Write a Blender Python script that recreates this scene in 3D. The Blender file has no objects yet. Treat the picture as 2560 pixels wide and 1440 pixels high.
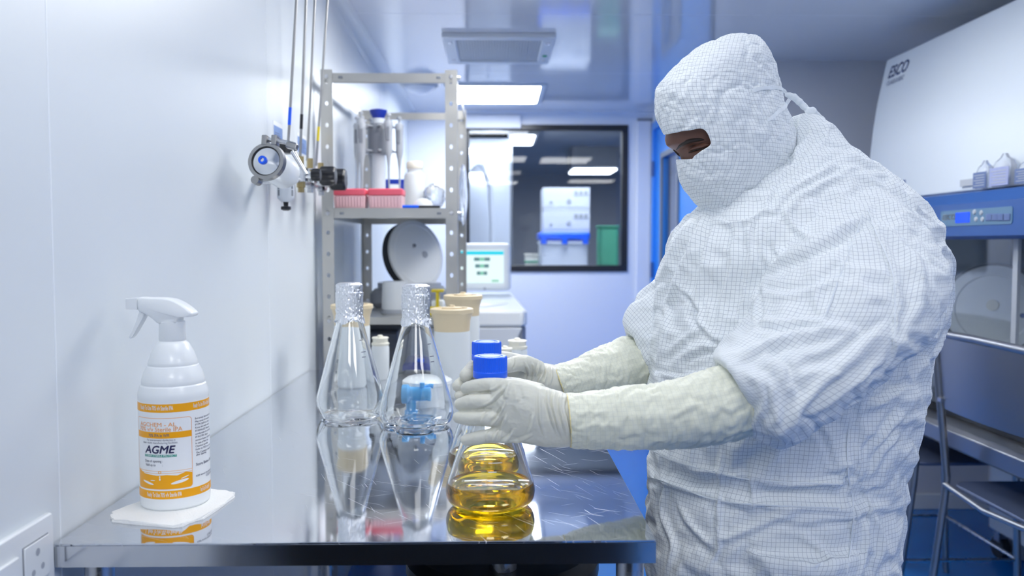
import bpy, bmesh, math, random
import numpy as np
from mathutils import Vector, Matrix
from mathutils.bvhtree import BVHTree
PI = math.pi
S = bpy.context.scene
COL = S.collection
random.seed(4)
RNG = np.random.default_rng(7)

# ------------------------------------------------------------------ camera
F = 2100.0                      # focal length in pixels of the 2560 x 1440 frame
CAMZ = 1.29
PITCH = math.atan(110 / F)
YAW = math.atan(40 * math.cos(PITCH) / F)
cam = bpy.data.cameras.new('camera')
cam.sensor_width = 36.0
cam.lens = 36.0 * F / 2560
cam.clip_start = 0.02
cam_o = bpy.data.objects.new('camera', cam)
COL.objects.link(cam_o)
cam_o.location = (0, 0, CAMZ)
cam_o.rotation_euler = (PI / 2 - PITCH, 0, -YAW)
S.camera = cam_o
cam.dof.use_dof = True
cam.dof.focus_distance = 1.45
cam.dof.aperture_fstop = 3.7

# ------------------------------------------------------------------ world, exposure
w = bpy.data.worlds.new('world')
S.world = w
w.use_nodes = True
w.node_tree.nodes['Background'].inputs[0].default_value = (0.6, 0.75, 1.0, 1)
w.node_tree.nodes['Background'].inputs[1].default_value = 0.3
S.view_settings.view_transform = 'Standard'
S.view_settings.look = 'None'
S.view_settings.exposure = 0.08
S.view_settings.gamma = 1.0
S.view_settings.use_curve_mapping = False
LAMP_STRENGTH = 8.5              # emission of every ceiling light panel
LAMP_COLOR = (1.0, 0.995, 0.97)
LAMP_COOL = (0.88, 0.93, 1.0)   # the lamps further back
S.cycles.max_bounces = 24
S.cycles.diffuse_bounces = 6
S.cycles.glossy_bounces = 14
S.cycles.transmission_bounces = 24
S.cycles.transparent_max_bounces = 12
S.cycles.sample_clamp_indirect = 6.0
S.cycles.blur_glossy = 0.4
S.cycles.use_denoising = True


def P(px, py, Y):
    """world point on the ray of a pixel of the 2560 x 1440 frame, at depth Y"""
    d = Vector(((px - 1280) / F, (720 - py) / F, -1.0))
    d.rotate(cam_o.rotation_euler)
    t = Y / d.y
    return Vector((d.x * t, Y, CAMZ + d.z * t))


def PX(px, py, X):
    """the same at a given X"""
    d = Vector(((px - 1280) / F, (720 - py) / F, -1.0))
    d.rotate(cam_o.rotation_euler)
    t = X / d.x
    return Vector((X, d.y * t, CAMZ + d.z * t))


_RINV = np.array(cam_o.rotation_euler.to_matrix().inverted())


def proj(v):
    """world points (n,3) -> pixels (n,2)"""
    c = (np.asarray(v) - np.array([0, 0, CAMZ])) @ _RINV.T
    return np.stack([1280 + F * c[:, 0] / -c[:, 2], 720 - F * c[:, 1] / -c[:, 2]], 1)


# ------------------------------------------------------------------ materials
def new_mat(name):
    m = bpy.data.materials.new(name)
    m.use_nodes = True
    return m, m.node_tree.nodes, m.node_tree.links, m.node_tree.nodes['Principled BSDF']


def mat(name, col, rough=0.5, metal=0.0, trans=0.0, ior=1.5, coat=0.0, emit=None, strength=0.0, sss=0.0,
        noise=0.0, nscale=8.0, bump=0.0, bscale=60.0, alpha=1.0, spec=0.5, rvar=0.0):
    m, N, L, b = new_mat(name)
    b.inputs['Base Color'].default_value = (*col, 1)
    b.inputs['Roughness'].default_value = rough
    b.inputs['Metallic'].default_value = metal
    b.inputs['Transmission Weight'].default_value = trans
    b.inputs['IOR'].default_value = ior
    b.inputs['Coat Weight'].default_value = coat
    b.inputs['Coat Roughness'].default_value = 0.08
    b.inputs['Alpha'].default_value = alpha
    b.inputs['Specular IOR Level'].default_value = spec
    if sss:
        b.inputs['Subsurface Weight'].default_value = sss
        b.inputs['Subsurface Radius'].default_value = (0.01, 0.01, 0.01)
        b.inputs['Subsurface Scale'].default_value = 0.6
    if emit:
        b.inputs['Emission Color'].default_value = (*emit, 1)
        b.inputs['Emission Strength'].default_value = strength
    tc = N.new('ShaderNodeTexCoord')
    if noise or rvar:
        n = N.new('ShaderNodeTexNoise')
        n.inputs['Scale'].default_value = nscale
        n.inputs['Detail'].default_value = 4
        L.new(tc.outputs['Object'], n.inputs['Vector'])
        if noise:
            mx = N.new('ShaderNodeMix')
            mx.data_type = 'RGBA'
            mx.inputs[6].default_value = (*[c * (1 - noise) for c in col], 1)
            mx.inputs[7].default_value = (*[min(1, c * (1 + noise)) for c in col], 1)
            L.new(n.outputs['Fac'], mx.inputs[0])
            L.new(mx.outputs[2], b.inputs['Base Color'])
        if rvar:
            mr = N.new('ShaderNodeMapRange')
            mr.inputs[1].default_value = 0.3
            mr.inputs[2].default_value = 0.7
            mr.inputs[3].default_value = max(0.0, rough - rvar)
            mr.inputs[4].default_value = rough + rvar
            L.new(n.outputs['Fac'], mr.inputs[0])
            L.new(mr.outputs[0], b.inputs['Roughness'])
    if bump:
        n2 = N.new('ShaderNodeTexNoise')
        n2.inputs['Scale'].default_value = bscale
        n2.inputs['Detail'].default_value = 5
        L.new(tc.outputs['Object'], n2.inputs['Vector'])
        bp = N.new('ShaderNodeBump')
        bp.inputs['Strength'].default_value = bump
        bp.inputs['Distance'].default_value = 0.002
        L.new(n2.outputs['Fac'], bp.inputs['Height'])
        L.new(bp.outputs[0], b.inputs['Normal'])
    return m


M = {}
M['wall'] = mat('wall_panel_paint', (0.73, 0.775, 0.81), 0.38, noise=0.012, nscale=2.0, spec=0.4)
M['wall_grey'] = mat('wall_panel_grey', (0.62, 0.64, 0.70), 0.45, noise=0.02, nscale=2.0)
M['wall_back'] = mat('wall_panel_back', (0.78, 0.81, 0.88), 0.30, noise=0.012, nscale=2.0)
M['ceiling'] = mat('ceiling_panel_paint', (0.76, 0.79, 0.85), 0.08, noise=0.012, nscale=2.0, spec=0.6)
M['bead'] = mat('silicone_bead', (0.9, 0.94, 0.98), 0.25)
M['white_paint'] = mat('white_painted_metal', (0.64, 0.70, 0.76), 0.35, noise=0.01, nscale=5)
M['floor'] = mat('blue_epoxy_floor', (0.006, 0.16, 0.53), 0.25, noise=0.12, nscale=3.0, coat=0.1)
M['door_blue'] = mat('blue_door_paint', (0.03, 0.26, 0.80), 0.3, noise=0.04, nscale=4)
M['black'] = mat('black_plastic', (0.012, 0.013, 0.018), 0.3, noise=0.1, nscale=20)
M['rubber'] = mat('dark_rubber', (0.03, 0.035, 0.045), 0.6, noise=0.1, nscale=30)
M['steel'] = mat('brushed_steel', (0.62, 0.63, 0.66), 0.28, 1.0, noise=0.05, nscale=30, rvar=0.06)
M['steel_dull'] = mat('perforated_steel', (0.56, 0.55, 0.52), 0.36, 1.0, noise=0.06, nscale=14, rvar=0.08)
M['pipe_steel'] = mat('pipe_steel', (0.36, 0.36, 0.36), 0.35, 1.0, noise=0.05, nscale=30)
M['chrome'] = mat('polished_steel', (0.75, 0.76, 0.78), 0.12, 1.0, noise=0.03, nscale=40)
M['steel_chair'] = mat('chair_steel', (0.42, 0.42, 0.43), 0.34, 1.0, noise=0.02, nscale=20, rvar=0.02)
M['brass'] = mat('brass', (0.46, 0.36, 0.18), 0.3, 1.0, noise=0.08, nscale=40)
M['white_pl'] = mat('white_plastic', (0.84, 0.87, 0.89), 0.28, noise=0.01, nscale=20, sss=0.0)
M['white_pl2'] = mat('white_bottle_plastic', (0.86, 0.89, 0.91), 0.30, noise=0.01, nscale=20, coat=0.25)
M['offwhite'] = mat('cream_plastic', (0.82, 0.80, 0.70), 0.42, noise=0.03, nscale=20)
M['beige'] = mat('beige_plastic', (0.72, 0.60, 0.40), 0.45, noise=0.05, nscale=20)
M['blue_pl'] = mat('blue_plastic', (0.004, 0.125, 0.95), 0.28, noise=0.03, nscale=30)
M['blue_dark'] = mat('dark_blue_plastic', (0.01, 0.035, 0.36), 0.4, noise=0.05, nscale=20)
M['blue_band'] = mat('blue_hood_metal', (0.02, 0.085, 0.30), 0.38, noise=0.06, nscale=6)
M['blue_light'] = mat('light_blue_plastic', (0.10, 0.46, 0.90), 0.35, noise=0.05, nscale=30)
M['pink'] = mat('pink_plastic', (0.85, 0.13, 0.19), 0.35, noise=0.06, nscale=30)
M['pink_pale'] = mat('pale_pink_plastic', (0.80, 0.52, 0.56), 0.4, noise=0.08, nscale=30)
M['grey_pl'] = mat('grey_plastic', (0.42, 0.45, 0.50), 0.4, noise=0.05, nscale=20)
M['grey_mid'] = mat('mid_grey_plastic', (0.22, 0.24, 0.28), 0.45, noise=0.06, nscale=20)
M['grey_light'] = mat('light_grey_plastic', (0.66, 0.70, 0.76), 0.38, noise=0.03, nscale=20)
M['yellow'] = mat('yellow_plastic', (0.80, 0.62, 0.02), 0.4, noise=0.06, nscale=30)
M['green'] = mat('green_plastic', (0.08, 0.42, 0.26), 0.5, noise=0.05, nscale=10)
M['orange'] = mat('orange_print', (0.95, 0.42, 0.0), 0.35, noise=0.02, nscale=30)
M['orange_text'] = mat('orange_lettering', (0.90, 0.42, 0.16), 0.35, noise=0.02, nscale=30)
M['navy'] = mat('navy_print', (0.02, 0.02, 0.09), 0.4, noise=0.05, nscale=30)
M['navy_faded'] = mat('navy_faded_print', (0.10, 0.15, 0.32), 0.4, noise=0.05, nscale=30)
M['ink'] = mat('grey_ink', (0.12, 0.13, 0.20), 0.5, noise=0.05, nscale=30)
M['teal'] = mat('teal_print', (0.02, 0.36, 0.27), 0.4, noise=0.05, nscale=30)
M['label_white'] = mat('label_paper', (0.88, 0.90, 0.92), 0.3, noise=0.01, nscale=30)
M['label_blue'] = mat('blue_label', (0.20, 0.32, 0.62), 0.45, noise=0.2, nscale=60)
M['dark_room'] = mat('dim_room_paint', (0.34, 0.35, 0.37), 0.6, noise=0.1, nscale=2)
M['card_white'] = mat('white_carton', (0.74, 0.79, 0.88), 0.6, noise=0.02, nscale=8)
M['lamp'] = mat('lamp_diffuser', (0.9, 0.95, 1.0), 0.4, emit=LAMP_COLOR, strength=LAMP_STRENGTH, noise=0.01)
M['lamp_back'] = mat('back_lamp_diffuser', (0.9, 0.95, 1.0), 0.4, emit=LAMP_COOL, strength=LAMP_STRENGTH * 2.7, noise=0.01)
M['fill_weak'] = mat('weak_fill_diffuser', (0.9, 0.95, 1.0), 0.4, emit=LAMP_COLOR, strength=LAMP_STRENGTH * 0.5, noise=0.01)  # weak unseen panels, put outside the view to light the scene
M['fill_rear'] = mat('rear_fill_diffuser', (0.9, 0.95, 1.0), 0.4, emit=LAMP_COLOR, strength=LAMP_STRENGTH * 1.4, noise=0.01)  # unseen panels behind the viewer, added as front fill
M['fill_side'] = mat('side_fill_diffuser', (0.9, 0.95, 1.0), 0.4, emit=LAMP_COLOR, strength=LAMP_STRENGTH * 1.5, noise=0.01)  # unseen panel, added to brighten the rack
M['lamp_mid'] = mat('middle_lamp_diffuser', (0.9, 0.95, 1.0), 0.4, emit=LAMP_COLOR, strength=LAMP_STRENGTH * 1.5, noise=0.01)
M['lamp_far'] = mat('far_lamp_diffuser', (0.9, 0.95, 1.0), 0.4, emit=LAMP_COOL, strength=28.0, noise=0.01)
M['screen'] = mat('lit_screen', (0.05, 0.05, 0.05), 0.2, emit=(0.78, 0.97, 0.97), strength=1.0, noise=0.01)
M['screen_cyan'] = mat('lit_screen_bar', (0.02, 0.05, 0.05), 0.2, emit=(0.0, 0.62, 0.80), strength=1.0, noise=0.01)
M['screen_dark'] = mat('lit_screen_digits', (0.02, 0.05, 0.05), 0.2, emit=(0.10, 0.20, 0.22), strength=1.0, noise=0.01)
M['screen_green'] = mat('lit_screen_green', (0.02, 0.05, 0.05), 0.2, emit=(0.22, 0.55, 0.40), strength=1.0, noise=0.01)
M['lcd'] = mat('lit_blue_lcd', (0.0, 0.02, 0.1), 0.2, emit=(0.0, 0.07, 1.0), strength=1.0, noise=0.01)
M['glass'] = mat('clear_glass', (0.985, 0.995, 0.995), 0.0, trans=1.0, ior=1.47, noise=0.002)
M['pane'] = mat('tinted_pane', (0.80, 0.84, 0.88), 0.0, trans=1.0, ior=1.35, noise=0.01)
M['sash'] = mat('sash_glass', (0.80, 0.84, 0.88), 0.0, trans=1.0, ior=1.35, noise=0.005)
M['film'] = mat('clear_film', (0.92, 0.95, 1.0), 0.18, trans=0.85, ior=1.25, noise=0.01, bump=0.6, bscale=90)
M['liquid'] = mat('amber_liquid', (1.0, 0.74, 0.05), 0.0, trans=1.0, ior=1.34, noise=0.01)
M['translucent'] = mat('translucent_plastic', (0.90, 0.94, 0.96), 0.35, trans=0.25, ior=1.3, noise=0.02, nscale=10)
M['translucent_liq'] = mat('filled_translucent_plastic', (0.76, 0.83, 0.90), 0.35, trans=0.2, ior=1.3, noise=0.02, nscale=10)
M['foil'] = mat('aluminium_foil', (0.84, 0.86, 0.89), 0.38, 1.0, noise=0.05, nscale=40, bump=0.6, bscale=140)
M['tissue'] = mat('white_wipe', (0.88, 0.89, 0.88), 0.85, noise=0.02, nscale=40, bump=0.5, bscale=350)
M['skin'] = mat('brown_skin', (0.16, 0.066, 0.042), 0.42, noise=0.18, nscale=25, sss=0.1, bump=0.15, bscale=300)
M['hair'] = mat('black_hair', (0.022, 0.013, 0.010), 0.6, noise=0.2, nscale=60)
M['eye'] = mat('eye_white', (0.55, 0.48, 0.42), 0.15, noise=0.1, nscale=30)
M['iris'] = mat('dark_iris', (0.02, 0.01, 0.008), 0.1, noise=0.1, nscale=30)


def table_steel():
    m, N, L, b = new_mat('mirror_steel_worktop')
    b.inputs['Metallic'].default_value = 1.0
    b.inputs['Base Color'].default_value = (0.70, 0.72, 0.76, 1)
    tc = N.new('ShaderNodeTexCoord')
    acc = None
    for k, (rot, sc, thr) in enumerate([(0.5, 60, 0.76), (-0.45, 70, 0.765), (1.2, 60, 0.77), (0.9, 50, 0.77)]):
        mp = N.new('ShaderNodeMapping')
        mr0 = N.new('ShaderNodeMapping')
        mr0.inputs['Rotation'].default_value = (0, 0, rot)
        mr0.inputs['Location'].default_value = (k * 3.1, k * 1.7, 0)
        L.new(tc.outputs['Object'], mr0.inputs['Vector'])
        mp.inputs['Scale'].default_value = (1.6, sc * 2, 1)
        L.new(mr0.outputs[0], mp.inputs['Vector'])
        n = N.new('ShaderNodeTexNoise')
        n.inputs['Scale'].default_value = 5
        n.inputs['Detail'].default_value = 1
        L.new(mp.outputs[0], n.inputs['Vector'])
        g = N.new('ShaderNodeMath')
        g.operation = 'GREATER_THAN'
        g.inputs[1].default_value = thr
        L.new(n.outputs['Fac'], g.inputs[0])
        if acc is None:
            acc = g
        else:
            a = N.new('ShaderNodeMath')
            a.operation = 'MAXIMUM'
            L.new(acc.outputs[0], a.inputs[0])
            L.new(g.outputs[0], a.inputs[1])
            acc = a
    n = N.new('ShaderNodeTexNoise')
    n.inputs['Scale'].default_value = 3.5
    n.inputs['Detail'].default_value = 6
    L.new(tc.outputs['Object'], n.inputs['Vector'])
    mr = N.new('ShaderNodeMapRange')
    mr.inputs[1].default_value = 0.3
    mr.inputs[2].default_value = 0.75
    mr.inputs[3].default_value = 0.03
    mr.inputs[4].default_value = 0.075
    L.new(n.outputs['Fac'], mr.inputs[0])
    ad = N.new('ShaderNodeMath')
    ad.operation = 'MULTIPLY_ADD'
    ad.inputs[1].default_value = 0.4
    L.new(acc.outputs[0], ad.inputs[0])
    L.new(mr.outputs[0], ad.inputs[2])
    L.new(ad.outputs[0], b.inputs['Roughness'])
    bp = N.new('ShaderNodeBump')
    bp.inputs['Strength'].default_value = 0.03
    bp.inputs['Distance'].default_value = 0.004
    n3 = N.new('ShaderNodeTexNoise')
    n3.inputs['Scale'].default_value = 4
    L.new(tc.outputs['Object'], n3.inputs['Vector'])
    L.new(n3.outputs['Fac'], bp.inputs['Height'])
    L.new(bp.outputs[0], b.inputs['Normal'])
    return m


M['table'] = table_steel()


# ------------------------------------------------------------------ mesh builder
def rotz(a):
    return Matrix.Rotation(a, 3, 'Z')


class MB:
    def __init__(s):
        s.v, s.f, s.mi = [], [], []
        s.cur = 0

    def add(s, vs, fs):
        o = len(s.v)
        s.v += [tuple(x) for x in vs]
        s.f += [tuple(i + o for i in q) for q in fs]
        s.mi += [s.cur] * len(fs)
        return s

    def box(s, c, d, R=None, taper=1.0):
        c = Vector(c)
        vs = []
        for z in (-1, 1):
            k = taper if z > 0 else 1.0
            for x, y in ((-1, -1), (1, -1), (1, 1), (-1, 1)):
                p = Vector((x * d[0] / 2 * k, y * d[1] / 2 * k, z * d[2] / 2))
                if R:
                    p = R @ p
                vs.append(c + p)
        return s.add(vs, [(3, 2, 1, 0), (4, 5, 6, 7), (0, 1, 5, 4), (1, 2, 6, 5), (2, 3, 7, 6), (3, 0, 4, 7)])

    def span(s, x0, x1, y0, y1, z0, z1):
        return s.box(((x0 + x1) / 2, (y0 + y1) / 2, (z0 + z1) / 2), (abs(x1 - x0), abs(y1 - y0), abs(z1 - z0)))

    def rbox(s, c, d, r=0.004, n=3, R=None):
        """box with rounded vertical edges and chamfered rims"""
        w, h, t = d[0] / 2, d[1] / 2, d[2] / 2
        r = min(r, w * 0.95, h * 0.95)
        out = []
        for cx, cy, a0 in ((w - r, h - r, 0), (-w + r, h - r, PI / 2), (-w + r, -h + r, PI), (w - r, -h + r, 1.5 * PI)):
            for k in range(n + 1):
                a = a0 + PI / 2 * k / n
                out.append((cx, cy, math.cos(a), math.sin(a)))
        rz = min(r, t * 0.9) * 0.6
        rings = [(-t, r - rz), (-t + rz, r), (t - rz, r), (t, r - rz)]
        vs, m = [], len(out)
        for z, rr in rings:
            for cx, cy, ca, sa in out:
                p = Vector((cx + ca * rr, cy + sa * rr, z))
                if R:
                    p = R @ p
                vs.append(Vector(c) + p)
        fs = [tuple(range(m - 1, -1, -1)), tuple(range(3 * m, 4 * m))]
        for i in range(3):
            for k in range(m):
                fs.append((i * m + k, i * m + (k + 1) % m, (i + 1) * m + (k + 1) % m, (i + 1) * m + k))
        return s.add(vs, fs)

    def lathe(s, prof, c=(0, 0, 0), n=32, R=None, fn=None):
        """prof: (radius, height) bottom to top; r = 0 closes to a point"""
        c = Vector(c)
        vs, rows = [], []
        for r, z in prof:
            if r <= 1e-9:
                rows.append([len(vs)])
                p = Vector((0, 0, z))
                vs.append(c + (R @ p if R else p))
            else:
                row = []
                for k in range(n):
                    a = 2 * PI * k / n
                    rr = fn(r, z, a) if fn else r
                    p = Vector((rr * math.cos(a), rr * math.sin(a), z))
                    row.append(len(vs))
                    vs.append(c + (R @ p if R else p))
                rows.append(row)
        fs = []
        for a, b in zip(rows[:-1], rows[1:]):
            if len(a) == 1 and len(b) == 1:
                continue
            for k in range(n):
                k2 = (k + 1) % n
                if len(a) == 1:
                    fs.append((a[0], b[k2], b[k]))
                elif len(b) == 1:
                    fs.append((a[k], a[k2], b[0]))
                else:
                    fs.append((a[k], a[k2], b[k2], b[k]))
        return s.add(vs, fs)

    def cyl(s, a, b, r, n=20, r2=None):
        a, b = Vector(a), Vector(b)
        d = b - a
        R = Vector((0, 0, 1)).rotation_difference(d.normalized()).to_matrix()
        r2 = r if r2 is None else r2
        return s.lathe([(0, 0), (r, 0), (r2, d.length), (0, d.length)], a, n, R)

    def tube(s, pts, r, n=10, cap=True):
        pts = [Vector(p) for p in pts]
        m = len(pts)
        rs = r if isinstance(r, (list, tuple)) else [r] * m
        up = Vector((0.013, 0.021, 1)).normalized()
        vs = []
        nrm = None
        for i, p in enumerate(pts):
            t = (pts[min(i + 1, m - 1)] - pts[max(i - 1, 0)]).normalized()
            if nrm is None:
                nrm = t.cross(up)
                if nrm.length < 0.05:
                    nrm = t.cross(Vector((1, 0, 0)))
            nrm = (nrm - t * nrm.dot(t)).normalized()
            b = t.cross(nrm)
            for k in range(n):
                a = 2 * PI * k / n
                vs.append(p + (nrm * math.cos(a) + b * math.sin(a)) * rs[i])
        fs = []
        for i in range(m - 1):
            for k in range(n):
                fs.append((i * n + k, i * n + (k + 1) % n, (i + 1) * n + (k + 1) % n, (i + 1) * n + k))
        if cap:
            fs += [tuple(range(n - 1, -1, -1)), tuple(range((m - 1) * n, m * n))]
        return s.add(vs, fs)

    def prism(s, poly, o, u, v, wv):
        """poly (2D) in the plane o + x*u + y*v, pushed along wv (a vector)"""
        o, u, v, wv = Vector(o), Vector(u), Vector(v), Vector(wv)
        n = len(poly)
        a = [o + u * x + v * y for x, y in poly]
        return s.add(a + [p + wv for p in a],
                     [tuple(range(n - 1, -1, -1)), tuple(range(n, 2 * n))] +
                     [(i, (i + 1) % n, n + (i + 1) % n, n + i) for i in range(n)])

    def build(s, name, m, parent=None, bevel=0.0, smooth=40, solid=0.0, sub=0, seg=2, fix=True, origin=None):
        v = np.array(s.v, dtype=float)
        off = Vector((0, 0, 0))
        if parent is not None:
            q = parent
            while q is not None:
                off = off + Vector(q.location)
                q = q.parent
        else:
            if origin is None:
                lo, hi = v.min(0), v.max(0)
                origin = ((lo[0] + hi[0]) / 2, (lo[1] + hi[1]) / 2, lo[2])
            off = Vector(origin)
        me = bpy.data.meshes.new(name)
        me.from_pydata((v - np.array(off)).tolist(), [], s.f)
        for mm in (m if isinstance(m, (list, tuple)) else [m]):
            me.materials.append(mm)
        if max(s.mi, default=0) > 0:
            me.polygons.foreach_set('material_index', s.mi)
        if fix:
            bm = bmesh.new()
            bm.from_mesh(me)
            bmesh.ops.recalc_face_normals(bm, faces=bm.faces)
            bm.to_mesh(me)
            bm.free()
        me.update()
        if smooth:
            me.shade_smooth()
            me.set_sharp_from_angle(angle=math.radians(smooth))
        o = bpy.data.objects.new(name, me)
        COL.objects.link(o)
        if parent is not None:
            o.parent = parent
        else:
            o.location = off
        if solid:
            md = o.modifiers.new('thickness', 'SOLIDIFY')
            md.thickness = solid
            md.offset = 0
        if bevel:
            md = o.modifiers.new('bevel', 'BEVEL')
            md.width = bevel
            md.segments = seg
            md.limit_method = 'ANGLE'
            md.angle_limit = math.radians(35)
        if sub:
            md = o.modifiers.new('sub', 'SUBSURF')
            md.levels = md.render_levels = sub
        return o


def tag(o, label=None, cat=None, group=None, kind=None):
    if label:
        o['label'] = label
    if cat:
        o['category'] = cat
    if group:
        o['group'] = group
    if kind:
        o['kind'] = kind
    return o


def thing(name, loc, label, cat, group=None):
    o = bpy.data.objects.new(name, None)
    o.empty_display_size = 0.05
    COL.objects.link(o)
    o.location = loc
    return tag(o, label, cat, group)


def dup(o, loc=None, label=None, rz=None, parent=None):
    c = o.copy()
    COL.objects.link(c)
    if parent is not None:
        c.parent = parent
    for ch in list(o.children):
        dup(ch, parent=c)
    if loc is not None:
        c.location = loc
    if rz is not None:
        c.rotation_euler = (0, 0, rz)
    if label:
        c['label'] = label
    return c


_tcache = {}


def text2d(s, size, align='LEFT', shear=0.0, bold=0.0, spacing=1.0):
    """flat lettering as a 2D mesh: (n,2) points and faces; bold strokes are drawn twice, a little apart"""
    cu = bpy.data.curves.new('lettering', 'FONT')
    cu.body = s
    cu.size = 1.0
    cu.align_x = align
    cu.shear = shear
    cu.resolution_u = 3
    cu.space_character = spacing
    ob = bpy.data.objects.new('lettering', cu)
    me = bpy.data.meshes.new_from_object(ob)
    v = np.array([q.co[:] for q in me.vertices])[:, :2] if len(me.vertices) else np.zeros((0, 2))
    f = [tuple(p.vertices) for p in me.polygons]
    bpy.data.objects.remove(ob)
    bpy.data.curves.remove(cu)
    bpy.data.meshes.remove(me)
    if bold and len(v):
        n, vs, fs = len(v), [], []
        for k, d in enumerate(((-1, 0), (1, 0), (0, 1), (0, -1))):
            vs.append(v + np.array(d) * bold)
            fs += [tuple(i + k * n for i in q) for q in f]
        v, f = np.concatenate(vs), fs
    return v * size, f


def text_flat(mb, s, size, o, u, v, align='LEFT', sx=1.0, **kw):
    q, f = text2d(s, size, align, **kw)
    o, u, v = Vector(o), Vector(u), Vector(v)
    return mb.add([o + u * (a * sx) + v * b for a, b in q], f)


def rounded_poly(x0, x1, y0, y1, r, n=4):
    out = []
    for cx, cy, a0 in ((x1 - r, y1 - r, 0), (x0 + r, y1 - r, PI / 2), (x0 + r, y0 + r, PI), (x1 - r, y0 + r, 1.5 * PI)):
        for k in range(n + 1):
            a = a0 + PI / 2 * k / n
            out.append((cx + r * math.cos(a), cy + r * math.sin(a)))
    return out


def arc(c, r, a0, a1, n, u=(1, 0, 0), v=(0, 0, 1)):
    c, u, v = Vector(c), Vector(u), Vector(v)
    return [c + u * (r * math.cos(a0 + (a1 - a0) * k / n)) + v * (r * math.sin(a0 + (a1 - a0) * k / n)) for k in range(n + 1)]
# ================================================================== the room
XL, XR, YB, YF, ZC = -0.58, 2.40, 5.60, -2.2, 2.157
XJ, YJ = 1.035, 4.0              # the jog: door wall and grey wall


def structure(name, mb, m, **kw):
    o = mb.build(name, m, **kw)
    o['kind'] = 'structure'
    return o


structure('floor', MB().span(XL - 0.1, XR + 0.1, YF - 0.1, YB + 5.6, -0.05, 0), M['floor'])

# left wall: a backing with six panels, joints sealed with a pale bead
wl = structure('wall_left', MB().span(XL - 0.10, XL - 0.03, YF, YB + 0.1, 0, ZC), M['wall'], bevel=0)
seams = [-2.2, -1.05, 0.06, 1.112, 2.16, 3.2, 4.25, 5.6]
for y0, y1 in zip(seams[:-1], seams[1:]):
    MB().span(XL - 0.03, XL, y0 + 0.0012, y1 - 0.0012, 0.0, ZC).build('panel', M['wall'], wl, bevel=0.0012)
for y in seams[1:-1]:
    MB().span(XL - 0.012, XL + 0.0006, y - 0.0016, y + 0.0016, 0.0, ZC).build('sealant_bead', M['bead'], wl, bevel=0.0006)

# ceiling of panels
ce = structure('ceiling', MB().span(XL - 0.1, XR + 0.1, YF, YB + 0.1, ZC + 0.03, ZC + 0.10), M['ceiling'])
cy = [-2.2, -1.0, 0.2, 1.4, 2.25, 3.22, 4.32, 5.6]
for y0, y1 in zip(cy[:-1], cy[1:]):
    MB().span(XL, XR, y0 + 0.001, y1 - 0.001, ZC, ZC + 0.03).build('panel', M['ceiling'], ce, bevel=0.001)

# back wall with the window opening, side wall with the door, grey wall, right wall, wall behind the camera
WX0, WX1, WZ0, WZ1 = P(1164, 500, YB).x, P(1569, 500, YB).x, P(1300, 679, YB).z, P(1300, 312, YB).z
mb = MB()
mb.span(XL, WX0, YB, YB + 0.08, 0, ZC).span(WX1, XJ + 0.08, YB, YB + 0.08, 0, ZC)
mb.span(WX0, WX1, YB, YB + 0.08, 0, WZ0).span(WX0, WX1, YB, YB + 0.08, WZ1, ZC)
structure('wall_back', mb, M['wall_back'])
DY0, DY1, DZ = 4.12, 5.50, 2.03
mb = MB()
mb.span(XJ, XJ + 0.08, YJ, DY0 - 0.05, 0, ZC).span(XJ, XJ + 0.08, DY1 + 0.05, YB, 0, ZC)
mb.span(XJ, XJ + 0.08, DY0 - 0.05, DY1 + 0.05, DZ + 0.05, ZC)
structure('wall_side', mb, M['wall_back'])
structure('wall_end', MB().span(XJ, XR + 0.1, YJ, YJ + 0.08, 0, ZC), M['wall_grey'])
structure('wall_right', MB().span(XR, XR + 0.1, YF, YJ, 0, ZC), M['wall_grey'])
structure('wall_front', MB().span(XL - 0.1, XR + 0.1, YF - 0.1, YF, 0, ZC), M['wall'])
structure('baseboard_end', MB().span(XJ + 0.001, XR, YJ - 0.014, YJ, 0, 0.075), M['wall'], bevel=0.003)
structure('baseboard_back', MB().span(XL, XJ, YB - 0.014, YB, 0, 0.075), M['wall'], bevel=0.003)


def coving(name, a, b, inward, m):
    a, b, inward = Vector(a), Vector(b), Vector(inward)
    r = 0.055
    prof = [(0, 0)] + [(r - r * math.cos(t), -(r - r * math.sin(t))) for t in [PI / 2 * (1 - k / 8) for k in range(9)]][::-1]
    poly = [(0.0, 0.0), (0.0, -r)] + [(r - r * math.cos(t), -r + r * math.sin(t)) for t in [PI / 2 * k / 8 for k in range(9)]][1:]
    mb = MB().prism(poly, a, inward, (0, 0, 1), b - a)
    return structure(name, mb, m)


coving('trim_1', (XL, YF, ZC), (XL, YB, ZC), (1, 0, 0), M['wall'])
coving('trim_2', (XL, YB, ZC), (XJ, YB, ZC), (0, -1, 0), M['wall_back'])

# window to the next room
win = structure('window_1', MB().span(WX0, WX1, YB - 0.012, YB + 0.06, WZ0, WZ0 + 0.042)
                .span(WX0, WX1, YB - 0.012, YB + 0.06, WZ1 - 0.036, WZ1)
                .span(WX0, WX0 + 0.026, YB - 0.012, YB + 0.06, WZ0 + 0.042, WZ1 - 0.036)
                .span(WX1 - 0.04, WX1, YB - 0.012, YB + 0.06, WZ0 + 0.042, WZ1 - 0.036), M['black'], bevel=0.003)
MB().span(WX0 + 0.02, WX1 - 0.03, YB + 0.02, YB + 0.026, WZ0 + 0.035, WZ1 - 0.03).build('pane', M['pane'], win, smooth=0)
MB().span(WX0 - 0.002, P(1302, 320, YB).x, YB - 0.03, YB - 0.012, WZ1 - 0.026, WZ1 + 0.06).build('cover_strip', M['wall_back'], win, bevel=0.004)
structure('trim_3', MB().span(WX1 + 0.06, XJ, YB - 0.012, YB, P(1600, 303, YB).z, P(1600, 297, YB).z), M['grey_mid'])
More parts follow.
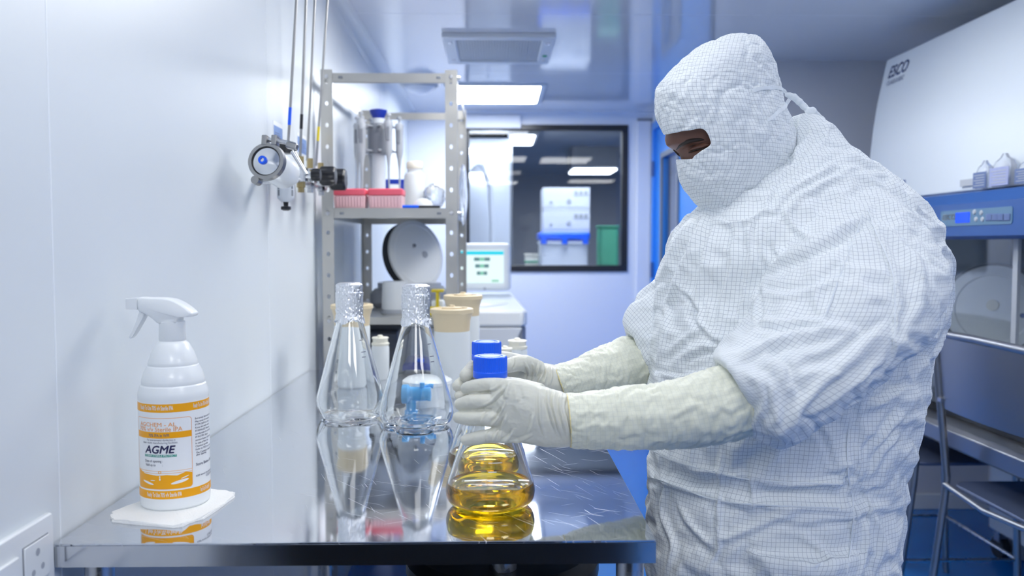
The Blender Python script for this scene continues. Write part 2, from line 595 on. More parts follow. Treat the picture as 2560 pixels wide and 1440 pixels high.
structure('trim_4', MB().span(XJ - 0.10, XJ - 0.012, YB - 0.02, YB, 0, P(1600, 303, YB).z), M['wall_back'], bevel=0.004)

# the next room, seen through the window
nx0, nx1, ny1 = -1.6, 2.6, 11.0
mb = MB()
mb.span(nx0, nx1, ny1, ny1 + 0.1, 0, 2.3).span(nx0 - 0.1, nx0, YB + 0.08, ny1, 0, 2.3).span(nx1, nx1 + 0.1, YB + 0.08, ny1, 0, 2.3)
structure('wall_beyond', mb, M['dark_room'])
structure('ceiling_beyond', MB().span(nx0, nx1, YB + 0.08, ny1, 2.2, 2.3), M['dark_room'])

# door
dr = structure('door_1', MB().span(XJ + 0.012, XJ + 0.055, DY0, DY1, 0.01, P(1652, 396, 5.28).z * 0 + 1.14)
               .span(XJ + 0.012, XJ + 0.055, DY0, DY1, 1.83, DZ)
               .span(XJ + 0.012, XJ + 0.055, DY0, 4.83, 1.14, 1.83)
               .span(XJ + 0.012, XJ + 0.055, 5.28, DY1, 1.14, 1.83), M['door_blue'])
MB().span(XJ + 0.03, XJ + 0.036, 4.83, 5.28, 1.14, 1.83).build('pane', M['sash'], dr, smooth=0)
mb = MB().span(XJ, XJ + 0.03, 4.80, 4.83, 1.11, 1.86).span(XJ, XJ + 0.03, 5.28, 5.31, 1.11, 1.86)
mb.span(XJ, XJ + 0.03, 4.83, 5.28, 1.11, 1.14).span(XJ, XJ + 0.03, 4.83, 5.28, 1.83, 1.86)
mb.build('pane_frame', M['grey_mid'], dr)
for z in (0.35, 1.12, 1.78):
    MB().cyl((XJ - 0.004, DY1 + 0.012, z - 0.05), (XJ - 0.004, DY1 + 0.012, z + 0.05), 0.014, 10).build('hinge', M['blue_band'], dr)
h = MB().tube([(XJ + 0.01, 4.62, 1.36), (XJ - 0.05, 4.62, 1.36), (XJ - 0.06, 4.62, 1.35), (XJ - 0.06, 4.62, 1.13), (XJ - 0.05, 4.62, 1.12), (XJ + 0.01, 4.62, 1.12)], 0.013, 10)
h.build('door_handle', M['steel'], dr)
mb = MB().span(XJ - 0.012, XJ + 0.06, DY0 - 0.05, DY0, 0, DZ + 0.05).span(XJ - 0.012, XJ + 0.06, DY1, DY1 + 0.05, 0, DZ + 0.05)
mb.span(XJ - 0.012, XJ + 0.06, DY0, DY1, DZ, DZ + 0.05)
mb.build('door_frame', M['door_blue'], dr, bevel=0.003)
structure('wall_corridor', MB().span(XJ + 0.6, XJ + 0.65, YJ + 0.08, YB + 0.08, 0, ZC), M['wall_grey'])


# ------------------------------------------------------------------ ceiling fittings
def ceiling_lamp(x0, x1, y0, y1, label, m='lamp'):
    t = thing('ceiling_lamp', ((x0 + x1) / 2, (y0 + y1) / 2, ZC), label, 'lamp', 'flat lamps in the ceiling')
    f = 0.03
    mb = MB()
    for a in ((x0 - f, x1 + f, y0 - f, y0), (x0 - f, x1 + f, y1, y1 + f), (x0 - f, x0, y0, y1), (x1, x1 + f, y0, y1)):
        mb.span(*a, ZC - 0.012, ZC)
    mb.build('frame', M['white_paint'], t, bevel=0.003)
    MB().rbox(((x0 + x1) / 2, (y0 + y1) / 2, ZC - 0.006), (x1 - x0, y1 - y0, 0.010), 0.02).build('diffuser', M[m], t)
    return t


ceiling_lamp(P(1130, 238, 4.9).x, P(1346, 238, 4.9).x, 4.62, 5.18, 'bright square lamp in the ceiling in front of the dark window', 'lamp_back')
ceiling_lamp(-0.14, 0.30, 2.38, 2.965, 'square ceiling lamp cut by the top of the frame above the vent', 'lamp_mid')
ceiling_lamp(-0.30, 0.30, 0.75, 1.35, 'unseen square ceiling lamp added over the near end of the table to light the scene', 'fill_weak')  # out of view, put in for its light on the near scene
ceiling_lamp(0.46, 0.96, 2.25, 2.88, 'unseen square ceiling lamp added right of the one above the vent to brighten the rack', 'fill_side')  # hidden above the view, added so the rack and raised lid are lit
ceiling_lamp(1.10, 1.70, 1.30, 1.90, 'unseen square ceiling lamp above the person and the steel chairs, set there to light the scene', 'fill_weak')  # out of view, placed for its light from the right
ceiling_lamp(-0.30, 0.30, -0.90, -0.30, 'unseen square fill lamp added behind the viewer on the table side', 'fill_rear')  # unseen, added to fill surfaces that face the viewer
ceiling_lamp(1.00, 1.60, -0.60, 0.00, 'unseen square fill lamp added behind the viewer on the chair side', 'fill_rear')  # second unseen fill from behind the viewer

vx0, vx1, vy0, vy1 = P(1108, 110, 3.6).x, P(1386, 110, 3.6).x, 3.50, 4.02
t = thing('ceiling_vent', ((vx0 + vx1) / 2, 3.75, ZC), 'perforated metal air vent with a pale frame in the ceiling', 'vent')
mb = MB()
f = 0.055
for a in ((vx0, vx1, vy0, vy0 + f), (vx0, vx1, vy1 - f, vy1), (vx0, vx0 + f, vy0 + f, vy1 - f), (vx1 - f, vx1, vy0 + f, vy1 - f)):
    mb.span(*a, ZC - 0.02, ZC)
mb.build('frame', M['grey_light'], t, bevel=0.004)
MB().span(vx0 + f, vx1 - f, vy0 + f, vy1 - f, ZC - 0.004, ZC - 0.001).build('backing', M['rubber'], t)
mb = MB()
nx, ny = 30, 22
for i in range(nx + 1):
    x = vx0 + f + (vx1 - vx0 - 2 * f) * i / nx
    mb.span(x - 0.0022, x + 0.0022, vy0 + f, vy1 - f, ZC - 0.014, ZC - 0.011)
for j in range(ny + 1):
    y = vy0 + f + (vy1 - vy0 - 2 * f) * j / ny
    mb.span(vx0 + f, vx1 - f, y - 0.0026, y + 0.0026, ZC - 0.0139, ZC - 0.0111)
o = mb.build('grille', M['grey_light'], t, smooth=0, fix=False)
o['kind'] = 'stuff'
for x in (vx0 + 0.028, vx1 - 0.028):
    for y in (vy0 + 0.10, vy1 - 0.10):
        MB().lathe([(0, -0.004), (0.009, -0.003), (0.010, 0)], (x, y, ZC - 0.02), 10).build('screw', M['steel'], t)
MB().lathe([(0, -0.006), (0.010, -0.005), (0.012, 0)], (vx1 - 0.028, vy0 + 0.33, ZC - 0.02), 12).build('indicator', M['green'], t)

c = P(1050, 207, 4.53)
t = thing('ceiling_detector', (c.x, c.y, ZC), 'round pale domed detector on the ceiling seen through the rack top', 'detector')
MB().lathe([(0, -0.070), (0.035, -0.066), (0.065, -0.052), (0.082, -0.028), (0.086, -0.001), (0, 0)], (c.x, c.y, ZC), 36).build('cover', M['wall_back'], t)
MB().lathe([(0.080, -0.030), (0.088, -0.036), (0.105, -0.026), (0.110, 0), (0.084, 0)], (c.x, c.y, ZC), 36).build('ring', M['grey_pl'], t)

# ------------------------------------------------------------------ the room beyond: cartons, tub, bin, glass cupboard
CZ = P(1400, 671, 6.2).z
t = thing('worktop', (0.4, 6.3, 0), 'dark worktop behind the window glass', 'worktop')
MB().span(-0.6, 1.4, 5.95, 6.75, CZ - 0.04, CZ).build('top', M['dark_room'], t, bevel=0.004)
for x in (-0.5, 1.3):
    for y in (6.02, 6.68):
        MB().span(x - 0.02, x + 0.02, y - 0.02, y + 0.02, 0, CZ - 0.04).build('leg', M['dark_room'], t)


def carton(px0, px1, pyt, z0, lab):
    a, b = P(px0, 600, 6.12), P(px1, pyt, 6.12)
    x0, x1, z1 = a.x, b.x, b.z
    t = thing('carton', ((x0 + x1) / 2, 6.27, z0), lab, 'box', 'white cartons behind the window')
    MB().span(x0, x1, 6.12, 6.42, z0, z1).build('box', M['card_white'], t, bevel=0.004)
    h = z1 - z0
    MB().span(x0 - 0.002, x1 + 0.002, 6.118, 6.422, z0 + h * 0.16, z0 + h * 0.2).build('seam', M['grey_light'], t)
    mb = MB()
    for k in range(3):
        mb.span(x1 - 0.115 + 0.036 * k, x1 - 0.088 + 0.036 * k, 6.117, 6.121, z1 - 0.055, z1 - 0.022)
    mb.build('symbols', M['grey_pl'], t)
    MB().span(x0 + 0.05, x0 + 0.07, 6.117, 6.121, z0 + h * 0.3, z0 + h * 0.42).build('mark', M['grey_pl'], t)
    MB().lathe([(0, 0), (0.018, 0), (0.018, 0.004), (0, 0.004)], (x0 + 0.19, 6.121, z0 + h * 0.42), 12, Matrix.Rotation(PI / 2, 3, 'X')).build('mark', M['grey_pl'], t)
    return z1


t = thing('tub', (P(1411, 650, 6.2).x, 6.27, CZ), 'white tub with a blue lid behind the window under two cartons', 'tub')
x0, x1 = P(1352, 650, 6.1).x, P(1470, 650, 6.1).x
z1 = P(1400, 600, 6.1).z
mb = MB().rbox(((x0 + x1) / 2, 6.27, (CZ + z1) / 2), (x1 - x0, 0.34, z1 - CZ), 0.02)
mb.rbox(((x0 + x1) / 2, 6.27, z1 - 0.02), (x1 - x0 + 0.02, 0.36, 0.02), 0.02)
mb.build('body', M['card_white'], t)
zl = P(1400, 581, 6.1).z
MB().rbox(((x0 + x1) / 2, 6.27, (z1 + zl) / 2), (x1 - x0 + 0.03, 0.37, zl - z1), 0.02).build('lid', M['blue_pl'], t)
for x in (x0 + 0.02, (x0 + x1) / 2, x1 - 0.02):
    MB().span(x - 0.02, x + 0.02, 6.076, 6.088, z1 - 0.03, zl - 0.01).build('clip', M['blue_pl'], t, bevel=0.002)
zz = carton(1357, 1475, 527, zl, 'white carton with grey symbols standing on the blue lidded tub')
carton(1357, 1475, 469, zz, 'white carton with grey symbols topmost of the stack behind the window')
a, b = P(1500, 668, 6.3), P(1548, 568, 6.3)
t = thing('bin', ((a.x + b.x) / 2, 6.42, CZ), 'green upright bin behind the window beside the tub', 'bin')
MB().rbox(((a.x + b.x) / 2, 6.42, (CZ + b.z) / 2), (b.x - a.x, 0.22, b.z - CZ), 0.02).build('body', M['green'], t)
MB().rbox(((a.x + b.x) / 2, 6.42, b.z + 0.006), (b.x - a.x + 0.02, 0.24, 0.012), 0.02).build('rim', M['green'], t)
a, b = P(1313, 668, 6.2), P(1345, 634, 6.2)
z0 = CZ
for k, lb in enumerate(('cream small box behind the window beside the tub, lower of two', 'cream small box behind the window beside the tub, upper of two')):
    zt = CZ + (b.z - CZ) * (k + 1) / 2
    t = thing('small_box', ((a.x + b.x) / 2, 6.25, z0), lb, 'box', 'cream boxes behind the window')
    MB().span(a.x, b.x, 6.2, 6.3, z0, zt - 0.012).build('body', M['offwhite'], t, bevel=0.003)
    MB().span(a.x - 0.004, b.x + 0.004, 6.196, 6.304, zt - 0.012, zt - 0.0005).build('lid', M['offwhite'] if k else M['green'], t, bevel=0.002)
    z0 = zt
# glass fronted cupboard in the next room
a, b = P(1130, 700, 6.9), P(1281, 345, 6.9)
t = thing('glass_cupboard', ((a.x + b.x) / 2, 7.1, 0), 'grey lit cupboard in the next room behind the window', 'cupboard')
MB().span(a.x, b.x, 6.92, 7.3, 0, b.z).build('body', M['grey_mid'], t, bevel=0.005)
MB().span(a.x + 0.02, b.x - 0.02, 6.905, 6.92, 0.9, b.z - 0.12).build('panel', M['card_white'], t)
for z, h in ((P(1200, 379, 6.9).z, 0.05), (P(1200, 440, 6.9).z, 0.04)):
    MB().span(a.x + 0.02, b.x - (0.01 if h > 0.045 else 0.1), 6.86, 6.90, z - h / 2, z + h / 2).build('lamp_tube', M['lamp_far'], t, bevel=0.01)
t = thing('desk_lamp', (P(1215, 470, 6.7).x, 6.7, CZ), 'white bent arm lamp in front of the grey cupboard behind the window', 'lamp')
pts = [P(1230, 660, 6.68), P(1231, 560, 6.68), P(1226, 470, 6.68), P(1212, 432, 6.68), P(1204, 416, 6.68), P(1190, 416, 6.68)]
pts[0].z = CZ + 0.01
MB().tube(pts, 0.022, 10).build('arm', M['card_white'], t)
MB().lathe([(0, 0), (0.07, 0), (0.06, 0.02), (0, 0.022)], (pts[0].x, 6.68, CZ), 20).build('base', M['card_white'], t)
MB().lathe([(0, 0), (0.06, 0), (0.02, 0.05), (0, 0.05)], (pts[-1].x, 6.68, pts[-1].z - 0.045), 20).build('shade', M['card_white'], t)
t = thing('ceiling_lamp', (0.5, 5.86, 2.2), 'unseen lamp added above the window head to light the cartons in the next room', 'lamp', 'lamps in the next room')  # hidden behind the wall, added to brighten the carton fronts
MB().rbox((0.5, 5.88, 2.19), (0.7, 0.28, 0.012), 0.02).build('diffuser', M['lamp_far'], t)
for px0, px1, y0, y1, lb in ((1276, 1334, 6.75, 7.35, 'small bright lamp in the next room nearest the top of the window'),
                             (1452, 1536, 8.55, 9.2, 'wide bright lamp in the next room above the cartons, the farther'),
                             (1428, 1534, 7.9, 8.4, 'wide bright lamp in the next room above the cartons, the nearer')):
    x0, x1 = P(px0, 400, (y0 + y1) / 2).x, P(px1, 400, (y0 + y1) / 2).x
    t = thing('ceiling_lamp', ((x0 + x1) / 2, (y0 + y1) / 2, 2.2), lb, 'lamp', 'lamps in the next room')
    zc = {6.75: ZC, 8.55: ZC, 7.9: P(1480, 427, 8.15).z}[y0]
    MB().rbox(((x0 + x1) / 2, (y0 + y1) / 2, zc - 0.006), (x1 - x0, y1 - y0, 0.012), 0.02).build('diffuser', M['lamp_far'], t)
    mb = MB().span(x0 - 0.02, x1 + 0.02, y0 - 0.02, y1 + 0.02, zc, 2.2)
    mb.build('housing', M['grey_mid'], t)

# ================================================================== the steel table
TZ = 0.90
TX0, TX1, TY0, TY1 = XL + 0.004, P(1641, 1362, 1.085).x, 1.085, 2.60
AP = 0.031
t = table = thing('steel_table', ((TX0 + TX1) / 2, (TY0 + TY1) / 2, 0), 'long polished stainless steel table with scratched mirror top along the left wall', 'table')
MB().rbox(((TX0 + TX1) / 2, (TY0 + TY1) / 2, TZ - 0.0015), (TX1 - TX0, TY1 - TY0, 0.003), 0.003).build('top', M['table'], t)
mb = MB()
mb.span(TX0 + 0.001, TX1 - 0.001, TY0, TY0 + 0.002, TZ - AP, TZ - 0.003).span(TX1 - 0.002, TX1, TY0 + 0.002, TY1, TZ - AP, TZ - 0.003)
mb.span(TX0, TX0 + 0.002, TY0 + 0.002, TY1, TZ - AP, TZ - 0.003).span(TX0 + 0.001, TX1 - 0.001, TY1 - 0.002, TY1, TZ - AP, TZ - 0.003)
mb.build('apron', M['chrome'], t)
MB().span(TX0 + 0.02, TX1 - 0.02, TY0 + 0.02, TY1 - 0.02, TZ - 0.022, TZ - 0.004).build('underboard', M['rubber'], t)
for x, y in ((TX0 + 0.045, TY0 + 0.03), (TX1 - 0.03, TY0 + 0.03), (TX0 + 0.045, TY1 - 0.03), (TX1 - 0.03, TY1 - 0.03)):
    lg = MB().cyl((x, y, 0.03), (x, y, TZ - 0.022), 0.019, 20).build('leg', M['steel'], t)
    MB().lathe([(0, 0), (0.024, 0), (0.022, 0.03), (0, 0.031)], (x, y, 0), 16).build('foot', M['rubber'], lg)
zs = 0.22
MB().span(TX0 + 0.03, TX1 - 0.015, TY0 + 0.02, TY1 - 0.02, zs, zs + 0.02).build('lower_shelf', M['steel'], t, bevel=0.003)

# unseen trolley added on the viewer's side so the apron mirrors something dark
t = thing('added_trolley', (-0.1, 0.2, 0), 'unseen dark trolley added to darken the reflection in the steel table apron', 'trolley')
MB().rbox((-0.1, 0.2, 0.74), (1.0, 0.5, 0.03), 0.02).build('top', M['rubber'], t)
MB().rbox((-0.1, 0.2, 0.25), (1.0, 0.5, 0.03), 0.02).build('lower_tray', M['rubber'], t)
MB().span(-0.58, 0.38, -0.03, -0.01, 0.27, 0.72).build('back_panel', M['rubber'], t)
for x in (-0.56, 0.36):
    for y in (-0.02, 0.42):
        lg = MB().cyl((x, y, 0.08), (x, y, 0.725), 0.014, 12).build('post', M['grey_mid'], t)
        MB().cyl((x - 0.012, y, 0.04), (x + 0.012, y, 0.04), 0.04, 16).build('castor', M['rubber'], lg)

# black round stool pushed under the table
sx, sy = P(1256, 1430, 1.42).x, 1.42
szz = P(1256, 1434, 1.30).z
t = thing('round_stool', (sx, sy, 0), 'black round stool pushed under the steel table', 'stool')
r = 0.165
MB().lathe([(0, szz - 0.05), (r - 0.02, szz - 0.05), (r, szz - 0.035), (r, szz - 0.015), (r - 0.015, szz), (0, szz + 0.003)], (sx, sy, 0), 48).build('seat', M['black'], t)
MB().lathe([(0, szz + 0.001), (0.022, szz + 0.001), (0.022, szz + 0.016), (0.027, szz + 0.017), (0.027, szz + 0.022), (0.018, szz + 0.024), (0, szz + 0.024)], (sx, sy - 0.1, 0), 24).build('socket', M['steel'], t)
MB().cyl((sx, sy, zs + 0.07), (sx, sy, szz - 0.05), 0.02, 16).build('post', M['chrome'], t)
for k in range(5):
    a = 2 * PI * k / 5 + 0.3
    MB().tube([(sx, sy, zs + 0.085), (sx + 0.16 * math.cos(a), sy + 0.16 * math.sin(a), zs + 0.035)], [0.018, 0.012], 8).build('foot_arm', M['black'], t)

# ================================================================== socket plate on the left wall
sp = thing('socket_plate', (XL, 1.0, 0.86), 'white wall plate with a three hole socket and switch beside the table corner', 'socket')
y1 = PX(120, 1350, XL).y
ztop = PX(120, 1277, XL).z
MB().rbox((XL + 0.004, y1 - 0.11, ztop - 0.0675), (0.22, 0.135, 0.008), 0.006, 3, Matrix.Rotation(PI / 2, 3, 'Z') @ Matrix.Rotation(PI / 2, 3, 'X')).build('plate', M['white_pl'], sp)
ya, yb = PX(41, 1400, XL).y, PX(104, 1380, XL).y
za, zb = PX(104, 1333, XL).z, PX(104, 1433, XL).z
MB().span(XL + 0.0075, XL + 0.0082, ya - 0.0012, yb + 0.0012, zb - 0.0012, za + 0.0012).build('gap', M['grey_mid'], sp)
ins = MB().span(XL + 0.0082, XL + 0.0105, ya, yb, zb, za).build('socket_face', M['white_pl'], sp, bevel=0.0008)
ym, zm = (ya + yb) / 2, (za + zb) / 2
for dy, dz, r in ((0, 0.012, 0.0042), (-0.0105, -0.011, 0.0036), (0.0105, -0.009, 0.0036)):
    MB().lathe([(0, 0), (r, 0), (r * 1.15, 0.0003), (0, 0.0004)], (XL + 0.0105, ym + dy, zm + dz), 16, Matrix.Rotation(PI / 2, 3, 'Y')).build('hole', M['grey_pl'], ins)
ys = PX(24, 1400, XL).y
MB().span(XL + 0.008, XL + 0.012, ys - 0.045, ys, zb + 0.005, PX(24, 1392, XL).z).build('switch_rocker', M['white_pl'], sp, bevel=0.0015)

# ================================================================== regulator rail on the left wall
XP = XL + 0.045
t = pipes_grp = None
pipe_lab = ['thin steel pipe with a blue stripe, first of four on the left wall', 'thin steel pipe with a black stripe, second of four on the left wall',
            'thin steel pipe, third of four on the left wall', 'thin steel pipe with a yellow stripe, nearest the rack']
pipe_top = [(741, 2.19), (765, 2.32), (787, 2.44), (819, 2.60)]
pipe_bot = [(719, 383, 2.19), (750, 400, 2.32), (768, 402, 2.44), (790, 415, 2.60)]
bands = [('blue_pl', 268, 312), ('black', 285, 322), ('black', 300, 336), ('yellow', 316, 352)]
PIPES = []
for i in range(4):
    a = P(pipe_top[i][0], 0, pipe_top[i][1])
    b = P(*pipe_bot[i])
    d = (a - b)
    top = b + d * ((ZC - b.z) / d.z)
    t = thing('gas_pipe', tuple(b), pipe_lab[i], 'pipe', 'steel pipes on the left wall')
    MB().tube([b, b + d * 0.3, b + d * 0.7, top], 0.0036, 10).build('pipe', M['pipe_steel'], t)
    if i != 2:
        def q(py):
            return b + d * ((pipe_bot[i][1] - py) / pipe_bot[i][1])
        MB().tube([q(bands[i][2]), q(bands[i][1])], 0.0043, 10).build('stripe', M[bands[i][0]], t)
    PIPES.append(b)

# wall labels behind the pipes
for k, (pa, pb, lb, m) in enumerate((((682, 300), (706, 372), 'blue and white wall label behind the pipe with the blue stripe', 'label_blue'),
                                     ((742, 330), (766, 392), 'blue and white wall label behind the pipe with the black stripe', 'label_blue'))):
    a, b = PX(pa[0], pa[1], XL), PX(pb[0], pb[1], XL)
    z0 = PX(pb[0], pb[1], XL).z
    t = thing('wall_label', (XL, (a.y + b.y) / 2, z0), lb, 'label', 'labels on the left wall')
    MB().span(XL, XL + 0.0012, a.y, b.y, z0, a.z).build('card', M['label_white'], t)
    MB().span(XL + 0.0012, XL + 0.0016, a.y + 0.004, b.y - 0.004, z0 + 0.003, z0 + (a.z - z0) * 0.82).build('print', M['label_blue'], t)
    mb = MB()
    for j in range(6):
        zz = z0 + (a.z - z0) * (0.12 + 0.08 * j)
        mb.span(XL + 0.0016, XL + 0.0018, a.y + 0.012, b.y - 0.016 - 0.01 * (j % 3), zz, zz + 0.0025)
    mb.build('lines', M['navy_faded'], t)

# filter with hinged clamp (nearest), regulator bowl, valve blocks and black knobs along the wall
AX = Vector((0.14, 1.0, -0.17)).normalized()           # axis of the white filter cartridge
fc = P(667, 404, 1.86)
R = Vector((0, 0, -1)).rotation_difference(Vector((-AX.x, -AX.y, -AX.z))).to_matrix()
R = Vector((0, 0, 1)).rotation_difference(AX).to_matrix()
t = thing('gas_filter', tuple(fc), 'white round gas filter with a steel hinged clamp and blue nozzle on the left wall', 'filter')
MB().lathe([(0, 0.004), (0.030, 0.004), (0.036, 0.012), (0.037, 0.10), (0.030, 0.112), (0.014, 0.118), (0.012, 0.16), (0, 0.16)], fc, 36, R).build('cartridge', M['white_pl2'], t)
MB().lathe([(0, -0.010), (0.010, -0.009), (0.030, -0.003), (0.0335, 0.003), (0.0, 0.004)], fc, 36, R).build('end_cap', M['chrome'], t)
MB().lathe([(0.033, -0.006), (0.0405, -0.006), (0.0415, 0.008), (0.033, 0.008), (0.033, -0.006)], fc, 40, R).build('clamp_ring', M['pipe_steel'], t)
u = AX.cross(Vector((0, 0, 1))).normalized()
v = u.cross(AX).normalized()


def fl(x, y, z=0.0):          # local frame of the filter face: right, up, along the axis
    return fc + u * x + v * y + AX * z


hinge = MB().tube([fl(-0.022, -0.042, -0.008), fl(-0.022, -0.042, 0.014)], 0.009, 14)
hinge.build('hinge', M['pipe_steel'], t)
for x in (-0.006, 0.016):
    MB().rbox(fl(x, 0.047, 0.003), (0.012, 0.022, 0.022), 0.002, 2, Matrix((u, AX, v)).transposed()).build('clamp_lug', M['pipe_steel'], t)
MB().tube([fl(-0.01, 0.052, 0.003), fl(0.045, 0.042, 0.0), fl(0.062, 0.037, 0.0)], 0.005, 10).build('bolt', M['steel'], t)
MB().rbox(fl(0.056, 0.034, 0.0), (0.026, 0.016, 0.014), 0.004, 2, Matrix((u, AX, v)).transposed() @ Matrix.Rotation(0.25, 3, 'Y')).build('wing_nut', M['pipe_steel'], t)
MB().tube([fl(0.058, 0.022, 0.0), fl(0.075, -0.004, 0.0), fl(0.092, -0.03, 0.0)], [0.006, 0.005, 0.004], 10).build('handle', M['chrome'], t)
nz = fl(-0.004, 0.0, -0.016)
MB().lathe([(0.0045, -0.001), (0.0085, -0.002), (0.0095, 0.001), (0.0095, 0.006), (0.0045, 0.006), (0.0045, -0.001)], nz, 20, R).build('nozzle_ring', M['blue_pl'], t)
MB().lathe([(0, 0.002), (0.0085, 0.002), (0.0085, 0.018), (0, 0.018)], nz, 6, R).build('hex_nut', M['chrome'], t)
MB().tube([fl(0.0, 0.0, 0.15), (XL, fl(0, 0, 0.19).y, fl(0, 0, 0.16).z)], 0.011, 12).build('wall_stub', M['steel'], t)

rb = P(714, 455, 2.17)
t = thing('gas_regulator', tuple(rb), 'grey gas regulator with a clear bowl and black drain below the first pipe', 'regulator')
MB().rbox(P(712, 437, 2.17), (0.046, 0.05, 0.055), 0.006).build('body', M['grey_light'], t)
z1 = P(712, 452, 2.17).z
z0 = P(712, 505, 2.17).z
x, y = rb.x, rb.y
MB().lathe([(0, z0), (0.012, z0), (0.020, z0 + 0.008), (0.0215, z0 + 0.012), (0.0215, z1 - 0.004), (0.024, z1 - 0.004), (0.024, z1 + 0.004), (0, z1 + 0.004)], (x, y, 0), 28).build('bowl', M['grey_light'], t)
mb = MB()
for a in (-2.25, -0.45):
    for zz in (z0 + (z1 - z0) * 0.42, z0 + (z1 - z0) * 0.75):
        R2 = rotz(a)
        mb.rbox(Vector((x, y, zz)) + R2 @ Vector((0.0205, 0, 0)), (0.004, 0.007, 0.016), 0.003, 2, R2)
mb.build('sight_slots', M['grey_mid'], t)
MB().lathe([(0, z0 - 0.022), (0.007, z0 - 0.022), (0.013, z0 - 0.019), (0.013, z0 - 0.012), (0.006, z0 - 0.010), (0.007, z0), (0, z0)], (x, y, 0), 10).build('drain_knob', M['black'], t)
MB().lathe([(0, 0), (0.022, 0), (0.022, 0.024), (0.018, 0.03), (0, 0.03)], P(716, 384, 2.17), 20).build('top_knob', M['black'], t)
MB().tube([P(712, 437, 2.17), (XL, 2.17, P(712, 437, 2.17).z)], 0.010, 10).build('wall_stub', M['steel'], t)

vals = [(752, 2.32, 437, 'second'), (775, 2.44, 440, 'third'), (802, 2.56, 449, 'fourth')]
for i, (px, Y, py, nm) in enumerate(vals):
    c = P(px, py, Y)
    t = thing('gas_valve', tuple(c), 'chromed valve block below the %s pipe with a black ribbed knob' % nm, 'valve', 'valve blocks on the left wall')
    MB().rbox(c, (0.034, 0.05, 0.04), 0.004).build('body', M['chrome'] if i < 2 else M['white_pl'], t)
    MB().cyl(c + Vector((0, 0, 0.018)), c + Vector((0, 0, 0.05)), 0.009, 6).build('pipe_nut', M['brass'], t)
    MB().lathe([(0, -0.048), (0.009, -0.048), (0.009, -0.036), (0.012, -0.034), (0.012, -0.018), (0, -0.018)], c, 6).build('lower_nut', M['brass'] if i == 0 else M['steel'], t)
    MB().tube([c, (XL, Y, c.z)], 0.009, 10).build('wall_stub', M['steel'], t)
    k0 = c + Vector((0.017, -0.0, 0.0))
    ln = (0.020, 0.040, 0.042)[i]
    kr = (0.018, 0.029, 0.034)[i]
    RX = Matrix.Rotation(PI / 2, 3, 'Y')
    MB().lathe([(0, 0), (0.010, 0), (0.010, 0.012), (0, 0.012)], k0, 14, RX).build('stem', M['chrome'], t)
    kb = k0 + Vector((0.012, 0, 0))
    MB().lathe([(0, 0), (kr * 0.8, 0), (kr, 0.006), (kr, ln), (kr * 0.85, ln + 0.005), (0, ln + 0.006)], kb, 40, RX,
               fn=lambda r, z, a: r * (1 - 0.12 * (0.5 + 0.5 * math.cos(8 * a)))).build('knob', M['black'], t)
MB_r = MB().tube([(XP, 2.05, P(712, 437, 2.17).z - 0.004), (XP, 2.66, P(712, 437, 2.17).z - 0.004)], 0.007, 10)
tag(MB_r.build('rail_pipe', M['steel']), 'steel manifold pipe joining the valve blocks on the left wall', 'pipe')
# ================================================================== the steel rack
RY0, RY1 = 2.69, 3.50
RX0, RX1 = P(805, 500, RY0).x, P(1143, 500, RY0).x
RTOP = P(970, 174, RY0).z
PW = 0.037


def perforated(mb, o, u, v, wdt, lng, pitch, hw, hh, skip=0):
    """flat strip with a row of octagonal holes; o corner, u across, v along"""
    o, u, v = Vector(o), Vector(u), Vector(v)
    n = int(lng / pitch)
    z = 0.0
    for i in range(n + 1):
        z1 = min(lng, z + pitch)
        if z1 - z < pitch * 0.99 or i < skip:
            mb.add([o + v * z, o + u * wdt + v * z, o + u * wdt + v * z1, o + v * z1], [(0, 1, 2, 3)])
        else:
            cx, cz = wdt * 0.5, (z + z1) / 2
            outer, inner = [], []
            pts = [(wdt, cz), (wdt, z1), (cx, z1), (0, z1), (0, cz), (0, z), (cx, z), (wdt, z)]
            for k in range(8):
                a = PI / 4 * k
                outer.append(o + u * pts[k][0] + v * pts[k][1])
                inner.append(o + u * (cx + hw * math.cos(a)) + v * (cz + hh * math.sin(a)))
            mb.add(outer + inner, [(k, (k + 1) % 8, 8 + (k + 1) % 8, 8 + k) for k in range(8)])
        z = z1
        if z >= lng - 1e-6:
            break


t = rack = thing('steel_rack', ((RX0 + RX1) / 2, (RY0 + RY1) / 2, 0), 'stainless slotted angle rack standing behind the table against the left wall', 'rack')
for x, ux in ((RX0, 1), (RX1, -1)):
    for y, uy in ((RY0, 1), (RY1, -1)):
        mb = MB()
        perforated(mb, (x, y, 0.0), (ux, 0, 0), (0, 0, 1), PW, RTOP, 0.068, 0.0058, 0.0075)
        perforated(mb, (x, y, 0.0), (0, uy, 0), (0, 0, 1), PW, RTOP, 0.068, 0.0058, 0.0075)
        p = mb.build('post', M['steel_dull'], t, smooth=0, fix=False, solid=0.0022)
        for zz in (RTOP - 0.022, P(970, 533, RY0).z, P(970, 802, RY0).z):
            if y == RY0:
                MB().lathe([(0, -0.004), (0.006, -0.003), (0.007, 0)], (x + ux * PW / 2, y - 0.001, zz), 10, Matrix.Rotation(-PI / 2, 3, 'X')).build('bolt', M['steel'], p)
                if ux < 0:
                    MB().lathe([(0, 0), (0.007, 0), (0.006, 0.010), (0, 0.011)], (x + 0.001, y + 0.018, zz), 10, Matrix.Rotation(PI / 2, 3, 'Y')).build('bolt', M['steel'], p)


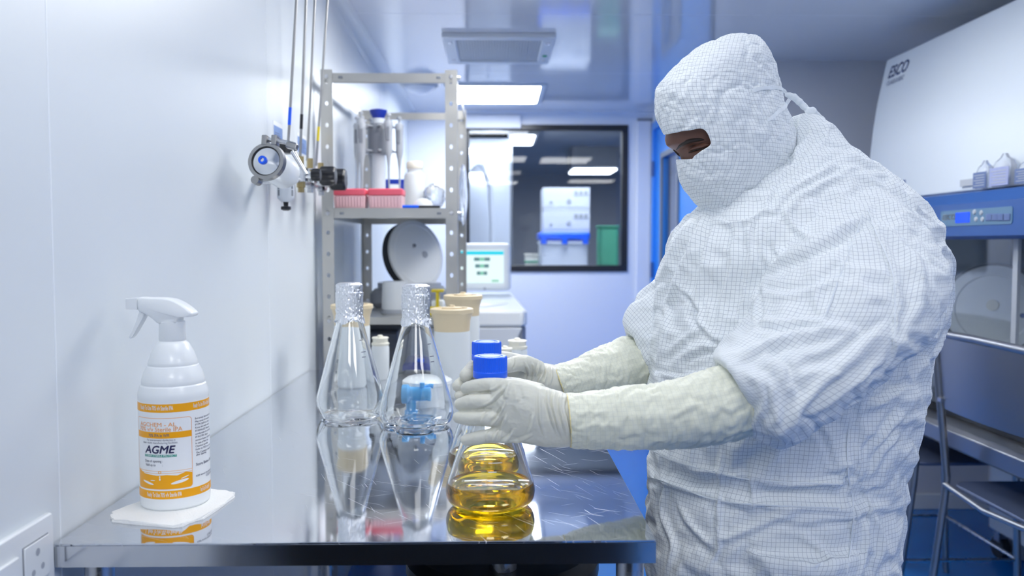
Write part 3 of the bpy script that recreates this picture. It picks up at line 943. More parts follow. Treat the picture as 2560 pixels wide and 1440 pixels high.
def shelf(z0, z1, plate=True):
    mb = MB()
    e = 0.003
    if plate:
        mb.span(RX0 + e, RX1 - e, RY0 + e, RY1 - e, z1 - 0.003, z1)
    mb.span(RX0 + e, RX1 - e, RY0 + e, RY0 + e + 0.002, z0, z1 - 0.003).span(RX0 + e, RX1 - e, RY1 - e - 0.002, RY1 - e, z0, z1 - 0.003)
    mb.span(RX0 + e, RX0 + e + 0.002, RY0 + e, RY1 - e, z0, z1 - 0.003).span(RX1 - e - 0.002, RX1 - e, RY0 + e, RY1 - e, z0, z1 - 0.003)
    mb.span(RX0 + e, RX1 - e, RY0 + e, RY0 + 0.014, z0, z0 + 0.002).span(RX0 + e, RX1 - e, RY1 - 0.014, RY1 - e, z0, z0 + 0.002)
    s_ = mb.build('shelf' if plate else 'top_frame', M['steel_dull'], t, smooth=0, fix=False)
    for x in (RX0 + 0.062, RX1 - 0.058):
        MB().rbox((x, RY0 + 0.002, (z0 + z1) / 2), (0.014, 0.0035, 0.008), 0.003, 2).build('slot', M['grey_mid'], s_)


S2 = P(970, 520, RY0).z
S3 = P(970, 793, RY0).z
shelf(P(970, 206, RY0).z, P(970, 180, RY0).z, False)
shelf(P(970, 546, RY0).z, S2)
shelf(P(970, 812, RY0).z, S3)
S4 = 0.82
shelf(S4 - 0.03, S4)
shelf(0.25, 0.28)

# ------------------------------------------------------------------ on the upper shelf: pipette carousel
cx, cy_ = P(947, 400, 3.1).x, 3.1
t = thing('pipette_stand', (cx, cy_, S2), 'grey pipette carousel with a blue knob on the upper rack shelf', 'stand')
ztop = P(947, 276, 3.1).z
MB().lathe([(0, S2), (0.07, S2), (0.068, S2 + 0.012), (0.030, S2 + 0.02), (0.024, S2 + 0.05), (0.024, ztop - 0.03), (0, ztop - 0.03)], (cx, cy_, 0), 28).build('column', M['grey_light'], t)
MB().lathe([(0, ztop - 0.03), (0.020, ztop - 0.03), (0.030, ztop - 0.012), (0.032, ztop), (0.015, ztop + 0.004), (0, ztop + 0.004)], (cx, cy_, 0), 24).build('knob', M['blue_dark'], t)
zu, zl_ = P(947, 318, 3.1).z, P(947, 382, 3.1).z
MB().lathe([(0.024, zl_ - 0.006), (0.034, zl_ - 0.006), (0.037, zl_ + 0.02), (0.037, zu), (0.03, zu + 0.012), (0.024, zu + 0.012)], (cx, cy_, 0), 28).build('drum', M['grey_mid'], t)
mb = MB()
for k in range(8):
    a = 2 * PI * k / 8 + 0.2
    mb.rbox((cx + 0.052 * math.cos(a), cy_ + 0.052 * math.sin(a), zu), (0.034, 0.012, 0.006), 0.003, 2, rotz(a))
    mb.rbox((cx + 0.052 * math.cos(a), cy_ + 0.052 * math.sin(a), zl_ + 0.004), (0.034, 0.012, 0.006), 0.003, 2, rotz(a))
mb.build('hooks', M['grey_pl'], t)
places = ['at the far left', 'left of the drum', 'just left of the drum front', 'just right of the drum front', 'at the far right', 'behind the drum']
first = None
for k, (a, h) in enumerate(((PI + 0.1, 0.0), (PI + 0.75, 0.012), (1.5 * PI - 0.75, -0.004), (1.5 * PI + 0.62, 0.004), (-0.05, 0.0), (PI / 2 + 0.5, 0.006))):
    px, py = cx + 0.076 * math.cos(a), cy_ + 0.076 * math.sin(a)
    lb = 'grey pipette hanging on the carousel ' + places[k]
    zb = zl_ + h
    if first is None:
        first = thing('pipette', (px, py, zb - 0.14), lb, 'pipette', 'pipettes on the carousel')
        MB().lathe([(0, zb - 0.02), (0.010, zb - 0.02), (0.013, zb), (0.0145, zu - 0.01), (0.016, zu + 0.004), (0.012, zu + 0.012), (0, zu + 0.012)], (px, py, 0), 16).build('body', M['grey_pl'], first)
        MB().lathe([(0, zb - 0.14), (0.0028, zb - 0.14), (0.0042, zb - 0.06), (0.009, zb - 0.02), (0, zb - 0.02)], (px, py, 0), 12).build('shaft', M['grey_pl'], first)
        MB().lathe([(0, zu + 0.012), (0.004, zu + 0.012), (0.004, zu + 0.026), (0.009, zu + 0.028), (0.008, zu + 0.036), (0, zu + 0.037)], (px, py, 0), 12).build('plunger', M['grey_pl'], first)
        MB().rbox((px - 0.002, py - 0.014, (zu + zb) / 2 + 0.01), (0.014, 0.006, 0.05), 0.002).build('window_strip', M['grey_mid'], first)
        base = (px, py, zb - 0.14)
    else:
        dup(first, (px, py, zb - 0.14), lb)

# pink tip boxes
def tip_box(px0, px1, lb, y=2.735):
    x0, x1 = P(px0, 490, y).x, P(px1, 490, y).x
    zt, zm = P(900, 471, y).z, P(900, 488, y).z
    t = thing('tip_box', ((x0 + x1) / 2, y + 0.045, S2), lb, 'box', 'pink tip boxes on the upper rack shelf')
    MB().box(((x0 + x1) / 2, y + 0.045, (S2 + zm) / 2), (x1 - x0 - 0.008, 0.082, zm - S2), None, 1.05).build('body', M['pink_pale'], t, bevel=0.004)
    MB().rbox(((x0 + x1) / 2, y + 0.045, (zm + zt) / 2), (x1 - x0, 0.09, zt - zm), 0.006).build('lid', M['pink'], t)
    mb = MB()
    for k in range(9):
        xx = x0 + 0.014 + (x1 - x0 - 0.028) * k / 8
        mb.rbox((xx, y + 0.0025, (S2 + zm) / 2 + 0.002), (0.0035, 0.003, (zm - S2) * 0.8), 0.001, 1)
    mb.build('ribs', M['pink_pale'], t)


tip_box(832, 914, 'pink lidded tip box on the upper rack shelf against the left post')
tip_box(919, 1007, 'pink lidded tip box on the upper rack shelf beside the white bottle')

c = P(1037, 500, 2.98)
t = thing('plastic_bottle', (c.x, 2.98, S2), 'white plastic bottle with cream cap on the upper rack shelf', 'bottle')
z1, z2, z3 = P(1037, 432, 2.98).z, P(1037, 420, 2.98).z, P(1037, 404, 2.98).z
MB().lathe([(0, S2), (0.034, S2), (0.037, S2 + 0.006), (0.037, z1 - 0.012), (0.033, z1 - 0.003), (0.026, z1), (0.026, z2), (0, z2)], (c.x, c.y, 0), 28).build('body', M['translucent'], t)
MB().lathe([(0, z2 - 0.004), (0.028, z2 - 0.004), (0.029, z2), (0.029, z3 - 0.004), (0.026, z3), (0, z3)], (c.x, c.y, 0), 28,
           fn=lambda r, z, a: r * (1 + 0.015 * math.cos(14 * a))).build('cap', M['offwhite'], t)
c = P(1056, 505, 2.76)
t = thing('weighing_boat', (c.x, 2.78, S2), 'small white dome of a dish on the upper rack shelf by the right post', 'dish')
MB().lathe([(0, S2), (0.030, S2), (0.034, S2 + 0.010), (0.028, S2 + 0.024), (0.014, S2 + 0.034), (0, S2 + 0.036)], (c.x, 2.78, 0), 24).build('dome', M['white_pl'], t)
x0, xm, x1 = P(1006, 512, 2.71).x, P(1047, 512, 2.71).x, P(1100, 512, 2.71).x
t = thing('marker_pen', ((x0 + x1) / 2, 2.712, S2), 'blue and black marker pen lying on the upper rack shelf edge', 'pen')
MB().cyl((x0, 2.712, S2 + 0.0052), (xm, 2.712, S2 + 0.0052), 0.0052, 12).build('cap', M['blue_pl'], t)
MB().cyl((xm, 2.712, S2 + 0.005), (x1, 2.712, S2 + 0.005), 0.0042, 12, 0.0038).build('barrel', M['black'], t)
a, b = P(962, 470, 3.26), P(1008, 450, 3.26)
t = thing('label_roll', ((a.x + b.x) / 2, 3.28, S2), 'blue roll with a pale label on the upper rack shelf behind the pink boxes', 'roll')
MB().span(a.x + 0.01, b.x - 0.01, 3.27, 3.33, S2, S2 + 0.06).build('stand', M['grey_light'], t)
MB().cyl((a.x, 3.30, S2 + 0.094), (b.x, 3.30, S2 + 0.094), 0.044, 24).build('roll', M['blue_dark'], t)
MB().span(a.x + 0.018, b.x - 0.016, 3.252, 3.2575, S2 + 0.08, S2 + 0.115).build('label', M['label_white'], t)


def crumpled(name, c, dims, seed, lab, cat, m, n=14):
    """a soft crumpled bag: jittered ellipsoid"""
    rng = np.random.default_rng(seed)
    mb = MB()
    prof = [(0, -1)] + [(math.cos(t), math.sin(t)) for t in np.linspace(-1.3, 1.3, 12)] + [(0, 1)]
    mb.lathe(prof, (0, 0, 0), n)
    vs = []
    for x, y, z in mb.v:
        k = 1 + 0.22 * (rng.random() - 0.5)
        vs.append((c[0] + x * dims[0] * k, c[1] + y * dims[1] * k, c[2] + z * dims[2] * (1 + 0.1 * (rng.random() - 0.5))))
    mb.v = vs
    return tag(mb.build(name, m, smooth=20), lab, cat)


c = P(1086, 476, 2.95)
crumpled('plastic_bag', (c.x, 2.95, S2 + 0.050), (0.038, 0.05, 0.046), 3, 'crumpled clear plastic bag on the upper rack shelf behind the right post', 'bag', M['film'])
c = P(1156, 488, 2.76)
crumpled('plastic_bag', (c.x + 0.004, 2.75, c.z), (0.014, 0.03, 0.10), 5, 'crumpled clear plastic bag hanging on the outside of the right rack post', 'bag', M['film'])

# ------------------------------------------------------------------ on the middle shelf: small centrifuge with raised lid, white pot, yellow tape
c = P(1040, 636, 3.15)
t = thing('small_centrifuge', (c.x - 0.03, 3.2, S3), 'small centrifuge with its round white lid raised on the middle rack shelf', 'centrifuge')
MB().rbox((c.x - 0.03, 3.22, S3 + 0.035), (0.27, 0.30, 0.07), 0.03).build('base', M['grey_mid'], t)
MB().lathe([(0.095, 0), (0.12, 0.0), (0.12, 0.018), (0.1, 0.02), (0.09, 0.006), (0, 0.004)], (c.x - 0.03, 3.20, S3 + 0.07), 36).build('bowl', M['grey_pl'], t)
ang = math.radians(47)
N_ = Vector((math.sin(ang), -math.cos(ang), 0.22)).normalized()       # lid faces right and to the viewer
R = Vector((0, 0, 1)).rotation_difference(N_).to_matrix()
rl = 0.130
ld = MB().lathe([(0, -0.010), (rl * 0.93, -0.010), (rl, -0.004), (rl, 0.006), (rl * 0.86, 0.012), (rl * 0.83, 0.009), (0, 0.016)], c, 56, R).build('lid', M['white_pl'], t)
MB().lathe([(rl * 0.80, -0.040), (rl * 0.985, -0.040), (rl * 0.985, -0.011), (rl * 0.80, -0.011), (rl * 0.80, -0.040)], c, 48, R).build('lid_seal', M['rubber'], t)
e1 = R @ Vector((1, 0, 0))
e2 = N_.cross(Vector((0, 0, 1))).normalized() * -1
up = Vector((0, 0, 1))
MB().lathe([(0, 0), (0.014, 0), (0.012, 0.006), (0, 0.006)], c + N_ * 0.014 - up * 0.004 + e2 * 0.03, 16, R).build('lid_knob', M['grey_pl'], ld)
MB().lathe([(0, 0), (0.007, 0), (0.006, 0.004), (0, 0.004)], c + N_ * 0.014 + up * 0.03 - e2 * 0.02, 12, R).build('lid_pin', M['grey_mid'], ld)
MB().tube([c - N_ * 0.016 - up * 0.10, (c.x - 0.09, 3.29, S3 + 0.06)], 0.011, 10).build('hinge_arm', M['grey_pl'], t)
c = P(988, 760, 2.86)
t = thing('vortex_pot', (c.x, 2.86, S3), 'round white pot with a grey base on the middle rack shelf', 'mixer')
zt = P(988, 703, 2.86).z
MB().lathe([(0, S3), (0.047, S3), (0.048, S3 + 0.006), (0.045, S3 + 0.014), (0, S3 + 0.014)], (c.x, c.y, 0), 32).build('base', M['grey_pl'], t)
MB().lathe([(0, S3 + 0.014), (0.045, S3 + 0.014), (0.046, S3 + 0.02), (0.043, zt - 0.006), (0.040, zt), (0, zt + 0.001)], (c.x, c.y, 0), 36).build('pot', M['white_pl'], t)
c = P(1094, 740, 2.76)
t = thing('tape_stand', (c.x, 2.77, S3), 'yellow and white tape holder on the middle rack shelf', 'tape')
zt = P(1094, 724, 2.76).z
MB().span(c.x - 0.02, c.x + 0.02, 2.75, 2.80, S3, S3 + 0.05).build('roll_core', M['white_pl'], t, bevel=0.005)
mb = MB().span(c.x - 0.005, c.x + 0.005, 2.745, 2.80, S3 + 0.001, zt - 0.008)
mb.span(c.x - 0.02, c.x + 0.02, 2.745, 2.80, zt - 0.008, zt).span(c.x - 0.028, c.x + 0.012, 2.74, 2.749, S3 + 0.001, S3 + 0.03)
mb.build('frame', M['yellow'], t, bevel=0.002)
c = P(1046, 908, 3.0)
t = thing('blue_tray', (c.x, 3.0, S4), 'dark blue tray on the lower rack shelf seen between the bottles', 'tray')
MB().rbox((c.x, 3.0, S4 + 0.03), (0.16, 0.2, 0.06), 0.015).build('body', M['blue_dark'], t)
MB().rbox((c.x + 0.02, 2.93, S4 + 0.066), (0.05, 0.05, 0.012), 0.01).build('tab', M['blue_pl'], t)
t = thing('dark_case', (c.x - 0.17, 3.1, S4), 'dark case at the wall end of the lower rack shelf', 'case')
MB().rbox((c.x - 0.15, 3.2, S4 + 0.075), (0.14, 0.3, 0.15), 0.012).build('body', M['grey_mid'], t)
MB().rbox((c.x - 0.15, 3.2, S4 + 0.155), (0.145, 0.305, 0.01), 0.012).build('lid', M['rubber'], t)

# ------------------------------------------------------------------ floor centrifuge with touch screen behind the rack
zf, zb_ = P(1310, 777, 3.62).z, P(1275, 733, 4.40).z
xr0, xr1 = P(1318, 777, 3.62).x, P(1276, 733, 4.40).x
xl = -0.46
t = thing('floor_centrifuge', (-0.18, 4.0, 0), 'white floor centrifuge with a lit touch screen behind the rack', 'centrifuge')
lip = 0.07
poly = [(xl, 3.62), (xr0 - 0.02, 3.62), (xr0, 3.66), (xr1 + 0.01, 4.44), (xl, 4.44)]
mb = MB()
n = len(poly)
bot = [Vector((x, y, zf - lip)) for x, y in poly]
top = [Vector((x, y, zf + (zb_ - zf) * (y - 3.62) / 0.8)) for x, y in poly]
mb.add(bot + top, [tuple(range(n - 1, -1, -1)), tuple(range(n, 2 * n))] + [(i, (i + 1) % n, n + (i + 1) % n, n + i) for i in range(n)])
mb.build('deck', M['white_pl'], t, bevel=0.012, seg=3)
mb = MB().prism([(x * 0.97, y + 0.02) for x, y in poly], (0, 0, 0.09), (1, 0, 0), (0, 1, 0), (0, 0, zf - lip - 0.091))
mb.build('cabinet', M['grey_mid'], t, bevel=0.01)
mb = MB()
q = [(xl, 0.10), (xr0 - 0.13, 0.10), (xr0 - 0.115, 0.5), (xr0 - 0.07, 0.78), (xr0 - 0.035, 0.90), (xr0 - 0.022, zf - lip - 0.004), (xl, zf - lip - 0.004)]
mb.prism(q, (0, 3.638, 0), (1, 0, 0), (0, 0, 1), (0, -0.022, 0))
mb.build('front_panel', M['grey_light'], t, bevel=0.004)
MB().lathe([(0, 0), (0.20, 0), (0.205, 0.008), (0.19, 0.016), (0.17, 0.010), (0, 0.013)], (xr0 - 0.28, 3.95, zf + 0.004), 48).build('lid', M['white_pl'], t)
MB().rbox((xr0 - 0.28, 3.74, zf + 0.018), (0.10, 0.025, 0.016), 0.006).build('lid_handle', M['grey_pl'], t)
for x in (xl + 0.06, xr1 - 0.06):
    for y in (3.70, 4.36):
        MB().cyl((x, y, 0), (x, y, 0.095), 0.035, 14).build('foot', M['rubber'], t)
# screen housing
a, b = P(1140, 726, 4.3), P(1277, 608, 4.3)
hs = MB().rbox(((a.x + b.x) / 2, 4.35, (a.z + b.z) / 2), (b.x - a.x, 0.11, b.z - a.z), 0.02).build('screen_housing', M['white_pl'], t, bevel=0.006)
a, b = P(1147, 708, 4.29), P(1259, 626, 4.29)
scx = MB().span(a.x, b.x, 4.288, 4.2945, a.z, b.z).build('screen', M['screen'], hs)
MB().span(a.x, b.x, 4.285, 4.2878, P(1200, 637, 4.29).z, P(1200, 628, 4.29).z).build('screen_bar', M['screen_cyan'], hs)
mb, mg = MB(), MB()
for yy, w_ in ((648, 20), (665, 17), (683, 13)):
    for k, dx in enumerate((-0.66, 0.66)):
        p = P(1205 + dx * w_, yy, 4.285)
        mb.span(p.x - w_ * 0.0007, p.x + w_ * 0.0007, 4.284, 4.2878, p.z - 0.009, p.z + 0.009)
    p = P(1205, yy, 4.285)
    mg.span(p.x - w_ * 0.0006, p.x + w_ * 0.0006, 4.284, 4.2878, p.z - 0.009, p.z + 0.009)
p = P(1238, 702, 4.285)
mg.span(p.x - 0.018, p.x + 0.018, 4.284, 4.2878, p.z - 0.005, p.z + 0.005)
mb.build('screen_digits', M['screen_dark'], hs)
mg.build('screen_buttons', M['screen_green'], hs)
p = P(1212, 722, 4.29)
MB().lathe([(0, 0), (0.007, 0), (0.006, 0.003), (0, 0.003)], (p.x, 4.295, p.z), 12, Matrix.Rotation(PI / 2, 3, 'X')).build('badge', M['grey_pl'], hs)

# ================================================================== bottles on the far end of the table
def collar_bottle(x, y, r, h, lab):
    t = thing('centrifuge_bottle', (x, y, TZ), lab, 'bottle', 'frosted bottles with beige collars')
    z1 = h - 0.062
    MB().lathe([(0, 0), (r - 0.006, 0), (r, 0.008), (r, z1), (r - 0.003, z1 + 0.01), (0, z1 + 0.01)], (x, y, TZ), 40).build('body', M['translucent'], t)
    MB().lathe([(0, 0.003), (r - 0.0035, 0.003), (r - 0.0025, 0.01), (r - 0.0025, h * 0.45), (0, h * 0.45)], (x, y, TZ), 40).build('contents', M['translucent_liq'], t)
    f = r + 0.009
    MB().lathe([(0, z1 + 0.004), (r - 0.001, z1 + 0.004), (r + 0.001, z1 + 0.03), (f - 0.003, h - 0.014), (f, h - 0.011), (f, h - 0.002), (f - 0.003, h),
                (r - 0.006, h), (r - 0.010, h - 0.008), (0, h - 0.008)], (x, y, TZ), 44).build('collar', M['beige'], t)
    MB().lathe([(0, h - 0.008), (r * 0.55, h - 0.008), (r * 0.52, h + 0.002), (0.008, h + 0.004), (0.007, h + 0.008), (0, h + 0.008)], (x, y, TZ), 24,
               fn=lambda rr, z, a: rr * (1 + 0.06 * math.cos(6 * a))).build('cap', M['beige'], t)


p = P(1130, 900, 2.15)
collar_bottle(p.x, 2.15, 0.0465, 0.226, 'frosted bottle with beige collar behind the second clear flask, the nearer of two')
p = P(1158, 900, 2.38)
collar_bottle(p.x, 2.38, 0.0465, 0.246, 'frosted bottle with beige collar half hidden behind another one')
p = P(881, 900, 2.30)
collar_bottle(p.x, 2.30, 0.0485, 0.226, 'frosted bottle with beige collar behind the clear flask nearest the wall')


def small_bottle(x, y, r, h, lab):
    t = thing('small_bottle', (x, y, TZ), lab, 'bottle', 'small frosted bottles with cream caps')
    MB().lathe([(0, 0), (r - 0.003, 0), (r, 0.004), (r, h * 0.72), (r * 0.92, h * 0.77), (0, h * 0.77)], (x, y, TZ), 28).build('body', M['translucent'], t)
    MB().lathe([(0, h * 0.765), (r * 0.93, h * 0.765), (r * 1.0, h * 0.785), (r * 1.0, h * 0.82), (r * 0.84, h * 0.835), (r * 0.84, h * 0.92), (r * 0.96, h * 0.93), (r * 0.9, h * 0.95), (0, h * 0.955)],
               (x, y, TZ), 32, fn=lambda rr, z, a: rr * (1 + (0.035 * math.cos(9 * a) if z > h * 0.8 else 0))).build('cap', M['offwhite'], t)
    MB().lathe([(0, h * 0.95), (r * 0.3, h * 0.95), (r * 0.34, h * 0.975), (r * 0.22, h), (0, h)], (x, y, TZ), 14).build('cap_knob', M['offwhite'], t)


p = P(951, 900, 2.42)
small_bottle(p.x, 2.42, 0.0255, 0.128, 'small frosted bottle with cream cap between the two clear flasks')
p = P(1293, 900, 2.32)
small_bottle(p.x, 2.32, 0.0280, 0.130, 'small frosted bottle with cream cap at right behind the blue caps')
p = P(1262, 900, 2.24)
small_bottle(p.x, 2.24, 0.0220, 0.118, 'small frosted bottle with cream cap half hidden behind the blue caps')

p = P(1066, 990, 2.03)
t = thing('white_tub', (p.x, 2.03, TZ), 'low round white tub on the table behind the second clear flask', 'tub')
MB().lathe([(0, 0), (0.052, 0), (0.056, 0.006), (0.058, 0.05), (0.061, 0.052), (0.061, 0.062), (0.05, 0.068), (0, 0.07)], (p.x, 2.03, TZ), 40).build('body', M['white_pl'], t)
MB().lathe([(0.0612, 0.053), (0.0625, 0.054), (0.0625, 0.061), (0.0612, 0.062), (0.0612, 0.053)], (p.x, 2.03, TZ), 40).build('lid_rim', M['white_pl2'], t)

p = P(1040, 988, 1.925)
t = thing('hose_connector', (p.x, 1.925, TZ), 'light blue plastic hose connector lying behind the second clear flask', 'connector')
RX = Matrix.Rotation(PI / 2, 3, 'Y')
zc = TZ + 0.045
MB().lathe([(0, -0.034), (0.0215, -0.034), (0.0225, -0.031), (0.0225, -0.020), (0.017, -0.014), (0.0155, 0.028), (0.0165, 0.030), (0.0165, 0.036), (0.010, 0.036), (0.009, 0.024), (0, 0.024)],
           (p.x, 1.925, zc), 28, RX).build('barrel', M['blue_light'], t)
MB().lathe([(0, 0), (0.016, 0), (0.016, 0.006), (0.012, 0.008), (0.012, 0.04), (0, 0.04)], (p.x - 0.012, 1.925, TZ), 24).build('base', M['blue_light'], t)
MB().lathe([(0, 0.016), (0.006, 0.016), (0.006, 0.026), (0, 0.027)], (p.x + 0.015, 1.925, zc), 14).build('nipple', M['blue_light'], t)
MB().tube([(p.x + 0.02, 1.935, zc + 0.014), (p.x + 0.033, 1.94, zc + 0.018), (p.x + 0.042, 1.94, zc + 0.016)], [0.004, 0.004, 0.006], 10).build('tag_loop', M['blue_light'], t)
# ================================================================== flasks
def wall_of(prof, thick, zfloor):
    """closed glass wall: outer profile bottom to top, then the inside back down"""
    o = prof
    inn = [(max(r - thick, 0.0), max(z, zfloor)) for r, z in prof if r - thick > 0.001]
    out = list(o) + [(o[-1][0] - thick * 0.5, o[-1][1] + thick * 0.4)] + inn[::-1]
    res = []
    for r, z in out:
        if res and abs(res[-1][0] - r) < 1e-7 and abs(res[-1][1] - z) < 1e-7:
            continue
        res.append((r, z))
    res.append((0, zfloor))
    return res


def smoothprof(pts, n=4):
    """Catmull-Rom through the profile points"""
    out = []
    m = len(pts)
    for i in range(m - 1):
        p0, p1, p2, p3 = pts[max(i - 1, 0)], pts[i], pts[i + 1], pts[min(i + 2, m - 1)]
        for k in range(n):
            t = k / n
            out.append(tuple(0.5 * (2 * p1[j] + (p2[j] - p0[j]) * t + (2 * p0[j] - 5 * p1[j] + 4 * p2[j] - p3[j]) * t * t +
                                    (3 * p1[j] - p0[j] - 3 * p2[j] + p3[j]) * t ** 3) for j in (0, 1)))
    out.append(pts[-1])
    return [(max(r, 0.0), z) for r, z in out]


# clear baffled flasks under foil
def clear_flask(px, Y, dia, h, lab, rot):
    x = P(px, 1000, Y).x
    t = thing('erlenmeyer_flask', (x, Y, TZ), lab, 'flask', 'clear flasks under foil')
    rb = dia / 2
    body = smoothprof([(rb * 0.60, 0.0012), (rb * 0.80, 0.003), (rb * 0.93, 0.010), (rb * 0.995, 0.024), (rb, 0.034), (rb * 0.965, 0.050)], 4)
    prof = [(0, 0.006), (rb * 0.35, 0.004), (rb * 0.55, 0.0015)] + body
    zn = h * 0.775
    rn = 0.0255
    for k in range(1, 12):
        q = k / 11
        prof.append((rb * 0.965 + (rn - rb * 0.965) * q, 0.050 + (zn - 0.050) * q))
    prof += [(rn - 0.001, zn + 0.01), (rn - 0.001, h - 0.012), (rn + 0.0015, h - 0.006), (rn + 0.0015, h - 0.003)]

    def dent(r, z, a):
        s = 0.0
        for k in range(4):
            d = (a - rot - k * PI / 2 + PI) % (2 * PI) - PI
            s += math.exp(-abs(d / 0.30) ** 2.4)
        zz = math.exp(-((z - 0.004) / 0.024) ** 2)
        return r * (1 - 0.24 * s * zz * min(1, r / (rb * 0.6)))
    MB().lathe(wall_of(prof, 0.0032, 0.008), (x, Y, TZ), 96, fn=dent).build('glass_body', M['glass'], t, smooth=60)
    # graduation marks
    mb = MB()
    sl = (rb * 0.965 - rn) / (zn - 0.05)
    for q, wq in ((0.50, 0.010), (0.56, 0.012), (0.70, 0.010)):
        z = 0.05 + (zn - 0.05) * q
        r = rb * 0.965 - sl * (z - 0.05) + 0.0004
        row = []
        for k in range(5):
            a = -0.85 + (wq / r) * k / 4
            row.append((r * math.cos(a), r * math.sin(a)))
        pts = [(x + c_[0], Y + c_[1], TZ + z) for c_ in row] + [(x + c_[0], Y + c_[1], TZ + z + 0.0016) for c_ in row]
        mb.add(pts, [(k, k + 1, 5 + k + 1, 5 + k) for k in range(4)])
    mb.build('graduation', M['ink'], t, fix=False)
    # crumpled foil over the mouth, flaring on to the cone
    rng = np.random.default_rng(int(px))
    ft = h + 0.004
    pr = [(0, ft)] + [(rn * 0.5, ft + 0.0006), (rn * 0.9, ft), (rn + 0.0028, ft - 0.004)]
    nz = 26
    z0 = zn - 0.012
    for k in range(1, nz + 1):
        z = ft - 0.004 - (ft - 0.004 - z0) * k / nz
        rc = (rn + 0.0028) if z > zn else (rn + 0.0015 + sl * (zn - z) + 0.0012)
        pr.append((rc + (0.0012 if 0.2 < k / nz < 0.6 else 0.0), z))
    mb = MB().lathe(pr[::-1] if False else pr, (0, 0, 0), 110)
    hem = rng.random(110)
    vs = []
    for i, (a, b, c_) in enumerate(mb.v):
        r = math.hypot(a, b)
        if r > rn * 0.95:
            ang = math.atan2(b, a)
            j = rng.normal(0, 0.0007) + 0.0010 * math.sin(19 * ang + c_ * 260) * math.sin(c_ * 330 + 3 * ang) + 0.0016 * max(0, math.sin(11 * ang + c_ * 500)) * (1 if c_ < zn + 0.02 else 0.3)
            k = (r + abs(j)) / r
            low = max(0.0, (zn - c_) / 0.016)
            c_ = c_ - 0.012 * low * (hem[i % 110] * 0.5 + 0.5 * math.sin(4 * ang + px))
            if low > 0.0:
                k *= 1 + 0.01 * low + sl * 0.012 * low * max(0, (hem[i % 110] * 0.5 + 0.5 * math.sin(4 * ang + px))) / r
            a, b = a * k, b * k
        vs.append((x + a, Y + b, TZ + c_))
    mb.v = vs
    mb.build('foil_cover', M['foil'], t, smooth=16)
    return t


clear_flask(876, 1.875, 0.155, 0.3, 'clear empty foil-capped flask nearest the left wall', 0.35)
clear_flask(1041, 1.80, 0.160, 0.3, 'clear empty foil-capped flask in front of the light blue connector', 0.80)


# amber flasks with blue screw caps
def amber_flask(px, Y, lab):
    x = P(px, 1200, Y).x
    t = thing('capped_flask', (x, Y, TZ), lab, 'flask', 'blue capped flasks of amber liquid')
    rb = 0.0665
    base = smoothprof([(rb * 0.62, 0.0008), (rb * 0.82, 0.003), (rb * 0.95, 0.010), (rb, 0.021), (rb * 0.985, 0.032), (rb * 0.93, 0.044)], 5)
    prof = [(0, 0.004), (rb * 0.4, 0.003), (rb * 0.56, 0.001)] + base
    zn, rn = 0.172, 0.0195
    for k in range(1, 13):
        q = k / 12
        prof.append((rb * 0.93 + (rn - rb * 0.93) * q, 0.044 + (zn - 0.044) * q))
    prof += [(rn - 0.0005, zn + 0.006), (rn, 0.192), (rn, 0.214)]
    MB().lathe(wall_of(prof, 0.0026, 0.0055), (x, Y, TZ), 80).build('glass_body', M['glass'], t, smooth=60)
    zl = 0.036
    lp = [(0, 0.0050)] + [(max(r - 0.0023, 0), max(z, 0.0050)) for r, z in prof if z < zl and r > 0.02] + [(rb * 0.965 - 0.0023, zl), (rb * 0.90, zl - 0.0008), (0, zl - 0.001)]
    MB().lathe(lp, (x, Y, TZ), 80).build('liquid', M['liquid'], t, smooth=50)
    MB().lathe([(0.0200, 0.186), (0.0232, 0.187), (0.0232, 0.190), (0.0200, 0.191), (0.0200, 0.186)], (x, Y, TZ), 40).build('pouring_ring', M['blue_dark'], t)
    h0, h1, rc = 0.193, 0.2245, 0.0253

    def ribs(r, z, a):
        if r > rc - 0.0006 and h0 + 0.0095 < z < h1 - 0.002:
            return r - 0.0009 * (0.5 - 0.5 * math.cos(46 * a))
        return r
    pr = [(0.0205, h0), (rc, h0), (rc + 0.0003, h0 + 0.0008), (rc + 0.0003, h0 + 0.0088), (rc - 0.0003, h0 + 0.0094), (rc, h0 + 0.0102), (rc, h1 - 0.0032), (rc - 0.0006, h1 - 0.0012), (rc - 0.002, h1),
          (rc * 0.74, h1), (rc * 0.72, h1 - 0.0008), (rc * 0.60, h1 - 0.0008), (rc * 0.58, h1), (0, h1)]
    MB().lathe(pr, (x, Y, TZ), 276, fn=ribs).build('screw_cap', M['blue_pl'], t, smooth=30)
    # white scale on the cone
    mb = MB()
    sl = (rb * 0.93 - rn) / (zn - 0.044)
    for k in range(7):
        z = 0.052 + 0.012 * k
        r = rb * 0.93 - sl * (z - 0.044) + 0.0003
        row = [(r * math.cos(a), r * math.sin(a)) for a in np.linspace(-1.62, -1.62 + (0.012 if k % 2 else 0.02) / r, 5)]
        mb.add([(x + c_[0], Y + c_[1], TZ + z) for c_ in row] + [(x + c_[0], Y + c_[1], TZ + z + 0.001) for c_ in row], [(j, j + 1, 6 + j, 5 + j) for j in range(4)])
    mb.build('graduation', M['label_white'], t, fix=False)
    return t, x


FL1, FX1 = amber_flask(1226, 1.240, 'blue capped flask of amber liquid held by the nearer hand')
FL2, FX2 = amber_flask(1217, 1.425, 'blue capped flask of amber liquid held by the farther hand')

# ================================================================== spray bottle on a wipe
SX, SY = P(440, 1262, 1.256).x, 1.256
WT = 0.0032                      # the folded wipe under it


def zlab(py):
    return TZ + 0.39 - (py - 610) * 0.0005745


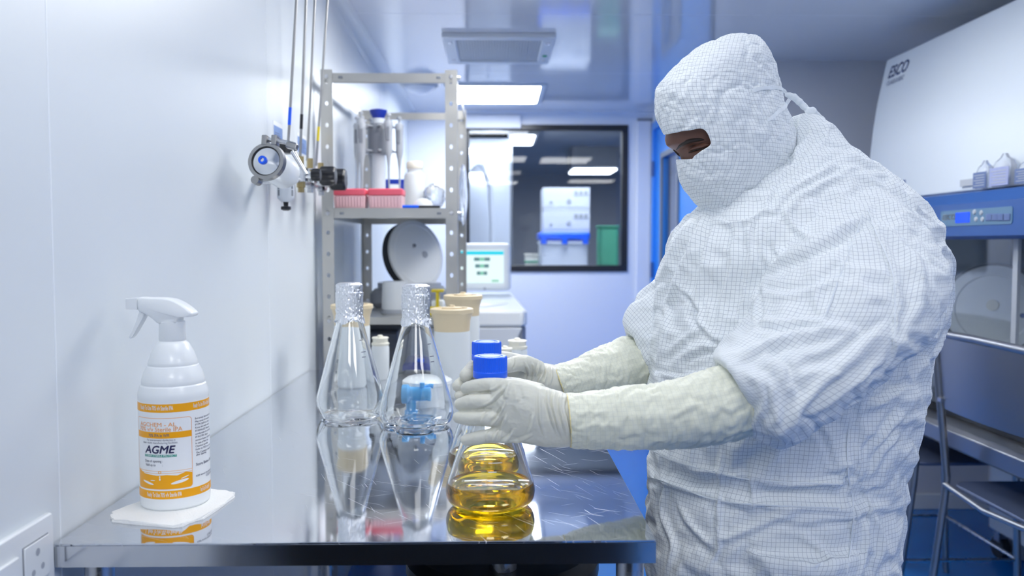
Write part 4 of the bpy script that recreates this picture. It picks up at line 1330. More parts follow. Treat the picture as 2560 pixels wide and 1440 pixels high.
t = thing('paper_wipe', (SX, SY, TZ), 'folded white paper wipe under the spray bottle', 'wipe')
c_ = [P(276, 1300, 1.24), P(300, 1312, 1.21), P(430, 1323, 1.19), P(455, 1322, 1.19), P(478, 1307, 1.22), P(545, 1275, 1.25), P(587, 1240, 1.31), P(566, 1231, 1.33), P(440, 1238, 1.36), P(278, 1283, 1.245)]
outline = []
for p_, yy in zip([(276, 1296), (283, 1307), (340, 1313), (432, 1321), (456, 1319), (474, 1309), (508, 1300), (545, 1276), (585, 1246), (587, 1238), (566, 1230), (470, 1226), (372, 1248), (280, 1287)], range(14)):
    d = P(p_[0], p_[1], 1.0) - Vector((0, 0, CAMZ))
    k = (TZ - CAMZ) / d.z
    outline.append(Vector((d.x * k, k, TZ)))
outline = [Vector((max(q.x, XL + 0.004), q.y, TZ)) for q in outline]


def wipe_layer(z0, th, shrink, seed, name):
    rng = np.random.default_rng(seed)
    cen = sum(outline, Vector()) / len(outline)
    pts = []
    m = len(outline)
    for i in range(m):
        p0, p1, p2, p3 = outline[i - 1], outline[i], outline[(i + 1) % m], outline[(i + 2) % m]
        for k in range(5):
            q = k / 5
            c2 = p1.lerp(p2, q)
            pts.append(cen + (c2 - cen) * (shrink + 0.008 * rng.normal()))
    n = len(pts)
    mb = MB()
    vs, fs = [], []
    rings = [(0.0, 0), (0.55, 0), (0.8, 0), (0.93, 0), (1.0, 0)]
    for side in (0, 1):
        for f, _ in rings[1:]:
            for i, p in enumerate(pts):
                z = (z0 + (th if side else 0.0002))
                if side and f > 0.5:
                    z += (0.0012 * (1 + math.sin(i * 0.55 + seed)) + 0.0008 * rng.random()) * (f - 0.5) * 2
                vs.append((cen.x + (p.x - cen.x) * f, cen.y + (p.y - cen.y) * f, z))
    off = 4 * n
    vs += [(cen.x, cen.y, z0 + 0.0002), (cen.x, cen.y, z0 + th)]
    for side in (0, 1):
        o_ = side * off
        for i in range(n):
            fs.append((2 * off + side, o_ + i, o_ + (i + 1) % n))
            for r in range(3):
                fs.append((o_ + r * n + i, o_ + r * n + (i + 1) % n, o_ + (r + 1) * n + (i + 1) % n, o_ + (r + 1) * n + i))
    for i in range(n):
        fs.append((3 * n + i, 3 * n + (i + 1) % n, off + 3 * n + (i + 1) % n, off + 3 * n + i))
    mb.add(vs, fs)
    mb.build(name, M['tissue'], t, smooth=50)


wipe_layer(TZ, 0.0013, 1.0, 2, 'lower_fold')
wipe_layer(TZ + 0.0014, 0.0016, 0.985, 3, 'upper_fold')

t = sb = thing('spray_bottle', (SX, SY, TZ + WT), 'white trigger spray bottle with orange printed label on a folded wipe', 'bottle')
B0 = TZ + WT
prof = [(0, 0.002), (0.040, 0.002), (0.0465, 0.0), (0.0488, 0.003), (0.0495, 0.010), (0.0495, 0.160), (0.0497, 0.162), (0.0497, 0.1665), (0.0488, 0.1705), (0.0462, 0.1785), (0.0450, 0.1795), (0.0444, 0.1805),
        (0.0448, 0.1825), (0.0444, 0.1865), (0.0410, 0.198), (0.0366, 0.2065), (0.0352, 0.2072), (0.0347, 0.208), (0.0350, 0.2100), (0.0344, 0.2135), (0.0300, 0.2265), (0.0235, 0.2385), (0.0195, 0.2425), (0.0180, 0.2432), (0.0180, 0.2448), (0, 0.2448)]
MB().lathe(prof, (SX, SY, B0), 72).build('body', M['white_pl2'], t, smooth=28)
MB().lathe([(0, 0.2445), (0.0186, 0.2445), (0.0190, 0.2455), (0.0184, 0.272), (0, 0.2725)], (SX, SY, B0), 72,
           fn=lambda r, z, a: r - (0.0002 * (0.5 + 0.5 * math.cos(60 * a)) if r > 0.018 else 0)).build('screw_collar', M['white_pl2'], t)


def sp(cx_, cy_):                # crop pixels of the head (scale 2.182 from 250,700) -> local x,z in metres
    x = (250 + cx_ / 2.182 - 440 + 3) * 1.256 / F
    z = TZ + 0.39 - (700 + cy_ / 2.182 - 610) * 1.256 / F
    return x, z - 0.0015


def outline_solid(pts, half, name, m, parent, rnd=0.55, fn=None):
    """rounded solid from a side outline: inner face inset, pushed out by half"""
    pts = [Vector((p[0], p[1])) for p in pts]
    n = len(pts)
    cen = sum(pts, Vector((0, 0))) / n
    mb = MB()
    vs, fs = [], []
    lev = [(0.0, 1.0), (0.45, 0.99), (0.75, 0.95), (0.93, 0.88), (1.0, 0.78)]
    rings = [(-y, s) for y, s in lev[::-1]] + lev[1:]
    for yy, s in rings:
        for p in pts:
            q = cen + (p - cen) * s
            hw = half * (fn(p) if fn else 1)
            # inset along the outline rather than to the centre for long shapes
            q = p + (q - p) * rnd
            vs.append((SX + q.x, SY + yy * hw, q.y))
    m_ = len(rings)
    for r in range(m_ - 1):
        for i in range(n):
            fs.append((r * n + i, r * n + (i + 1) % n, (r + 1) * n + (i + 1) % n, (r + 1) * n + i))
    fs += [tuple(range(n - 1, -1, -1)), tuple(range((m_ - 1) * n, m_ * n))]
    mb.add(vs, fs)
    return mb.build(name, m, parent, smooth=55)


def smooth_closed(pts, n=4):
    out = []
    m = len(pts)
    for i in range(m):
        p0, p1, p2, p3 = pts[i - 1], pts[i], pts[(i + 1) % m], pts[(i + 2) % m]
        for k in range(n):
            q = k / n
            out.append(tuple(0.5 * (2 * p1[j] + (p2[j] - p0[j]) * q + (2 * p0[j] - 5 * p1[j] + 4 * p2[j] - p3[j]) * q * q + (3 * p1[j] - p0[j] - 3 * p2[j] + p3[j]) * q ** 3) for j in (0, 1)))
    return out


head_px = [(238, 88), (300, 86), (380, 88), (430, 97), (480, 122), (520, 152), (538, 172), (532, 188), (505, 192), (470, 194), (456, 205), (450, 226), (400, 230), (348, 228), (325, 210), (296, 188), (262, 168), (238, 152)]
outline_solid(smooth_closed([sp(*q) for q in head_px], 3), 0.0165, 'trigger_head', M['white_pl2'], t, 0.6,
              fn=lambda p: 0.80 + 0.2 * min(1, max(0, (p[0] + 0.03) / 0.03)))
outline_solid([sp(*q) for q in [(174, 92), (205, 89), (239, 87), (239, 153), (205, 152), (174, 149)]], 0.0105, 'nozzle', M['white_pl2'], t, 0.25)
outline_solid(smooth_closed([sp(*q) for q in [(246, 160), (274, 170), (262, 200), (240, 238), (212, 285), (192, 308), (185, 302), (205, 262), (228, 212)]], 3), 0.0085, 'trigger', M['white_pl2'], t, 0.4)

# wrapped label: everything is laid on the cylinder, angle 0 straight at the viewer, positive to the right
RB = 0.0495
VIEW = math.atan2(0 - SX, -(0 - SY))      # bearing of the viewer


def cylpt(s, z, r=RB):
    """s metres round to the right of the bottle's face, z height"""
    a = -PI / 2 + s / RB + VIEW * 0.9
    return (SX + r * math.cos(a), SY + r * math.sin(a), z)


def wrap_band(mb, s0, s1, z0, z1, r, n=24):
    vs = [cylpt(s0 + (s1 - s0) * k / n, z0, r) for k in range(n + 1)] + [cylpt(s0 + (s1 - s0) * k / n, z1, r) for k in range(n + 1)]
    return mb.add(vs, [(k, k + 1, n + 2 + k, n + 1 + k) for k in range(n)])


def wrap_tris(mb, vs2, fs, r, lim=0.0025):
    """lay flat faces on the bottle, halving what is too wide so it follows the curve"""
    from mathutils.geometry import tessellate_polygon
    tris = []
    for q in fs:
        if len(q) == 3:
            tris.append([tuple(vs2[i]) for i in q])
        else:
            pts = [Vector((vs2[i][0] * 1000, vs2[i][1] * 1000, 0)) for i in q]
            tris += [[(pts[k][0] / 1000, pts[k][1] / 1000) for k in t_] for t_ in tessellate_polygon([pts])]
    out = []
    while tris:
        t_ = tris.pop()
        e = max(range(3), key=lambda k: abs(t_[k][0] - t_[(k + 1) % 3][0]))
        a, b, c = t_[e], t_[(e + 1) % 3], t_[(e + 2) % 3]
        if abs(a[0] - b[0]) > lim:
            m = ((a[0] + b[0]) / 2, (a[1] + b[1]) / 2)
            tris += [[a, m, c], [m, b, c]]
        else:
            out.append(t_)
    vs = [cylpt(p[0], p[1], r) for t_ in out for p in t_]
    mb.add(vs, [(3 * k, 3 * k + 1, 3 * k + 2) for k in range(len(out))])


def wrap_poly(mb, poly, r):
    wrap_tris(mb, poly, [tuple(range(len(poly)))], r, 0.004)


def wrap_text(mb, s, size, s0, z0, width=None, r=RB + 0.00042, **kw):
    q, f_ = text2d(s, size, 'LEFT', **kw)
    if not len(q):
        return
    sx = 1.0
    if width:
        sx = width / max(1e-6, q[:, 0].max())
    wrap_tris(mb, [(s0 + a * sx, z0 + b) for a, b in q], f_, r, 0.0045)


def s_of(cpx):                   # crop pixel column -> s on the label
    d = max(-0.97, min(0.97, (cpx - 404) / 181.0))
    return RB * math.asin(d) - 0.0005


lab = wrap_band(MB(), -0.9 * PI * RB, 0.9 * PI * RB, zlab(1255), zlab(1008), RB + 0.0002, 64).build('label', M['label_white'], t, fix=False)
for za_, zb_ in ((1032, 1011), (1252, 1231)):
    wrap_band(MB(), -0.9 * PI * RB, 0.9 * PI * RB, zlab(za_), zlab(zb_), RB + 0.0003, 64).build('orange_band', M['orange'], lab, fix=False)
sL, sR = s_of(231), s_of(497)
# frame of the front panel
mb = MB()
o_ = rounded_poly(sL, sR, zlab(1227), zlab(1046), 0.005, 5)
i_ = rounded_poly(sL + 0.0007, sR - 0.0007, zlab(1227) + 0.0007, zlab(1046) - 0.0007, 0.0043, 5)


def dense(p_, k=24):
    out = []
    for i in range(len(p_)):
        a, b = p_[i], p_[(i + 1) % len(p_)]
        out += [(a[0] + (b[0] - a[0]) * j / k, a[1] + (b[1] - a[1]) * j / k) for j in range(k)]
    return out


o_, i_ = dense(o_), dense(i_)
n = len(o_)
mb.add([cylpt(a, b, RB + 0.0004) for a, b in o_ + i_], [(k, (k + 1) % n, n + (k + 1) % n, n + k) for k in range(n)])
mb.build('frame_line', M['orange_text'], lab, fix=False)
mb = wrap_band(MB(), sL + 0.0005, sR - 0.0005, zlab(1097.5), zlab(1081.5), RB + 0.00036, 24)
mb.build('title_band', M['orange'], lab, fix=False)
mb = MB()
# the splash: orange pool with a wavy top
top = [(sR - 0.0006, zlab(1190)), (sR - 0.010, zlab(1186)), (sR - 0.022, zlab(1193)), (sR - 0.036, zlab(1190)), (sL + 0.040, zlab(1192)), (sL + 0.030, zlab(1190)), (sL + 0.018, zlab(1189)), (sL + 0.008, zlab(1183)), (sL + 0.0006, zlab(1178))]
tp = np.array(top[::-1])
ss = np.linspace(sL + 0.0007, sR - 0.0007, 60)
zt_s = np.interp(ss, tp[:, 0], tp[:, 1])
zb_s = zlab(1227) + 0.0007 + np.where(ss < sL + 0.0045, 0.0045 - np.sqrt(np.maximum(0, 0.0045 ** 2 - (sL + 0.0045 - ss) ** 2)), 0) + np.where(ss > sR - 0.0045, 0.0045 - np.sqrt(np.maximum(0, 0.0045 ** 2 - (ss - sR + 0.0045) ** 2)), 0)
mb.add([cylpt(a, b, RB + 0.00036) for a, b in zip(ss, zb_s)] + [cylpt(a, b, RB + 0.00036) for a, b in zip(ss, zt_s)], [(k, k + 1, 61 + k, 60 + k) for k in range(59)])
mb.build('splash_print', M['orange'], lab, fix=False)
for zc_, w_ in ((1181, 0.0005), (1186.5, 0.0005)):
    wrap_band(MB(), sL + 0.006, sR - 0.0005, zlab(zc_), zlab(zc_) + w_, RB + 0.00036, 20).build('water_line', M['orange'], lab, fix=False)
mb = MB()


def ell(cs, cz, a, b, rot=0.0, n=18):
    return [(cs + a * math.cos(q) * math.cos(rot) - b * math.sin(q) * math.sin(rot), cz + a * math.cos(q) * math.sin(rot) + b * math.sin(q) * math.cos(rot)) for q in [2 * PI * k / n for k in range(n)]]


RIP = [ell(s_of(276), zlab(1211), 0.0105, 0.0016, -0.22), ell(s_of(435), zlab(1209), 0.0125, 0.0022, 0.20), ell(s_of(300), zlab(1204.5), 0.0040, 0.0005, 0.05), ell(s_of(460), zlab(1199), 0.0060, 0.0007, 0.3)]
for e_ in RIP:
    mb = MB()
    wrap_poly(mb, e_, RB + 0.00044)
    mb.build('white_ripple', M['label_white'], lab, fix=False)
wrap_band(MB(), s_of(336) - 0.0009, s_of(336) + 0.0009, zlab(1204), zlab(1192), RB + 0.00044, 2).build('white_ripple', M['label_white'], lab, fix=False)
for cz_, rr in ((1183.5, 0.0022), (1195, 0.0020)):
    a, b = ell(s_of(336), zlab(cz_), rr, rr * 1.0), ell(s_of(336), zlab(cz_), rr * 0.6, rr * 0.6)
    n = len(a)
    MB().add([cylpt(q[0], q[1], RB + 0.00048) for q in a + b], [(k, (k + 1) % n, n + (k + 1) % n, n + k) for k in range(n)]).build('drop', M['orange'], lab, fix=False)
for z_, cols in ((1025.8, ((246, 408), (506, 640))), (1246, ((270, 442), (534, 660)))):
    for a, b in cols:
        mb = MB()
        wrap_text(mb, 'Ready To Use 70% v/v Sterile IPA', 0.0088, s_of(a), zlab(z_) , (s_of(min(b, 560)) - s_of(a)) * (1 if b < 500 else 1.9), bold=0.022)
        mb.build('band_lettering', M['label_white'], lab, fix=False)
TXT = [('title_lettering', 'orange_text', [('AGCHEM - AL', 0.0083, 244, 1067.5, 422, 0.012)]), ('title_lettering', 'orange_text', [('70% v/v Sterile IPA', 0.0086, 241, 1079.6, 452, 0.014)]),
       ('small_lettering', 'ink', [('70% IPA in WFI', 0.0062, 284, 1093.4, 386, 0.016)]),
       ('small_lettering', 'ink', [('For environmental disinfection in', 0.0044, 276, 1104, 416, 0), ('clean room manufacturing facilities.', 0.0044, 256, 1111, 428, 0)]),
       ('small_lettering', 'ink', [('Date of opening :', 0.0050, 264, 1158, 352, 0.006), ('Valid up to', 0.0050, 266, 1168, 316, 0.006), (':', 0.0050, 349, 1168, None, 0)]),
       ('small_lettering', 'ink', [(s, 0.0040, 513, 1057 + 8.0 * k, None, 0.004) for k, s in enumerate(
           ['Extremely flammable liquid', 'May cause drowsiness', 'IF ON SKIN (or hair)', 'Rinse skin with water', 'IF INHALED: Remove', 'comfortable for breathing', 'IF IN EYES: Rinse', 'contact lenses, if present', 'In case of fire: Use', 'Chemical powder', 'Refer to MSDS for more'])]),
       ('small_lettering', 'ink', [('The Container should be closed', 0.0040, 516, 1146, None, 0.012), ('after opening', 0.0040, 516, 1151.5, None, 0.012)]),
       ('small_lettering', 'ink', [('Store Below 30 C', 0.0060, 513, 1177, None, 0.014)]), ('small_lettering', 'ink', [('KEEP AWAY FROM FLAME', 0.0036, 513, 1205, None, 0.01)]),
       ('small_lettering', 'ink', [('CUSTOMER', 0.0048, 562, 1213, None, 0.01)])]
for nm_, mt_, rows in TXT:
    mb = MB()
    for s_, sz_, a, z_, b, bo in rows:
        wrap_text(mb, s_, sz_, s_of(a), zlab(z_), s_of(b) - s_of(a) if b else None, bold=bo)
    mb.build(nm_, M[mt_], lab, fix=False)
mb = MB()
wrap_text(mb, 'AGME', 0.0157, s_of(266), zlab(1135), s_of(417) - s_of(266), bold=0.030, shear=0.22)
mb.build('logo', M['navy'], lab, fix=False)
mb = wrap_band(MB(), s_of(264), s_of(421), zlab(1145), zlab(1138.5), RB + 0.00038, 14)
mb.build('logo_strip', M['teal'], lab, fix=False)
mb = MB()
wrap_text(mb, 'CLEAN STERILE PROTECT', 0.0040, s_of(267), zlab(1143.8), s_of(418) - s_of(267), bold=0.016, r=RB + 0.00046)
mb.build('strip_lettering', M['label_white'], lab, fix=False)

# ================================================================== safety cabinet at the right
HX = 1.52
HY1 = 3.47
HY0 = 1.30
hood = t = thing('safety_cabinet', (1.9, (HY0 + HY1) / 2, 0), 'white biosafety cabinet with a blue control band at the right wall', 'cabinet')


def hp(px, py):                  # photo outline of the far end of the front -> (X, z)
    q = P(px, py, HY1)
    return q.x, q.z


prof = [hp(2217, 150), hp(2203, 210), hp(2190, 270), hp(2180, 335), hp(2173, 400), (HX + 0.02, 1.462)]
back = [(2.25, 1.462), (2.25, prof[0][1] + 0.005)]
MB().prism(prof + back, (0, HY0, 0), (1, 0, 0), (0, 0, 1), (0, HY1 - HY0, 0)).build('upper_housing', M['white_paint'], t, smooth=30, bevel=0.006)
# blue band with a sloped top
bx = HX - 0.045
band = [(bx, 1.315), (bx, 1.418), (bx + 0.008, 1.426), (bx + 0.024, 1.452), (HX + 0.03, 1.462), (HX + 0.06, 1.462), (HX + 0.06, 1.305), (bx + 0.012, 1.305)]
bd = MB().prism(band, (0, HY0, 0), (1, 0, 0), (0, 0, 1), (0, HY1 - HY0, 0)).build('control_band', M['blue_band'], t, smooth=30)
# control panel on the band
ya, yb = PX(2353, 545, bx).y, PX(2532, 545, bx).y
za, zb = PX(2440, 522, bx).z, PX(2440, 563, bx).z
cp = MB().prism(rounded_poly(-ya, -yb, zb, za, 0.008), (bx - 0.002, 0, 0), (0, -1, 0), (0, 0, 1), (0.003, 0, 0)).build('control_panel', mat('panel_grey_blue', (0.10, 0.20, 0.32), 0.4, noise=0.04), t)
MB().span(bx - 0.0035, bx - 0.001, PX(2391, 545, bx).y, PX(2426, 545, bx).y, PX(2408, 557, bx).z, PX(2408, 531, bx).z).build('display', M['lcd'], t)
for px, py in ((2438, 530), (2455, 532), (2442, 548), (2458, 548)):
    q = PX(px, py, bx)
    MB().lathe([(0, -0.004), (0.0065, -0.003), (0.008, 0)], (bx - 0.002, q.y, q.z), 14, Matrix.Rotation(PI / 2, 3, 'Y')).build('button', M['grey_pl'], t)
for px in (2476, 2490, 2505, 2519):
    q = PX(px, 543, bx)
    MB().rbox((bx - 0.003, q.y, q.z), (0.004, 0.034, 0.020), 0.003).build('touch_key', M['navy_faded'], t)
q = PX(2358, 550, bx)
mb = text_flat(MB(), 'ESCO', 0.024, (bx - 0.003, q.y, q.z), (0, -1, 0), (0, 0, 1), bold=0.02, shear=0.15, sx=1.3)
mb.build('panel_logo', M['label_white'], t, fix=False, smooth=0)


def on_front(px, py):            # point on the sloped front of the housing for a pixel
    best = None
    for (xa, za_), (xb, zb_) in zip(prof[:-1], prof[1:]):
        for k in range(11):
            x = xa + (xb - xa) * k / 10
            z = za_ + (zb_ - za_) * k / 10
            q = PX(px, py, x - 0.0015)
            e = abs(q.z - z)
            if best is None or e < best[0]:
                best = (e, q)
    return best[1]


q = on_front(2218, 197)
q2 = on_front(2217, 208)
upv = Vector((prof[0][0] - prof[1][0], 0, prof[0][1] - prof[1][1])).normalized()
mb = text_flat(MB(), 'ESCO', 0.068, q, (0, -1, 0), upv, bold=0.02, shear=0.25, sx=0.95)
mb.build('logo', M['navy_faded'], t, fix=False, smooth=0)
mb = text_flat(MB(), 'CLASS II BSC', 0.026, q2 - upv * 0.012, (0, -1, 0), upv, bold=0.004, sx=1.0)
mb.build('model_lettering', M['navy_faded'], t, fix=False, smooth=0)
for pa, pb, m, nm in (((2243, 467), (2262, 454), 'navy_faded', 'sticker'), ((2404, 467), (2441, 455), 'grey_pl', 'sticker')):
    x = HX + 0.018
    a, b = PX(pa[0], pa[1], x), PX(pb[0], pb[1], x)
    MB().span(x - 0.006, x + 0.004, a.y, b.y, a.z, a.z + 0.022).build(nm, M[m], t)
# chamber
zt_ = 0.70
MB().span(HX + 0.60, HX + 0.62, HY0, HY1, zt_, 1.462).build('chamber_back', mat('chamber_liner', (0.40, 0.42, 0.48), 0.4, noise=0.02), t)
MB().span(HX - 0.0, HX + 0.70, HY1 - 0.05, HY1, zt_ - 0.03, 1.462).build('side_wall', M['white_paint'], t)
MB().span(HX + 0.03, HX + 0.60, HY0, HY1 - 0.05, zt_ - 0.02, zt_).build('work_surface', M['steel'], t)
MB().prism([(HX - 0.06, zt_ - 0.062), (HX - 0.06, zt_ - 0.012), (HX - 0.045, zt_ + 0.002), (HX + 0.03, zt_ + 0.006), (HX + 0.03, zt_ - 0.062)], (0, HY0, 0), (1, 0, 0), (0, 0, 1), (0, HY1 - HY0, 0)).build('arm_rest', M['steel_chair'], t, bevel=0.003)
MB().span(HX + 0.03, HX + 0.036, HY0, HY1 - 0.05, zt_ + 0.02, 1.33).build('sash', M['sash'], t, smooth=0)
MB().span(HX + 0.024, HX + 0.042, HY0, HY1 - 0.05, zt_ + 0.007, zt_ + 0.03).build('sash_rail', M['rubber'], t)
q = PX(2545, 700, HX + 0.03)
MB().span(HX + 0.020, HX + 0.03, q.y - 0.012, q.y + 0.012, zt_ + 0.03, 1.31).build('sash_guide', M['grey_pl'], t)
MB().span(HX + 0.02, HX + 0.66, HY0 + 0.04, HY1 - 0.08, zt_ - 0.10, zt_ - 0.062).build('underframe', M['grey_mid'], t)
for y in (HY0 + 0.1, HY1 - 0.12):
    for x in (HX + 0.06, HX + 0.62):
        MB().span(x - 0.025, x + 0.025, y - 0.025, y + 0.025, 0, zt_ - 0.10).build('stand_leg', M['white_paint'], t, bevel=0.003)
MB().span(HX + 0.60, HX + 0.63, HY0 + 0.1, HY1 - 0.12, 0.24, 0.60).build('stand_back', M['grey_mid'], t)
MB().span(HX + 0.05, HX + 0.62, HY1 - 0.14, HY1 - 0.11, 0.52, 0.57).build('stand_rail', M['grey_mid'], t)

# drum trolley under it
q = P(2530, 1280, 3.30)
t = thing('cabinet_trolley', (q.x + 0.1, 3.30, 0), 'white pedestal on castors under the safety cabinet', 'trolley')
MB().rbox((q.x + 0.09, 3.24, 0.36), (0.24, 0.34, 0.50), 0.01).build('body', M['white_paint'], t)
MB().span(q.x - 0.024, q.x + 0.2, 3.064, 3.070, 0.14, 0.58).build('drawer_front', M['grey_light'], t, bevel=0.003)
for x, y in ((q.x - 0.005, 3.11), (q.x + 0.18, 3.11), (q.x - 0.005, 3.36), (q.x + 0.18, 3.36)):
    cs = MB().cyl((x - 0.016, y, 0.045), (x + 0.016, y, 0.045), 0.045, 20).build('castor', M['rubber'], t)
    MB().span(x - 0.02, x + 0.02, y - 0.02, y + 0.02, 0.07, 0.112).build('fork', M['steel'], cs)

# instrument with a round lid inside the chamber
q = P(2480, 772, 2.72)
t = thing('bench_centrifuge', (q.x + 0.02, 2.85, zt_), 'bench centrifuge with a raised round lid inside the safety cabinet', 'centrifuge')
MB().rbox((1.80, 2.85, zt_ + 0.10), (0.40, 0.36, 0.20), 0.03).build('body', M['grey_light'], t)
MB().rbox((1.80, 2.85, zt_ + 0.215), (0.41, 0.37, 0.03), 0.03).build('deck', M['offwhite'], t)
N2 = Vector((-0.55, -0.83, 0.10)).normalized()
R = Vector((0, 0, 1)).rotation_difference(N2).to_matrix()
cc = Vector((P(2484, 772, 2.88).x, 2.88, P(2484, 772, 2.88).z))
ld = MB().lathe([(0, -0.012), (0.150, -0.012), (0.156, -0.004), (0.156, 0.004), (0.150, 0.010), (0.140, 0.010), (0.118, 0.012), (0.114, 0.007), (0, 0.011)], cc, 56, R).build('lid', M['white_pl'], t)
MB().lathe([(0.150, 0.0), (0.159, 0.002), (0.159, 0.010), (0.150, 0.011), (0.150, 0.0)], cc, 56, R).build('lid_seal', M['grey_mid'], ld)
uu = N2.cross(Vector((0, 0, 1))).normalized()
MB().lathe([(0, 0), (0.020, 0), (0.018, 0.006), (0, 0.006)], cc + N2 * 0.010 + Vector((0, 0, 0.012)), 18, R).build('lid_knob', M['offwhite'], ld)
MB().lathe([(0, 0), (0.009, 0), (0.008, 0.004), (0, 0.004)], cc + N2 * 0.010 - uu * 0.09 - Vector((0, 0, 0.02)), 14, R).build('lid_pin', M['navy_faded'], ld)
MB().tube([cc - N2 * 0.01 - Vector((0, 0, 0.10)), (cc.x + 0.02, cc.y + 0.06, zt_ + 0.22)], 0.014, 10).build('hinge_arm', M['grey_pl'], t)

# sample bags on the ledge
def sample_bag(px0, px1, pyt, pyb, lab, dark):
    x = HX - 0.002
    a, b = PX(px0, pyb, x), PX(px1, pyb, x)
    z0 = 1.4615
    h = PX(px0, pyt, x).z - z0
    y0, y1 = b.y, a.y
    t = thing('sample_bag', (x, (y0 + y1) / 2, z0), lab, 'bag', 'labelled sample bags on the blue ledge')
    x = HX + 0.0
    mb = MB()
    n = 6
    vs, fs = [], []
    levels = [(0.0, 1.0, 0.016), (0.35, 1.0, 0.017), (0.62, 0.98, 0.014), (0.78, 0.80, 0.010), (0.88, 0.35, 0.008), (1.0, 0.14, 0.006)]
    for f_, wq, dq in levels:
        for k in range(8):
            a_ = PI / 4 * k
            vs.append((x - 0.004 + dq * math.cos(a_) * 0.9, (y0 + y1) / 2 + (y1 - y0) / 2 * wq * max(-1, min(1, 1.3 * math.sin(a_))), z0 + h * f_))
    for r in range(5):
        for k in range(8):
            fs.append((r * 8 + k, r * 8 + (k + 1) % 8, r * 8 + 8 + (k + 1) % 8, r * 8 + 8 + k))
    fs += [tuple(range(7, -1, -1)), tuple(range(40, 48))]
    mb.add(vs, fs).build('pouch', M['film'], t, smooth=35)
    MB().rbox((x - 0.0215, (y0 + y1) / 2, z0 + h * 0.30), (0.003, (y1 - y0) * 0.96, h * 0.56), 0.001, 1).build('label', M['navy_faded'] if dark else mat('lilac_label', (0.32, 0.36, 0.58), 0.5, noise=0.1, nscale=90), t)
    mb = MB()
    for k in range(5):
        zz = z0 + h * (0.10 + 0.09 * k)
        mb.span(x - 0.0240, x - 0.0231, y0 + (y1 - y0) * 0.12, y1 - (y1 - y0) * (0.12 + 0.12 * (k % 2)), zz, zz + h * 0.025)
    mb.build('label_lines', M['grey_pl'], t)


sample_bag(2447, 2481, 404, 472, 'small clear bag with dark label on the blue ledge, farthest of three', True)
sample_bag(2488, 2538, 388, 470, 'clear bag with lilac label on the blue ledge, middle of three', False)
sample_bag(2552, 2600, 396, 466, 'clear bag with dark label on the blue ledge at the picture edge', True)

# steel chairs in front of the cabinet
CX_ = 1.385


def lab_chair(y_far, lab, first=True):
    """backrest along y at x = CX_; seat towards +x"""
    wdt = 0.46
    y0, y1 = y_far - wdt, y_far
    zt = P(2352, 826, 2.62).z
    zs_ = 0.545
    t = thing('lab_chair', (CX_ + 0.18, (y0 + y1) / 2, 0), lab, 'chair', 'steel chairs at the safety cabinet')
    r = 0.0115
    for y in (y0, y1):
        MB().tube([(CX_ - 0.03, y, zt), (CX_ + 0.0, y, zs_ + 0.20), (CX_ + 0.02, y, zs_ + 0.02), (CX_ + 0.015, y, zs_ - 0.05), (CX_ - 0.045, y, 0.0)], r, 12).build('back_leg', M['steel_chair'], t)
        MB().tube([(CX_ + 0.36, y, zs_ - 0.01), (CX_ + 0.385, y, 0.0)], r, 12).build('front_leg', M['steel_chair'], t)
    MB().tube([(CX_ - 0.03, y0, zt), (CX_ - 0.036, (y0 + y1) / 2, zt + 0.004), (CX_ - 0.03, y1, zt)], r, 12).build('top_rail', M['steel_chair'], t)
    n = 12
    vs = []
    zb = zt - 0.225
    for side in (0, 1):
        for j in range(5):
            for k in range(n + 1):
                q = k / n
                z = zt - 0.008 + (zb - zt) * j / 4
                xx = CX_ - 0.03 + 0.03 * j / 4 * 0.8 - 0.012 * math.sin(PI * q) + (0.004 if side else 0)
                vs.append((xx, y0 + 0.022 + (wdt - 0.044) * q, z))
    w_ = n + 1
    fs = []
    for j in range(4):
        for k in range(n):
            a = j * w_ + k
            fs.append((a, a + 1, a + w_ + 1, a + w_))
            fs.append((5 * w_ + a + w_, 5 * w_ + a + w_ + 1, 5 * w_ + a + 1, 5 * w_ + a))
    for k in range(n):
        fs += [(k, k + 1, 5 * w_ + k + 1, 5 * w_ + k), (4 * w_ + k, 4 * w_ + k + 1, 9 * w_ + k + 1, 9 * w_ + k)]
    for j in range(4):
        fs += [(j * w_, (j + 1) * w_, (5 + j + 1) * w_, (5 + j) * w_), (j * w_ + n, (j + 1) * w_ + n, (6 + j) * w_ + n, (5 + j) * w_ + n)]
    MB().add(vs, fs).build('backrest', M['steel_chair'], t, smooth=40)
    for y in (y0 + 0.012, y1 - 0.012):
        MB().span(CX_ - 0.018, CX_ - 0.008, y - 0.012, y + 0.012, zb + 0.012, zb + 0.024).build('bracket', M['steel'], t)
    sm = mat('seat_steel', (0.10, 0.13, 0.20), 0.35, 0.6, noise=0.05) if first else None
    MB().rbox((CX_ + 0.20, (y0 + y1) / 2, zs_ + 0.004), (0.36, wdt - 0.03, 0.012), 0.05, 5).build('seat', M['seat_steel'], t)
    MB().tube([(CX_ + 0.015, y0, zs_ - 0.004), (CX_ + 0.005, (y0 + y1) / 2, zs_ - 0.016), (CX_ + 0.015, y1, zs_ - 0.004)], 0.009, 10).build('seat_rail', M['steel_chair'], t)
    MB().tube([(CX_ + 0.37, y0, zs_ - 0.01), (CX_ + 0.37, y1, zs_ - 0.01)], 0.009, 10).build('seat_rail', M['steel_chair'], t)
    zr = 0.225
    for y in (y0, y1):
        MB().tube([(CX_ - 0.015, y, zr), (CX_ + 0.375, y, zr)], 0.006, 8).build('stretcher', M['steel'], t)
    MB().tube([(CX_ - 0.015, y0, zr), (CX_ - 0.015, y1, zr)], 0.006, 8).build('stretcher', M['steel'], t)
    MB().tube([(CX_ + 0.375, y0, zr), (CX_ + 0.375, y1, zr)], 0.006, 8).build('stretcher', M['steel'], t)
    return t


